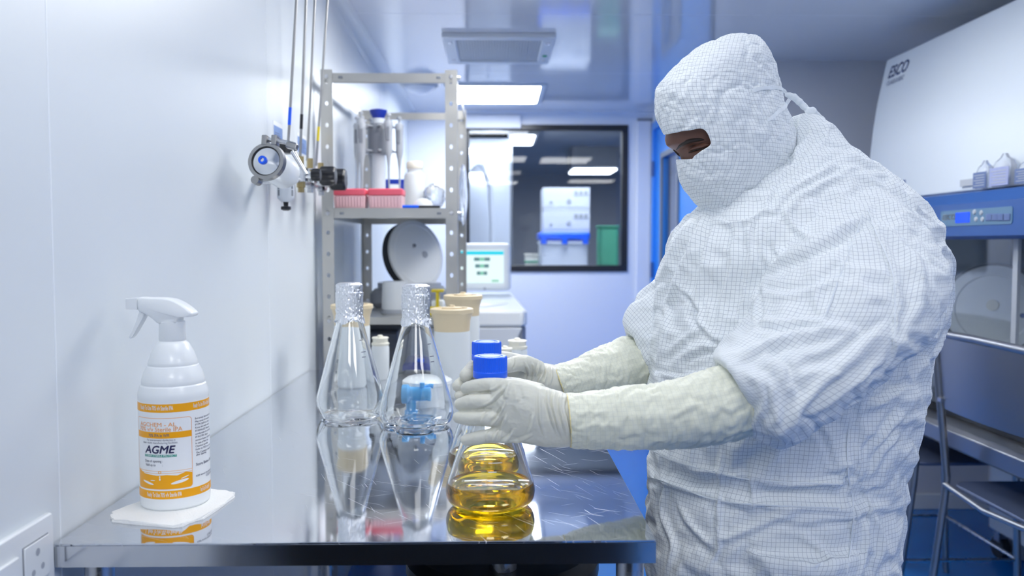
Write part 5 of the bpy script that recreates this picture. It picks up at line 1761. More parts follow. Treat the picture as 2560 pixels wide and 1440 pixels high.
M['seat_steel'] = mat('seat_steel', (0.10, 0.13, 0.22), 0.32, 0.5, noise=0.05)
ch = lab_chair(2.56, 'steel lab chair with plate backrest in front of the safety cabinet')
dup(ch, (CX_ + 0.18, 2.56 - 0.23 + 0.653, 0), 'steel lab chair mostly hidden behind the person')
# ================================================================== the person
from mathutils import noise as mnoise


def cloth_mat(name, col, line, pitch, lw, line_amt, rough=0.8, crease=0.35, sss=0.0):
    m, N, L, b = new_mat(name)
    uv = N.new('ShaderNodeUVMap')
    uv.uv_map = 'weave'
    sep = N.new('ShaderNodeSeparateXYZ')
    L.new(uv.outputs[0], sep.inputs[0])
    outs = []
    for ax in (0, 1):
        d = N.new('ShaderNodeMath')
        d.operation = 'DIVIDE'
        d.inputs[1].default_value = pitch
        L.new(sep.outputs[ax], d.inputs[0])
        p = N.new('ShaderNodeMath')
        p.operation = 'PINGPONG'
        p.inputs[1].default_value = 0.5
        L.new(d.outputs[0], p.inputs[0])
        mr = N.new('ShaderNodeMapRange')
        mr.interpolation_type = 'SMOOTHSTEP'
        mr.inputs[1].default_value = lw * 0.35
        mr.inputs[2].default_value = lw
        mr.inputs[3].default_value = 1.0
        mr.inputs[4].default_value = 0.0
        L.new(p.outputs[0], mr.inputs[0])
        outs.append(mr)
    mx = N.new('ShaderNodeMath')
    mx.operation = 'MAXIMUM'
    L.new(outs[0].outputs[0], mx.inputs[0])
    L.new(outs[1].outputs[0], mx.inputs[1])
    sc = N.new('ShaderNodeMath')
    sc.operation = 'MULTIPLY'
    sc.inputs[1].default_value = line_amt
    L.new(mx.outputs[0], sc.inputs[0])
    mix = N.new('ShaderNodeMix')
    mix.data_type = 'RGBA'
    mix.inputs[6].default_value = (*col, 1)
    mix.inputs[7].default_value = (*line, 1)
    L.new(sc.outputs[0], mix.inputs[0])
    L.new(mix.outputs[2], b.inputs['Base Color'])
    b.inputs['Roughness'].default_value = rough
    b.inputs['Sheen Weight'].default_value = 0.15
    if sss:
        b.inputs['Subsurface Weight'].default_value = sss
        b.inputs['Subsurface Radius'].default_value = (0.006, 0.005, 0.003)
        b.inputs['Subsurface Scale'].default_value = 1.0
    tc = N.new('ShaderNodeTexCoord')
    n1 = N.new('ShaderNodeTexNoise')
    n1.inputs['Scale'].default_value = 38
    n1.inputs['Detail'].default_value = 5
    n1.inputs['Roughness'].default_value = 0.55
    n1.inputs['Distortion'].default_value = 0.8
    L.new(tc.outputs['Object'], n1.inputs['Vector'])
    bp = N.new('ShaderNodeBump')
    bp.inputs['Strength'].default_value = crease
    bp.inputs['Distance'].default_value = 0.006
    L.new(n1.outputs['Fac'], bp.inputs['Height'])
    L.new(bp.outputs[0], b.inputs['Normal'])
    return m


M['suit'] = cloth_mat('cleanroom_cloth', (0.80, 0.84, 0.865), (0.16, 0.19, 0.28), 0.0065, 0.062, 0.58)
M['suit_plain'] = cloth_mat('cleanroom_tape', (0.82, 0.87, 0.91), (0.5, 0.53, 0.58), 0.0060, 0.05, 0.15)
M['glove'] = cloth_mat('latex_glove', (0.68, 0.68, 0.60), (0.5, 0.5, 0.42), 0.006, 0.05, 0.0, rough=0.42, crease=0.10, sss=0.15)
M['gauntlet'] = cloth_mat('latex_sleeve', (0.78, 0.79, 0.65), (0.50, 0.53, 0.48), 0.0065, 0.10, 0.26, rough=0.5, crease=0.25, sss=0.1)
M['rim_yellow'] = mat('glove_rim', (0.80, 0.70, 0.36), 0.45, noise=0.05, nscale=40)


def crom(a, t):
    """Catmull-Rom through rows of a at parameters t in [0, len-1]"""
    a = np.asarray(a, float)
    n = len(a)
    i = np.clip(np.floor(t).astype(int), 0, n - 2)
    f = (t - i)[:, None]
    p0, p1, p2, p3 = a[np.clip(i - 1, 0, n - 1)], a[i], a[i + 1], a[np.clip(i + 2, 0, n - 1)]
    return 0.5 * (2 * p1 + (p2 - p0) * f + (2 * p0 - 5 * p1 + 4 * p2 - p3) * f ** 2 + (3 * p1 - p0 - 3 * p2 + p3) * f ** 3)


class Loft:
    """tube through pairs of outline points with a depth half width; uv in metres"""

    def __init__(s, st, na=48, nl=60, shear=0.0, power=1.0, inset=0.0, cap=True):
        st = np.array([q if len(q) == 6 else tuple(q) + (0,) * (6 - len(q)) for q in st], float)
        t = np.linspace(0, len(st) - 1, nl)
        q = crom(st, t)
        A = np.array([P(r[0], r[1], r[4]) for r in q])
        B = np.array([P(r[2], r[3], r[4]) for r in q])
        c = (A + B) / 2
        h = (B - A) / 2
        hl = np.linalg.norm(h, axis=1)
        if inset:
            h = h * (np.maximum(hl - inset, hl * 0.3) / hl)[:, None]
        b = q[:, 5]
        if inset:
            b = np.maximum(b - inset, b * 0.3)
        th = np.linspace(-PI / 2 - PI, -PI / 2 + PI, na, endpoint=False)     # seam on the far side
        cs, sn = np.cos(th), np.sin(th)
        if power != 1.0:
            cs = np.sign(cs) * np.abs(cs) ** power
            sn = np.sign(sn) * np.abs(sn) ** power
        v = c[:, None, :] + h[:, None, :] * cs[None, :, None]
        v[:, :, 1] += b[:, None] * sn[None, :]
        if shear:
            v[:, :, 1] += shear * (v[:, :, 0] - c[:, None, 0])
        s.grid = v
        d = np.linalg.norm(np.diff(np.concatenate([v, v[:, :1]], 1), axis=1), axis=2)
        cum = np.concatenate([np.zeros((nl, 1)), np.cumsum(d, 1)], 1)
        mid = cum[:, na // 2][:, None]
        s.u = cum - mid
        step = np.linalg.norm(np.diff((v[:, na // 2]), axis=0), axis=1)
        s.vv = np.concatenate([[0], np.cumsum(step)])
        s.na, s.nl = na, nl
        s.verts = v.reshape(-1, 3)
        F_, UV = [], []
        for i in range(nl - 1):
            for k in range(na):
                k2 = (k + 1) % na
                F_.append((i * na + k, i * na + k2, (i + 1) * na + k2, (i + 1) * na + k))
                UV.append(((s.u[i, k], s.vv[i]), (s.u[i, k + 1], s.vv[i]), (s.u[i + 1, k + 1], s.vv[i + 1]), (s.u[i + 1, k], s.vv[i + 1])))
        s.quads, s.quv = F_, UV
        s.faces = list(F_)
        if cap:
            s.faces += [tuple(range(na - 1, -1, -1)), tuple(range((nl - 1) * na, nl * na))]


def join(parts):
    V, Fs, o = [], [], 0
    for v, f in parts:
        V.append(np.asarray(v, float))
        Fs += [tuple(i + o for i in q) for q in f]
        o += len(v)
    return np.concatenate(V), Fs


def remesh(V, Fs, voxel, name='tmp'):
    me = bpy.data.meshes.new(name)
    me.from_pydata(V.tolist(), [], Fs)
    bm = bmesh.new()
    bm.from_mesh(me)
    bmesh.ops.recalc_face_normals(bm, faces=bm.faces)
    bm.to_mesh(me)
    bm.free()
    o = bpy.data.objects.new(name, me)
    COL.objects.link(o)
    md = o.modifiers.new('r', 'REMESH')
    md.mode = 'VOXEL'
    md.voxel_size = voxel
    dg = bpy.context.evaluated_depsgraph_get()
    me2 = bpy.data.meshes.new_from_object(o.evaluated_get(dg))
    bpy.data.objects.remove(o)
    bpy.data.meshes.remove(me)
    v = np.empty(len(me2.vertices) * 3)
    me2.vertices.foreach_get('co', v)
    f = [tuple(p.vertices) for p in me2.polygons]
    bpy.data.meshes.remove(me2)
    return v.reshape(-1, 3), f


def edges_of(f):
    a = []
    for q in f:
        for i in range(len(q)):
            a.append((q[i], q[(i + 1) % len(q)]))
    return np.array(a)


def smooth_v(v, f, it, lam=0.5, w=None):
    e = edges_of(f)
    deg = np.zeros(len(v))
    np.add.at(deg, e[:, 0], 1)
    np.add.at(deg, e[:, 1], 1)
    deg = np.maximum(deg, 1)[:, None]
    for _ in range(it):
        acc = np.zeros_like(v)
        np.add.at(acc, e[:, 0], v[e[:, 1]])
        np.add.at(acc, e[:, 1], v[e[:, 0]])
        d = (acc / deg - v) * lam
        v = v + (d if w is None else d * w[:, None])
    return v


def normals_of(v, f):
    n = np.zeros_like(v)
    quads = np.array([q if len(q) == 4 else (q[0], q[1], q[2], q[2]) for q in f if len(q) in (3, 4)])
    nn = np.cross(v[quads[:, 2]] - v[quads[:, 0]], v[quads[:, 3]] - v[quads[:, 1]])
    tri = quads[:, 2] == quads[:, 3]
    if tri.any():
        nn[tri] = np.cross(v[quads[tri, 1]] - v[quads[tri, 0]], v[quads[tri, 2]] - v[quads[tri, 0]])
    for k in range(4):
        np.add.at(n, quads[:, k], nn)
    return n / np.maximum(np.linalg.norm(n, axis=1), 1e-12)[:, None]


def seg_dist(p, a, b):
    ab = b - a
    L2 = max(1e-9, ab @ ab)
    t = np.clip(((p - a) @ ab) / L2, 0, 1)
    c = a + t[:, None] * ab
    d = p - c
    side = np.sign(ab[0] * (p[:, 1] - a[1]) - ab[1] * (p[:, 0] - a[0]))
    return np.linalg.norm(d, axis=1), side, t


def folds(v, f, lst, seed=0):
    """push the camera side of a surface out or in along drawn crease lines; line: (points, width px, height m)"""
    n = normals_of(v, f)
    view = v - np.array([0, 0, CAMZ])
    view /= np.linalg.norm(view, axis=1)[:, None]
    facing = np.clip(-(n * view).sum(1) * 2.5, 0, 1)
    px = proj(v)
    disp = np.zeros(len(v))
    for pts, wd, hgt in lst:
        pts = np.array(pts, float)
        t = np.linspace(0, len(pts) - 1, max(2, (len(pts) - 1) * 5 + 1))
        q = crom(pts, t) if len(pts) > 2 else pts
        lo, hi = q.min(0) - 4 * wd, q.max(0) + 4 * wd
        idx = np.nonzero((px > lo).all(1) & (px < hi).all(1) & (facing > 0))[0]
        if not len(idx):
            continue
        best = np.full(len(idx), 1e9)
        sd = np.zeros(len(idx))
        par = np.zeros(len(idx))
        m = len(q) - 1
        for i in range(m):
            d, s_, tt = seg_dist(px[idx], q[i], q[i + 1])
            k = d < best
            best[k] = d[k]
            sd[k] = s_[k]
            par[k] = (i + tt[k]) / m
        taper = np.clip(np.minimum(par, 1 - par) * 4, 0.15, 1)
        x = best / wd
        prof_ = np.exp(-x * x) - 0.55 * np.exp(-((x - 1.7) / 0.9) ** 2) * (sd > 0)
        disp[idx] += hgt * prof_ * taper * facing[idx]
    return v + n * disp[:, None]


def crumple(v, f, amp, scale, seed, octv=3, gain=0.5, stretch=(1, 1, 1), ridged=True):
    n = normals_of(v, f)
    out = np.zeros(len(v))
    q = v * np.array(stretch) * scale + seed * 7.31
    a, fr = 1.0, 1.0
    for o_ in range(octv):
        w_ = np.array([mnoise.noise(Vector(p)) for p in q * fr])
        out += a * ((0.35 - np.abs(w_)) * 1.6 if ridged else w_)
        a *= gain
        fr *= 2.1
    return v + n * (out * amp)[:, None]


def mesh_obj(name, v, f, m, parent=None, uv=None, smooth=180, origin=None, mats=None):
    off = np.array(parent.location if parent is not None and parent.parent is None else (parent.parent.location if parent is not None else (origin if origin is not None else (0, 0, 0))))
    me = bpy.data.meshes.new(name)
    me.from_pydata((v - off).tolist(), [], f)
    me.materials.append(m)
    if uv is not None:
        l = me.uv_layers.new(name='weave')
        l.data.foreach_set('uv', np.asarray(uv, float).reshape(-1))
    me.update()
    me.shade_smooth()
    o = bpy.data.objects.new(name, me)
    COL.objects.link(o)
    if parent is not None:
        o.parent = parent
    else:
        o.location = off
    return o


def bary(p, a, b, c):
    v0, v1, v2 = b - a, c - a, p - a
    d00, d01, d11, d20, d21 = v0 @ v0, v0 @ v1, v1 @ v1, v2 @ v0, v2 @ v1
    den = d00 * d11 - d01 * d01
    if abs(den) < 1e-18:
        return 1.0, 0.0, 0.0
    y = (d11 * d20 - d01 * d21) / den
    z = (d00 * d21 - d01 * d20) / den
    return 1 - y - z, y, z


def transfer_uv(v, f, lofts):
    """loop uv for a remeshed surface from the nearest of the tubes it was made of"""
    V, T, own, trees, tris, tuv = [], [], [], [], [], []
    o = 0
    for li, l in enumerate(lofts):
        t_, u_ = [], []
        for q, w_ in zip(l.quads, l.quv):
            t_ += [(q[0], q[1], q[2]), (q[0], q[2], q[3])]
            u_ += [(w_[0], w_[1], w_[2]), (w_[0], w_[2], w_[3])]
        vl = [Vector(p) for p in l.verts]
        trees.append(BVHTree.FromPolygons(vl, t_))
        tris.append(np.array(t_))
        tuv.append(np.array(u_, float))
        V += vl
        T += [tuple(k + o for k in q) for q in t_]
        own += [li] * len(t_)
        o += len(vl)
    tree = BVHTree.FromPolygons(V, T)
    uvs, cache = [], {}
    for q in f:
        c = Vector(v[list(q)].mean(0))
        li = own[tree.find_nearest(c)[2]]
        l = lofts[li]
        for i in q:
            key = (li, i)
            if key not in cache:
                p, _, k, _ = trees[li].find_nearest(Vector(v[i]))
                a, b, c_ = (l.verts[j] for j in tris[li][k])
                w0, w1, w2 = bary(np.array(p), a, b, c_)
                w_ = tuv[li][k]
                cache[key] = w0 * w_[0] + w1 * w_[1] + w2 * w_[2] + np.array([li * 0.37, li * 0.21])
            uvs.append(cache[key])
    return uvs


def cloth_relax(v, f, frames=20, grow=0.06, pin=0.25, mass=0.15, bend=0.3, gravity=0.4, tens=18.0, quality=4, pinw=None):
    """let the cloth buckle by itself: the fabric is a little too large for the shape that holds it"""
    me = bpy.data.meshes.new('cloth')
    me.from_pydata(v.tolist(), [], f)
    o = bpy.data.objects.new('cloth', me)
    COL.objects.link(o)
    g = o.vertex_groups.new(name='hold')
    if pinw is None:
        g.add(list(range(len(v))), pin, 'REPLACE')
    else:
        for k in np.unique(np.round(pinw, 2)):
            g.add(np.nonzero(np.round(pinw, 2) == k)[0].tolist(), float(k), 'REPLACE')
    m = o.modifiers.new('cloth', 'CLOTH')
    st = m.settings
    st.quality = quality
    st.mass = mass
    st.tension_stiffness = st.compression_stiffness = tens
    st.shear_stiffness = tens * 0.5
    st.bending_stiffness = bend
    st.vertex_group_mass = 'hold'
    st.pin_stiffness = 1.0
    st.shrink_min = -grow
    st.effector_weights.gravity = gravity
    st.air_damping = 2.0
    m.collision_settings.use_collision = False
    m.collision_settings.use_self_collision = False
    m.point_cache.frame_start = 1
    m.point_cache.frame_end = frames + 1
    for fr in range(1, frames + 1):
        S.frame_set(fr)
    dg = bpy.context.evaluated_depsgraph_get()
    me2 = o.evaluated_get(dg).data
    out = np.empty(len(me2.vertices) * 3)
    me2.vertices.foreach_get('co', out)
    bpy.data.objects.remove(o)
    bpy.data.meshes.remove(me)
    S.frame_set(1)
    return out.reshape(-1, 3)


def settle(v, f, grow, pin, keep=60, **kw):
    """relax as cloth, then keep only the wrinkles: the slow part of the movement is taken back"""
    r = cloth_relax(v, f, kw.pop('frames', 14), grow, pin, gravity=0.0, **kw)
    d = r - v
    slow = smooth_v(d, f, keep, 0.7)
    return v + d - slow * 0.85


def C3(pts):                      # crop 3 (1540,500 at 1.531) to picture pixels
    return [(1540 + x / 1.531, 500 + y / 1.531) for x, y in pts]


def C7(pts):                      # crop of the head (1560,60 at 2.667)
    return [(1560 + x / 2.667, 60 + y / 2.667) for x, y in pts]


def C8(pts):                      # crop of the arms (1080,820 at 2.667)
    return [(1080 + x / 2.667, 820 + y / 2.667) for x, y in pts]


# ------------------------------------------------------------------ garment tubes
TORSO = [(1985, 290, 2022, 290, 1.52, .030), (1978, 325, 2068, 325, 1.52, .058), (1955, 370, 2102, 370, 1.51, .080), (1900, 415, 2160, 415, 1.50, .110), (1830, 455, 2212, 455, 1.50, .140),
         (1775, 500, 2262, 500, 1.50, .168), (1728, 545, 2296, 545, 1.50, .188), (1692, 590, 2318, 590, 1.50, .20), (1668, 650, 2335, 650, 1.50, .205), (1650, 720, 2338, 720, 1.50, .205),
         (1640, 800, 2326, 800, 1.49, .205), (1633, 880, 2298, 880, 1.48, .20), (1630, 960, 2284, 960, 1.47, .195), (1633, 1040, 2268, 1040, 1.47, .190), (1634, 1110, 2256, 1110, 1.47, .186),
         (1634, 1165, 2242, 1165, 1.47, .180), (1632, 1220, 2234, 1220, 1.47, .180), (1624, 1290, 2228, 1290, 1.47, .186), (1618, 1360, 2219, 1360, 1.47, .19), (1622, 1440, 2214, 1440, 1.47, .19), (1640, 1500, 2200, 1500, 1.47, .18)]
NSLEEVE = [(2080, 455, 2215, 480, 1.42, .06), (2010, 520, 2262, 535, 1.38, .095), (1955, 610, 2316, 620, 1.33, .120), (1925, 690, 2342, 690, 1.29, .128), (1890, 780, 2322, 790, 1.26, .125),
           (1836, 842, 2240, 890, 1.235, .118), (1800, 878, 2110, 1000, 1.215, .105), (1790, 895, 1968, 1106, 1.205, .085), (1806, 908, 1898, 1092, 1.205, .066), (1822, 914, 1866, 1076, 1.205, .052)]
FSLEEVE = [(1745, 590, 1850, 640, 1.62, .06), (1690, 655, 1800, 760, 1.60, .075), (1636, 705, 1760, 860, 1.59, .08), (1590, 752, 1720, 930, 1.58, .078), (1562, 798, 1672, 968, 1.57, .068), (1574, 836, 1636, 965, 1.565, .056), (1592, 856, 1620, 950, 1.56, .046)]
FGAUNT = [(1588, 846, 1634, 958, 1.562, .054), (1560, 842, 1612, 964, 1.553, .053), (1512, 864, 1565, 972, 1.525, .050), (1476, 878, 1520, 980, 1.505, .047), (1440, 898, 1475, 986, 1.485, .043), (1408, 908, 1440, 990, 1.465, .038), (1386, 914, 1412, 988, 1.455, .034)]
NGAUNT = [(1830, 906, 1874, 1084, 1.205, .060), (1790, 920, 1838, 1096, 1.203, .059), (1720, 942, 1762, 1110, 1.200, .056), (1650, 960, 1680, 1117, 1.198, .052), (1580, 966, 1600, 1120, 1.197, .049), (1510, 977, 1522, 1120, 1.197, .045), (1450, 985, 1458, 1118, 1.197, .041), (1417, 986, 1426, 1116, 1.197, .038)]
NHAND = [(1462, 1000, 1466, 1104, 1.197, .028), (1432, 993, 1436, 1110, 1.197, .0315), (1408, 982, 1413, 1116, 1.1965, .034), (1360, 967, 1362, 1116, 1.194, .031), (1320, 955, 1322, 1110, 1.191, .027), (1285, 948, 1286, 1102, 1.190, .022), (1256, 947, 1256, 1096, 1.191, .0175), (1226, 955, 1236, 1084, 1.195, .012)]
FHAND = [(1428, 922, 1440, 978, 1.466, .024), (1404, 916, 1418, 984, 1.460, .028), (1378, 911, 1392, 990, 1.452, .0325), (1345, 906, 1352, 990, 1.448, .030), (1310, 896, 1314, 986, 1.447, .025), (1286, 892, 1288, 984, 1.450, .019), (1262, 900, 1262, 980, 1.455, .014)]


def leg_tube(x, y, fx):
    """trouser leg and boot, in world coordinates"""
    mb = MB()
    pts = [(x, y, 0.80), (x, y, 0.62), (x - 0.005, y, 0.48), (x + 0.01, y, 0.30), (x + 0.012, y, 0.16), (x + 0.012, y, 0.08)]
    mb.tube(pts, [0.125, 0.112, 0.095, 0.090, 0.080, 0.074], 28)
    return np.array(mb.v), mb.f


class WrapTube:                   # the same interface as Loft for a plain tube along z
    def __init__(s, v, n):
        s.verts = v
        na, nl = n, len(v) // n
        g = v.reshape(nl, na, 3)
        d = np.linalg.norm(np.diff(np.concatenate([g, g[:, :1]], 1), axis=1), axis=2)
        u = np.concatenate([np.zeros((nl, 1)), np.cumsum(d, 1)], 1)
        s.quads, s.quv = [], []
        for i in range(nl - 1):
            for k in range(na):
                s.quads.append((i * na + k, i * na + (k + 1) % na, (i + 1) * na + (k + 1) % na, (i + 1) * na + k))
                s.quv.append(((u[i, k], -g[i, k, 2]), (u[i, k + 1], -g[i, k, 2]), (u[i + 1, k + 1], -g[i + 1, k, 2]), (u[i + 1, k], -g[i + 1, k, 2])))


lt = Loft(TORSO, 96, 110, power=0.92)
ln = Loft(NSLEEVE, 72, 80, power=0.95)
lf = Loft(FSLEEVE, 48, 50)
LEGS = [(0.49, 1.38), (0.43, 1.585)]
lv, lfs = [], []
for x, y in LEGS:
    a, b = leg_tube(x, y, 0)
    lv.append(a)
    lfs.append(b)

# ------------------------------------------------------------------ body: one continuous skin under the clothes, head with a face
HOODR = [(1850, 95, 1885, 93, .020), (1795, 103, 1904, 103, .042), (1748, 122, 1921, 122, .062), (1708, 150, 1937, 150, .078), (1674, 180, 1948, 180, .088), (1648, 212, 1957, 212, .094), (1633, 240, 1962, 240, .097),
         (1633, 272, 1974, 272, .099), (1640, 304, 1990, 304, .099), (1652, 338, 1998, 338, .098), (1668, 370, 1997, 370, .096), (1683, 400, 1989, 400, .093), (1691, 430, 1973, 430, .089), (1700, 460, 1950, 460, .083), (1721, 490, 1920, 490, .072), (1752, 520, 1888, 520, .055), (1788, 545, 1856, 545, .030), (1812, 552, 1838, 553, .012)]
HY_ = 1.47
SH = 0.30
HOODST = [(a, b, c, d, HY_, e) for a, b, c, d, e in HOODR]
lh = Loft(HOODST, 130, 130, shear=SH, power=0.93)
lhb = Loft(HOODST, 64, 64, shear=SH, power=0.95, inset=0.012)
nb = Loft([(1800, 470, 1990, 440, 1.49, .065), (1830, 520, 2040, 470, 1.49, .075), (1850, 600, 2100, 560, 1.49, .085)], 32, 12)
tb = Loft(TORSO[3:], 48, 48, inset=0.03)
na_ = Loft(NSLEEVE, 32, 32, inset=0.045)
fa_ = Loft(FSLEEVE, 32, 24, inset=0.025)
ng_ = Loft(NGAUNT, 24, 24, inset=0.014)
fg_ = Loft(FGAUNT, 24, 24, inset=0.012)


def tube3(pts, rad, n=16, tip=True):
    """finger: pixel path with depth (px,py,Y), radii in metres, rounded tip"""
    w3 = [P(*p) for p in pts]
    a = np.array([list(p) + [r] for p, r in zip(w3, rad)])
    q = crom(a, np.linspace(0, len(a) - 1, (len(a) - 1) * 5 + 1))
    ps, rs = [Vector(p[:3]) for p in q], [p[3] for p in q]
    if tip:
        d = (ps[-1] - ps[-2]).normalized()
        r = rs[-1]
        base = ps[-1]
        for k in range(1, 5):
            an = PI / 2 * k / 4.4
            ps.append(base + d * r * math.sin(an))
            rs.append(r * math.cos(an))
    mb = MB().tube(ps, rs, n)
    return np.array(mb.v), mb.f


# fingers of the nearer hand (index, middle, ring, little, thumb), tips curling round the flask
NF = [([(1330, 985, 1.192), (1268, 968, 1.197), (1220, 963, 1.202), (1182, 967, 1.210), (1166, 971, 1.218)], [.0125, .0112, .0098, .0092, .0082]),
      ([(1330, 1012, 1.190), (1262, 1006, 1.192), (1216, 1003, 1.194), (1176, 1006, 1.203), (1152, 1011, 1.214)], [.0128, .0118, .0108, .0104, .0086]),
      ([(1330, 1045, 1.190), (1262, 1045, 1.188), (1216, 1046, 1.187), (1174, 1046, 1.196), (1146, 1044, 1.208)], [.0126, .0118, .0104, .0096, .0080]),
      ([(1325, 1082, 1.192), (1262, 1086, 1.188), (1222, 1090, 1.184), (1190, 1096, 1.188), (1165, 1100, 1.195)], [.0122, .0110, .0096, .0088, .0074]),
      ([(1350, 985, 1.205), (1312, 972, 1.226), (1275, 962, 1.252), (1240, 958, 1.272), (1214, 958, 1.276)], [.014, .0125, .0108, .0100, .0085])]
FFG = [([(1330, 915, 1.450), (1280, 900, 1.466), (1230, 896, 1.466), (1190, 915, 1.450), (1166, 938, 1.430)], [.0130, .0118, .0116, .0122, .0110]),
       ([(1330, 938, 1.452), (1262, 930, 1.470), (1205, 934, 1.466), (1162, 952, 1.445), (1144, 965, 1.430)], [.0128, .0118, .0108, .0098, .0086]),
       ([(1330, 962, 1.452), (1262, 958, 1.470), (1205, 962, 1.464), (1165, 980, 1.442), (1148, 989, 1.428)], [.0124, .0114, .0102, .0092, .0080]),
       ([(1330, 980, 1.452), (1262, 984, 1.468), (1210, 990, 1.458), (1176, 1004, 1.440)], [.0112, .0104, .0092, .0076]),
       ([(1345, 925, 1.435), (1310, 908, 1.414), (1278, 912, 1.398), (1240, 922, 1.392), (1218, 925, 1.394)], [.0150, .0135, .0115, .0105, .0085])]

bodyparts = [(l.verts, l.faces) for l in (lhb, nb, tb, na_, fa_, ng_, fg_)]
for li in (Loft(NHAND, 24, 20, inset=0.006), Loft(FHAND, 24, 20, inset=0.006)):
    bodyparts.append((li.verts, li.faces))
for pts, rad in NF + FFG:
    bodyparts.append(tube3(pts, [r * 0.62 for r in rad], 10))
for x, y in LEGS:
    mb = MB().tube([(x, y, 0.82), (x, y, 0.5), (x + 0.01, y, 0.3), (x + 0.012, y, 0.07)], [0.085, 0.065, 0.055, 0.042], 18)
    mb.lathe([(0, -0.10), (0.035, -0.09), (0.045, -0.04), (0.042, 0.06), (0.03, 0.14), (0, 0.155)], (x + 0.012, y, 0.050), 16, Matrix.Rotation(-PI / 2, 3, 'Y'))
    bodyparts.append((np.array(mb.v), mb.f))
bv, bf = remesh(*join(bodyparts), 0.0048)
bv = smooth_v(bv, bf, 3)


# the face: brow ridge, eye sockets, bridge of the nose, cheek, mouth, placed by the eye slot
def face_push(v, f, lst):
    n = normals_of(v, f)
    px = proj(v)
    view = v - np.array([0, 0, CAMZ])
    view /= np.linalg.norm(view, axis=1)[:, None]
    fc_ = np.clip(-(n * view).sum(1) * 3 + 0.5, 0, 1) * (v[:, 2] > 1.3)
    d = np.zeros(len(v))
    for x, y, rx, ry, h_ in lst:
        d += h_ * np.exp(-((px[:, 0] - x) / rx) ** 2 - ((px[:, 1] - y) / ry) ** 2) * fc_
    return v + n * d[:, None]


bv = face_push(bv, bf, [(1666, 362, 26, 32, 0.030), (1735, 372, 24, 11, -0.008), (1680, 392, 12, 8, -0.004), (1722, 352, 34, 7, 0.004), (1692, 410, 14, 22, 0.006), (1735, 410, 30, 14, 0.003), (1700, 470, 20, 5, -0.004), (1700, 460, 20, 5, 0.003), (1700, 480, 18, 5, 0.003)])
POS = (0.45, 1.48, 0.0)
person = mesh_obj('person', bv, bf, M['skin'], None, origin=POS)
tag(person, 'person in white gridded cleanroom suit, hood and gloves looking down at two capped flasks', 'person')
bt = BVHTree.FromPolygons([Vector(p) for p in bv], bf)


def on_body(px, py, lift=0.0):
    o = Vector((0, 0, CAMZ))
    d = (P(px, py, 1.0) - o).normalized()
    h, n, i, t_ = bt.ray_cast(o, d)
    for k in range(40):
        if h is not None:
            break
        d = (P(px + k + 1, py, 1.0) - o).normalized()
        h, n, i, t_ = bt.ray_cast(o, d)
    return h + n * lift, n


def strand(name, pts, rad, m, lift, parent):
    ps = []
    for p in pts:
        q, _ = on_body(p[0], p[1], lift)
        ps.append(q)
    a = np.array([list(p) + [r] for p, r in zip(ps, rad)])
    q = crom(a, np.linspace(0, len(a) - 1, (len(a) - 1) * 4 + 1))
    mb = MB().tube([Vector(p[:3]) for p in q], [p[3] for p in q], 8)
    return mb.build(name, m, parent)


strand('eyebrow', [(1690, 375), (1704, 362), (1724, 354), (1746, 349), (1762, 350)], [.0016, .0034, .0038, .0030, .0012], M['hair'], -0.0012, person)
strand('eyebrow', [(1667, 374), (1673, 379), (1680, 384), (1688, 390)], [.0012, .0028, .0030, .0014], M['hair'], -0.0004, person)
q, nn = on_body(1748, 371, -0.0125)
eb = MB().lathe([(0, -0.0115), (0.008, -0.0082), (0.0115, 0), (0.008, 0.0082), (0, 0.0115)], q, 20).build('eyeball', M['eye'], person)
strand('eyelid', [(1722, 377), (1734, 371), (1748, 366), (1762, 363), (1774, 362)], [.0012, .0032, .0040, .0034, .0012], M['skin'], 0.0008, person)
strand('eyelashes', [(1724, 382), (1735, 378), (1748, 374), (1760, 370), (1770, 368)], [.0004, .0011, .0014, .0012, .0004], M['hair'], 0.0026, person)
strand('lid_crease', [(1722, 368), (1736, 362), (1752, 357), (1768, 354)], [.0003, .0007, .0007, .0003], M['hair'], -0.0002, person)

# ------------------------------------------------------------------ coverall
cv, cf = remesh(*join([(l.verts, l.faces) for l in (lt, ln, lf)] + list(zip(lv, lfs))), 0.0080)
cv = smooth_v(cv, cf, 2)
cuv = transfer_uv(cv, cf, [lt, ln, lf] + [WrapTube(a, 28) for a in lv])
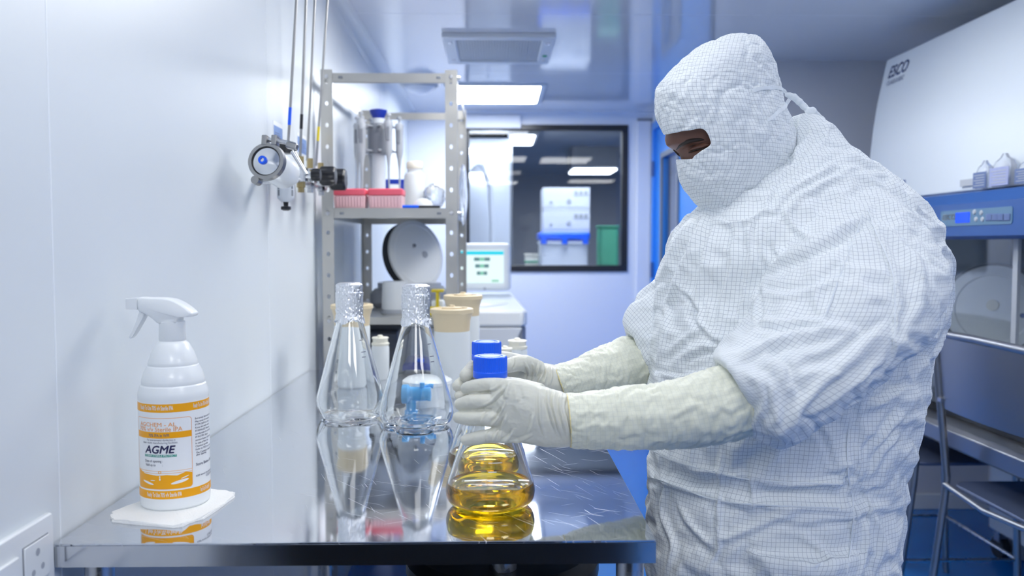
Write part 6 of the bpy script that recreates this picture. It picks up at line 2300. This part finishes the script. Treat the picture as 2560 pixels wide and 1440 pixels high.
# large soft folds, then drawn creases, then crumpling
cv = crumple(cv, cf, 0.0050, 7.0, 1, 2, 0.5, (1.4, 1.0, 0.75))
CF = [(C3([(600, 255), (720, 190), (860, 120), (955, 60)]), 13, 0.010), (C3([(560, 330), (700, 330), (860, 260)]), 12, -0.004),
      (C3([(540, 468), (640, 472), (790, 462)]), 9, 0.008), (C3([(470, 600), (560, 560), (700, 520), (900, 480)]), 14, 0.008),
      (C3([(640, 935), (620, 840), (590, 720), (500, 640)]), 9, 0.011), (C3([(655, 920), (700, 800), (800, 690), (980, 560)]), 13, 0.012),
      (C3([(520, 880), (560, 780), (540, 700), (480, 650)]), 8, 0.008), (C3([(600, 900), (560, 800)]), 7, 0.006),
      (C3([(760, 820), (880, 720), (1010, 620)]), 10, 0.008), (C3([(700, 640), (820, 600), (990, 480)]), 12, -0.008), (C3([(560, 560), (660, 640), (700, 760)]), 9, -0.007),
      (C3([(960, 10), (1000, 130), (1068, 290), (1066, 560), (1040, 640)]), 5, 0.006), (C3([(950, 30), (880, 240), (790, 465)]), 4, 0.004),
      (C3([(1100, 180), (1160, 320), (1150, 480)]), 16, 0.006), (C3([(1030, 100), (1130, 220), (1190, 330)]), 12, 0.005),
      # chest and front
      (C3([(455, 90), (440, 250), (405, 380), (392, 545)]), 7, 0.007), (C3([(380, 95), (335, 260), (300, 430)]), 9, 0.008), (C3([(340, 80), (270, 230), (195, 420)]), 10, 0.009),
      (C3([(300, 60), (225, 190), (180, 300)]), 9, 0.008), (C3([(500, 90), (520, 200), (500, 330), (470, 460)]), 9, 0.007), (C3([(560, 80), (555, 180), (590, 260)]), 7, 0.008),
      (C3([(600, 60), (600, 150), (640, 230)]), 7, 0.008), (C3([(640, 40), (690, 110), (760, 160)]), 8, 0.007), (C3([(545, 330), (550, 420), (540, 470)]), 7, -0.010),
      (C3([(290, 420), (350, 500), (420, 545)]), 7, 0.007), (C3([(225, 620), (310, 570), (400, 560)]), 8, 0.009), (C3([(180, 600), (260, 530), (340, 480)]), 7, 0.006),
      (C3([(150, 650), (250, 660), (360, 630)]), 7, -0.006), (C3([(200, 420), (190, 520), (170, 620)]), 8, 0.006), (C3([(250, 330), (310, 400), (330, 480)]), 6, 0.006),
      # waist band
      (C3([(135, 960), (230, 1000), (400, 1050), (620, 1080), (870, 1090), (1070, 1095)]), 5, 0.006), (C3([(120, 1055), (240, 1100), (400, 1150), (620, 1172), (860, 1182), (1060, 1190)]), 5, 0.006),
      (C3([(125, 1010), (240, 1050), (400, 1100), (620, 1128), (870, 1138), (1065, 1142)]), 14, -0.008),
      (C3([(405, 950), (400, 1050), (395, 1180), (390, 1330), (320, 1440)]), 7, 0.008), (C3([(510, 960), (520, 1060), (530, 1180)]), 6, 0.005),
      (C3([(200, 1080), (180, 1200), (215, 1320), (190, 1440)]), 7, 0.008), (C3([(250, 1180), (300, 1260), (380, 1340)]), 8, 0.007),
      (C3([(520, 1190), (700, 1230), (860, 1210), (1000, 1190)]), 9, 0.007), (C3([(420, 1300), (560, 1240), (700, 1190)]), 10, 0.007), (C3([(700, 1290), (760, 1320), (830, 1380)]), 8, 0.006),
      (C3([(880, 740), (884, 900), (890, 1050), (910, 1180), (900, 1320), (880, 1440)]), 4, 0.006), (C3([(935, 730), (940, 900), (930, 1040), (975, 1160), (960, 1300), (930, 1440)]), 5, 0.006),
      (C3([(1110, 800), (1050, 870), (960, 990)]), 9, 0.008), (C3([(1110, 720), (1040, 760), (960, 800)]), 9, 0.010), (C3([(1090, 900), (1020, 960), (980, 1050)]), 8, 0.007),
      (C3([(770, 830), (820, 920), (860, 1060)]), 7, 0.007), (C3([(780, 1050), (860, 1020), (900, 1000)]), 6, 0.006), (C3([(990, 1200), (1010, 1300), (990, 1440)]), 9, 0.006),
      # collar and cape behind the hood
      (C7([(1180, 640), (1160, 800), (1120, 960)]), 6, 0.009), (C7([(1300, 780), (1220, 880), (1110, 1080)]), 6, 0.009), (C7([(1360, 670), (1320, 800), (1200, 960)]), 6, 0.007),
      (C7([(1260, 640), (1230, 760), (1140, 900)]), 7, 0.009), (C7([(1140, 940), (1020, 1080), (980, 1200)]), 6, -0.010), (C7([(1440, 900), (1300, 1000), (1100, 1120), (1000, 1250)]), 8, 0.008),
      (C7([(1540, 960), (1350, 1060), (1150, 1180), (1040, 1330)]), 9, 0.008), (C7([(900, 1260), (820, 1320), (700, 1330), (600, 1290)]), 6, 0.006)]
cv = folds(cv, cf, CF)
# gathers of the elastic waist
pxc = proj(cv)
bandy = np.where(pxc[:, 0] > 1800, 1168 + (pxc[:, 0] - 1800) * 0.105, 1130 + (pxc[:, 0] - 1630) * 0.22)
wgt = np.exp(-((pxc[:, 1] - bandy - 14) / 34) ** 2)
cv = cv + normals_of(cv, cf) * (0.0014 * wgt * np.sin(pxc[:, 0] * 0.30 + 2.2 * np.sin(pxc[:, 0] * 0.05)))[:, None]
upm = cv[:, 2] > 0.66
idx = -np.ones(len(cv), int)
idx[upm] = np.arange(upm.sum())
sf = [tuple(int(idx[i]) for i in q) for q in cf if all(upm[i] for i in q)]
sv = cv[upm]
pw = np.where(sv[:, 2] < 0.70, 1.0, 0.13)
cv[upm] = settle(sv, sf, 0.10, 0.13, bend=0.5, tens=15.0, pinw=pw)
cv[:, 2] = np.maximum(cv[:, 2], 0.055)
cov = mesh_obj('coverall', cv, cf, M['suit'], person, uv=cuv)
md = cov.modifiers.new('fine', 'SUBSURF')
md.levels = md.render_levels = 1
md.uv_smooth = 'PRESERVE_BOUNDARIES'

# boots
for x, y in LEGS:
    mb = MB()
    rows = [(0.0, 1.0), (0.02, 1.03), (0.05, 1.0), (0.08, 0.86), (0.11, 0.62)]
    prof_ = [(-0.16, 0.040), (-0.145, 0.05), (-0.10, 0.052), (-0.03, 0.045), (0.05, 0.043), (0.10, 0.04), (0.115, 0.03)]
    vs, fs, n = [], [], 24
    for z, k in rows:
        for i in range(n):
            a = 2 * PI * i / n
            ex = 0.138 * math.cos(a)
            vs.append((x + 0.012 - 0.025 + ex * (1 if z < 0.06 else k), y + 0.05 * math.sin(a) * (1 - 0.15 * (math.cos(a) > 0)) * k, z))
    for r in range(len(rows) - 1):
        for i in range(n):
            fs.append((r * n + i, r * n + (i + 1) % n, (r + 1) * n + (i + 1) % n, (r + 1) * n + i))
    fs += [tuple(range(n - 1, -1, -1)), tuple(range((len(rows) - 1) * n, len(rows) * n))]
    mb.add(vs, fs).build('boot', M['suit_plain'], person, smooth=60)

# ------------------------------------------------------------------ hood with eye slot
hv, hf = lh.verts.copy(), list(lh.quads)
huv = list(lh.quv)
SLOT = np.array([(1560, 352), (1654, 338), (1700, 330), (1752, 321), (1762, 325), (1772, 340), (1778, 358), (1774, 365), (1758, 374), (1736, 389), (1731, 397), (1692, 399), (1600, 399)], float)


def inside(p, poly):
    x, y = p[:, 0], p[:, 1]
    r = np.zeros(len(p), bool)
    j = len(poly) - 1
    for i in range(len(poly)):
        xi, yi = poly[i]
        xj, yj = poly[j]
        c = ((yi > y) != (yj > y)) & (x < (xj - xi) * (y - yi) / (yj - yi + 1e-12) + xi)
        r ^= c
        j = i
    return r


hv = crumple(hv, hf, 0.0026, 14, 3, 2, 0.5)
HF = [(C7([(190, 445), (400, 380), (560, 322), (700, 250), (790, 170), (880, 95)]), 4, 0.007), (C7([(300, 300), (480, 250), (640, 190), (760, 120)]), 20, -0.003),
      (C7([(800, 180), (830, 290), (870, 420)]), 6, 0.006), (C7([(860, 200), (900, 300), (980, 420)]), 5, 0.005), (C7([(890, 120), (950, 250), (1010, 380)]), 6, 0.005), (C7([(840, 180), (780, 260), (700, 330)]), 6, 0.005),
      (C7([(215, 660), (400, 620), (600, 580)]), 5, 0.003), (C7([(600, 330), (660, 420), (680, 520)]), 6, 0.003), (C7([(560, 420), (640, 500), (700, 560)]), 5, 0.003),
      (C7([(420, 985), (520, 930), (680, 860), (850, 800), (960, 700)]), 6, 0.005), (C7([(700, 930), (760, 1030), (860, 1130)]), 6, 0.005), (C7([(760, 880), (840, 960), (930, 1010)]), 6, 0.004),
      (C7([(620, 1080), (760, 1110), (880, 1130)]), 7, 0.004), (C7([(640, 620), (760, 700), (860, 760)]), 8, 0.004), (C7([(800, 640), (900, 720), (1000, 760)]), 8, 0.004),
      (C7([(960, 640), (960, 740), (1000, 820)]), 6, 0.004), (C7([(1030, 620), (1000, 720), (990, 800)]), 6, 0.005), (C7([(1100, 620), (1060, 720), (1040, 820)]), 6, 0.004), (C7([(860, 445), (960, 470), (1070, 470)]), 6, -0.006),
      (C7([(960, 640), (1040, 590), (1110, 500)]), 6, -0.005), (C7([(840, 830), (900, 900), (1000, 960)]), 6, 0.004), (C7([(560, 1250), (700, 1290), (850, 1270)]), 6, 0.004)]
hv = folds(hv, hf, HF)
pxh = proj(hv)
keep = []
quad = np.array(hf)
cent = pxh[quad].mean(1)
ins = inside(cent, SLOT)
kept = [i for i in range(len(hf)) if not ins[i]]
hf2 = [hf[i] for i in kept]
uv2 = [w_ for i in kept for w_ in huv[i]]
# snap the rim of the slot to its outline
cnt = {}
for q in hf2:
    for i in range(4):
        e = tuple(sorted((q[i], q[(i + 1) % 4])))
        cnt[e] = cnt.get(e, 0) + 1
rim = sorted({i for e, c_ in cnt.items() if c_ == 1 for i in e})
vw = np.array([0, 0, CAMZ])
for i in rim:
    row = i // lh.na
    if row in (0, lh.nl - 1):
        continue
    p = pxh[i][None, :]
    best = (1e9, None)
    for k in range(len(SLOT)):
        a, b = SLOT[k], SLOT[(k + 1) % len(SLOT)]
        ab = b - a
        t_ = np.clip(((p[0] - a) @ ab) / (ab @ ab), 0, 1)
        c_ = a + t_ * ab
        d = np.linalg.norm(p[0] - c_)
        if d < best[0]:
            best = (d, c_)
    if best[0] < 9:
        hv[i] = np.array(P(best[1][0], best[1][1], hv[i][1]))
hpin = np.full(len(hv), 0.18)
hpin[rim] = 1.0
used = sorted({i for q in hf2 for i in q})
remap = {i: k for k, i in enumerate(used)}
hf2 = [tuple(remap[i] for i in q) for q in hf2]
hv = hv[used]
hv = settle(hv, hf2, 0.065, 0.18, keep=40, bend=0.4, tens=15.0, pinw=hpin[used])
hood_o = mesh_obj('hood', hv, hf2, M['suit'], person, uv=uv2)
md = hood_o.modifiers.new('thickness', 'SOLIDIFY')
md.thickness = 0.0016
md.offset = -1
md = hood_o.modifiers.new('fine', 'SUBSURF')
md.levels = md.render_levels = 1
md.uv_smooth = 'PRESERVE_BOUNDARIES'
hb = BVHTree.FromPolygons([Vector(p) for p in hv], hf2)
cb = BVHTree.FromPolygons([Vector(p) for p in cv], cf)


def on_cloth(px, py, lift, trees=None, fallback=1.47):
    o = Vector((0, 0, CAMZ))
    d = (P(px, py, 1.0) - o).normalized()
    best = None
    for tr in (trees or (hb, cb)):
        h, n, i, t_ = tr.ray_cast(o, d)
        if h is not None and (best is None or t_ < best[1]):
            best = (h, t_, n)
    if best is None:
        return P(px, py, fallback)
    n = best[2]
    if n.dot(d) > 0:
        n = -n
    return best[0] + n * lift


def ribbon(name, pts, width, lift, m, parent, thick=0.0012, fallback=1.47, twist=0.0):
    pts = np.array(pts, float)
    q = crom(pts, np.linspace(0, len(pts) - 1, (len(pts) - 1) * 6 + 1))
    c = [on_cloth(p[0], p[1], lift, fallback=fallback) for p in q]
    c = [(c[max(i - 1, 0)] + c[i] * 2 + c[min(i + 1, len(c) - 1)]) / 4 for i in range(len(c))]
    vs, uv_ = [], []
    view = Vector((0, -1, 0))
    for i, p in enumerate(c):
        t_ = (c[min(i + 1, len(c) - 1)] - c[max(i - 1, 0)]).normalized()
        s_ = t_.cross(view).normalized()
        wv = s_ * width / 2 + view * (width * twist * math.sin(i * 0.5))
        for k, sg in ((0, -1), (1, 1)):
            vs.append(p + wv * sg)
            vs.append(p + wv * sg - view * thick * 2)
    fs = []
    for i in range(len(c) - 1):
        a, b = i * 4, i * 4 + 4
        fs += [(a, a + 2, b + 2, b), (a + 1, b + 1, b + 3, a + 3), (a, b, b + 1, a + 1), (a + 2, a + 3, b + 3, b + 2)]
    fs += [(0, 1, 3, 2), (len(vs) - 4, len(vs) - 2, len(vs) - 1, len(vs) - 3)]
    mb = MB().add(vs, fs)
    return mb.build(name, m, parent, smooth=40)


ribbon('band_seam', C7([(205, 440), (300, 410), (400, 380), (560, 322), (700, 250), (770, 190), (800, 165)]), 0.0022, 0.0012, M['suit_plain'], hood_o, 0.0005)
ribbon('mask_seam', C7([(360, 986), (460, 962), (560, 905), (680, 856), (850, 800), (930, 745)]), 0.0018, 0.0012, M['suit_plain'], hood_o, 0.0005)
for pts in ([(965, 40), (1000, 130), (1050, 240), (1068, 330), (1070, 450), (1066, 560)], [(945, 50), (905, 170), (860, 290), (800, 450)], [(905, 800), (888, 900), (890, 1050), (910, 1180), (900, 1320), (882, 1430)],
            [(140, 962), (230, 1000), (400, 1050), (620, 1080), (870, 1090)], [(128, 1060), (240, 1100), (400, 1150), (620, 1172), (860, 1182)]):
    ribbon('seam', C3(pts), 0.0022, 0.0010, M['suit_plain'], cov, 0.0005)
ribbon('strap', C7([(850, 452), (900, 434), (960, 426), (1020, 428), (1062, 440), (1078, 458)]), 0.0062, 0.0035, M['suit_plain'], hood_o)
ribbon('strap', C7([(950, 640), (1000, 612), (1050, 570), (1085, 530), (1105, 500)]), 0.0062, 0.0035, M['suit_plain'], hood_o)
# the tied cords behind the head: two soft lengths and a knot
mb = MB()
yb_ = 1.50
for pts, rad in (([(1075, 470), (1120, 480), (1180, 530), (1240, 590)], [.0035, .0055, .0058, .005]), ([(1235, 575), (1270, 600), (1330, 650), (1362, 690), (1340, 760), (1318, 810)], [.004, .006, .005, .0055, .006, .0035]),
                 ([(1250, 600), (1240, 680), (1250, 760), (1300, 800)], [.004, .006, .005, .003])):
    a = np.array([list(P(*C7([p])[0], yb_)) + [r] for p, r in zip(pts, rad)])
    q = crom(a, np.linspace(0, len(a) - 1, (len(a) - 1) * 6 + 1))
    mb.tube([Vector(p[:3]) for p in q], [p[3] * (1 + 0.18 * math.sin(i * 1.9)) for i, p in enumerate(q)], 10)
mb.lathe([(0, -0.010), (0.008, -0.007), (0.011, 0), (0.008, 0.007), (0, 0.010)], P(*C7([(1248, 590)])[0], yb_ - 0.004), 12)
kv, kf = remesh(np.array([list(p) for p in mb.v]), mb.f, 0.0022)
kv = crumple(smooth_v(kv, kf, 2), kf, 0.0014, 60, 4, 2)
mesh_obj('tie', kv, kf, M['suit_plain'], hood_o, uv=np.zeros((sum(len(q) for q in kf), 2)))

# ------------------------------------------------------------------ gloves
def glove(hand, fingers, name_, wr, seed, grow=1.08):
    l = Loft(hand, 40, 36)
    pr = [(l.verts, l.faces)] + [tube3(p, [q * grow for q in r], 16) for p, r in fingers]
    v, f = remesh(*join(pr), 0.0012)
    v = smooth_v(v, f, 4)
    v = folds(v, f, [(a, b, c_ * 1.5) for a, b, c_ in wr])
    v = crumple(v, f, 0.0008, 45, seed, 3, 0.55)
    return mesh_obj(name_, v, f, M['glove'], person, uv=np.zeros((sum(len(q) for q in f), 2)))


def R3(pts):                      # crop of the hands (1100,860 at 5.142)
    return [(1100 + x / 5.142, 860 + y / 5.142) for x, y in pts]


NW = [(R3([(1640, 660), (1620, 820), (1660, 1000), (1700, 1180)]), 3.0, -0.0016), (R3([(1560, 620), (1540, 780), (1580, 960), (1640, 1180)]), 3.2, 0.0022), (R3([(1480, 590), (1450, 760), (1500, 960), (1570, 1200)]), 3.2, 0.0024),
      (R3([(1390, 570), (1390, 740), (1440, 940), (1520, 1170)]), 3.2, 0.0024), (R3([(1280, 560), (1280, 760), (1290, 960), (1350, 1200)]), 3.4, 0.0018), (R3([(1200, 900), (1180, 1040), (1120, 1180)]), 4.0, 0.0014),
      (R3([(830, 480), (720, 600), (600, 620), (450, 640)]), 3.5, -0.0014), (R3([(860, 560), (760, 680), (640, 790), (480, 845)]), 3.6, -0.0018), (R3([(850, 740), (780, 880), (700, 1000), (650, 1050)]), 3.2, 0.0016),
      (R3([(800, 800), (740, 920), (660, 1000)]), 3.5, -0.0014), (R3([(870, 900), (800, 1060), (760, 1240)]), 3.2, 0.0020), (R3([(780, 1080), (700, 1180), (680, 1270)]), 2.8, 0.0016), (R3([(960, 1100), (880, 1200), (780, 1280)]), 3.6, 0.0018),
      (R3([(1200, 1150), (1080, 1220), (900, 1280)]), 3.8, 0.0016), (R3([(640, 1120), (600, 1200), (620, 1280)]), 2.4, 0.0012), (R3([(620, 880), (560, 940), (520, 1040)]), 2.6, 0.0012), (R3([(900, 480), (860, 600), (840, 720)]), 5, 0.0016),
      (R3([(1010, 520), (1040, 640), (1050, 760)]), 7, -0.0012)]
ng = glove(NHAND, NF, 'glove', NW, 3)
FW = [(R3([(1100, 260), (1140, 360), (1120, 480)]), 2.4, 0.0018), (R3([(1190, 240), (1210, 350), (1170, 500)]), 2.4, 0.0018), (R3([(1270, 250), (1240, 380), (1180, 500)]), 2.6, 0.0020), (R3([(1330, 270), (1310, 400), (1240, 520)]), 2.6, 0.0022),
      (R3([(1370, 290), (1360, 420), (1320, 540)]), 2.4, 0.0022), (R3([(1430, 300), (1430, 420), (1400, 550)]), 2.4, 0.0020), (R3([(960, 170), (970, 260), (930, 330)]), 3, -0.0016)]
fg = glove(FHAND, FFG, 'glove', FW, 6)


def gauntlet(st, wr, seed, name_='glove_sleeve'):
    l = Loft(st, 80, 96, cap=False)
    v = crumple(l.verts.copy(), l.quads, 0.0012, 20, seed, 2, 0.5, (2.0, 1, 0.6))
    v = folds(v, l.quads, [(a, b, c_ * 1.2) for a, b, c_ in wr])
    pw_ = np.full(len(v), 0.2)
    pw_[:l.na] = pw_[-l.na:] = 0.9
    v = settle(v, l.quads, 0.07, 0.2, keep=30, bend=0.5, tens=15.0, pinw=pw_)
    o = mesh_obj(name_, v, l.quads, M['gauntlet'], person, uv=[c_ for q in l.quv for c_ in q])
    md = o.modifiers.new('thickness', 'SOLIDIFY')
    md.thickness = 0.0008
    md.offset = -1
    for row, m in ((0, 'rim_yellow'), (l.nl - 1, 'rim_yellow')):
        ring = [Vector(p) for p in v.reshape(l.nl, l.na, 3)[row]]
        mb = MB().tube(ring + [ring[0]], 0.0016 if row == 0 else 0.0011, 8)
        mb.build('rolled_rim', M[m], o)
    return o


NGF = [(C8([(1000, 440), (1010, 560), (1000, 700), (1030, 790)]), 5, 0.0040), (C8([(1170, 415), (1180, 520), (1140, 640), (1130, 790)]), 6, 0.0040), (C8([(960, 470), (940, 600), (960, 720)]), 4, 0.0030), (C8([(1040, 480), (1060, 640), (1020, 760)]), 4, -0.0030),
       (C8([(1560, 370), (1580, 480), (1590, 620), (1550, 780)]), 5, 0.0030), (C8([(1740, 320), (1770, 450), (1810, 640)]), 4, 0.0028), (C8([(1400, 400), (1440, 560), (1480, 640)]), 6, 0.0030), (C8([(1700, 360), (1620, 560), (1700, 680), (1900, 700)]), 8, 0.0024),
       (C8([(1250, 420), (1300, 560), (1260, 700)]), 7, 0.0030), (C8([(1600, 740), (1800, 700), (2080, 660)]), 10, -0.0040), (C8([(1880, 290), (1900, 420), (1960, 600)]), 6, 0.0022)]
FGF = [(C8([(940, 190), (1000, 280), (990, 400)]), 5, 0.0035), (C8([(1060, 140), (1120, 240), (1150, 380)]), 5, 0.0035), (C8([(880, 220), (900, 320), (860, 400)]), 4, 0.0030), (C8([(1180, 100), (1240, 200), (1290, 330)]), 7, 0.0035),
       (C8([(1010, 180), (1060, 280), (1060, 400)]), 4, -0.0030), (C8([(1250, 70), (1330, 180), (1380, 330)]), 6, 0.0025)]
gauntlet(NGAUNT, NGF, 2)
gauntlet(FGAUNT, FGF, 5)
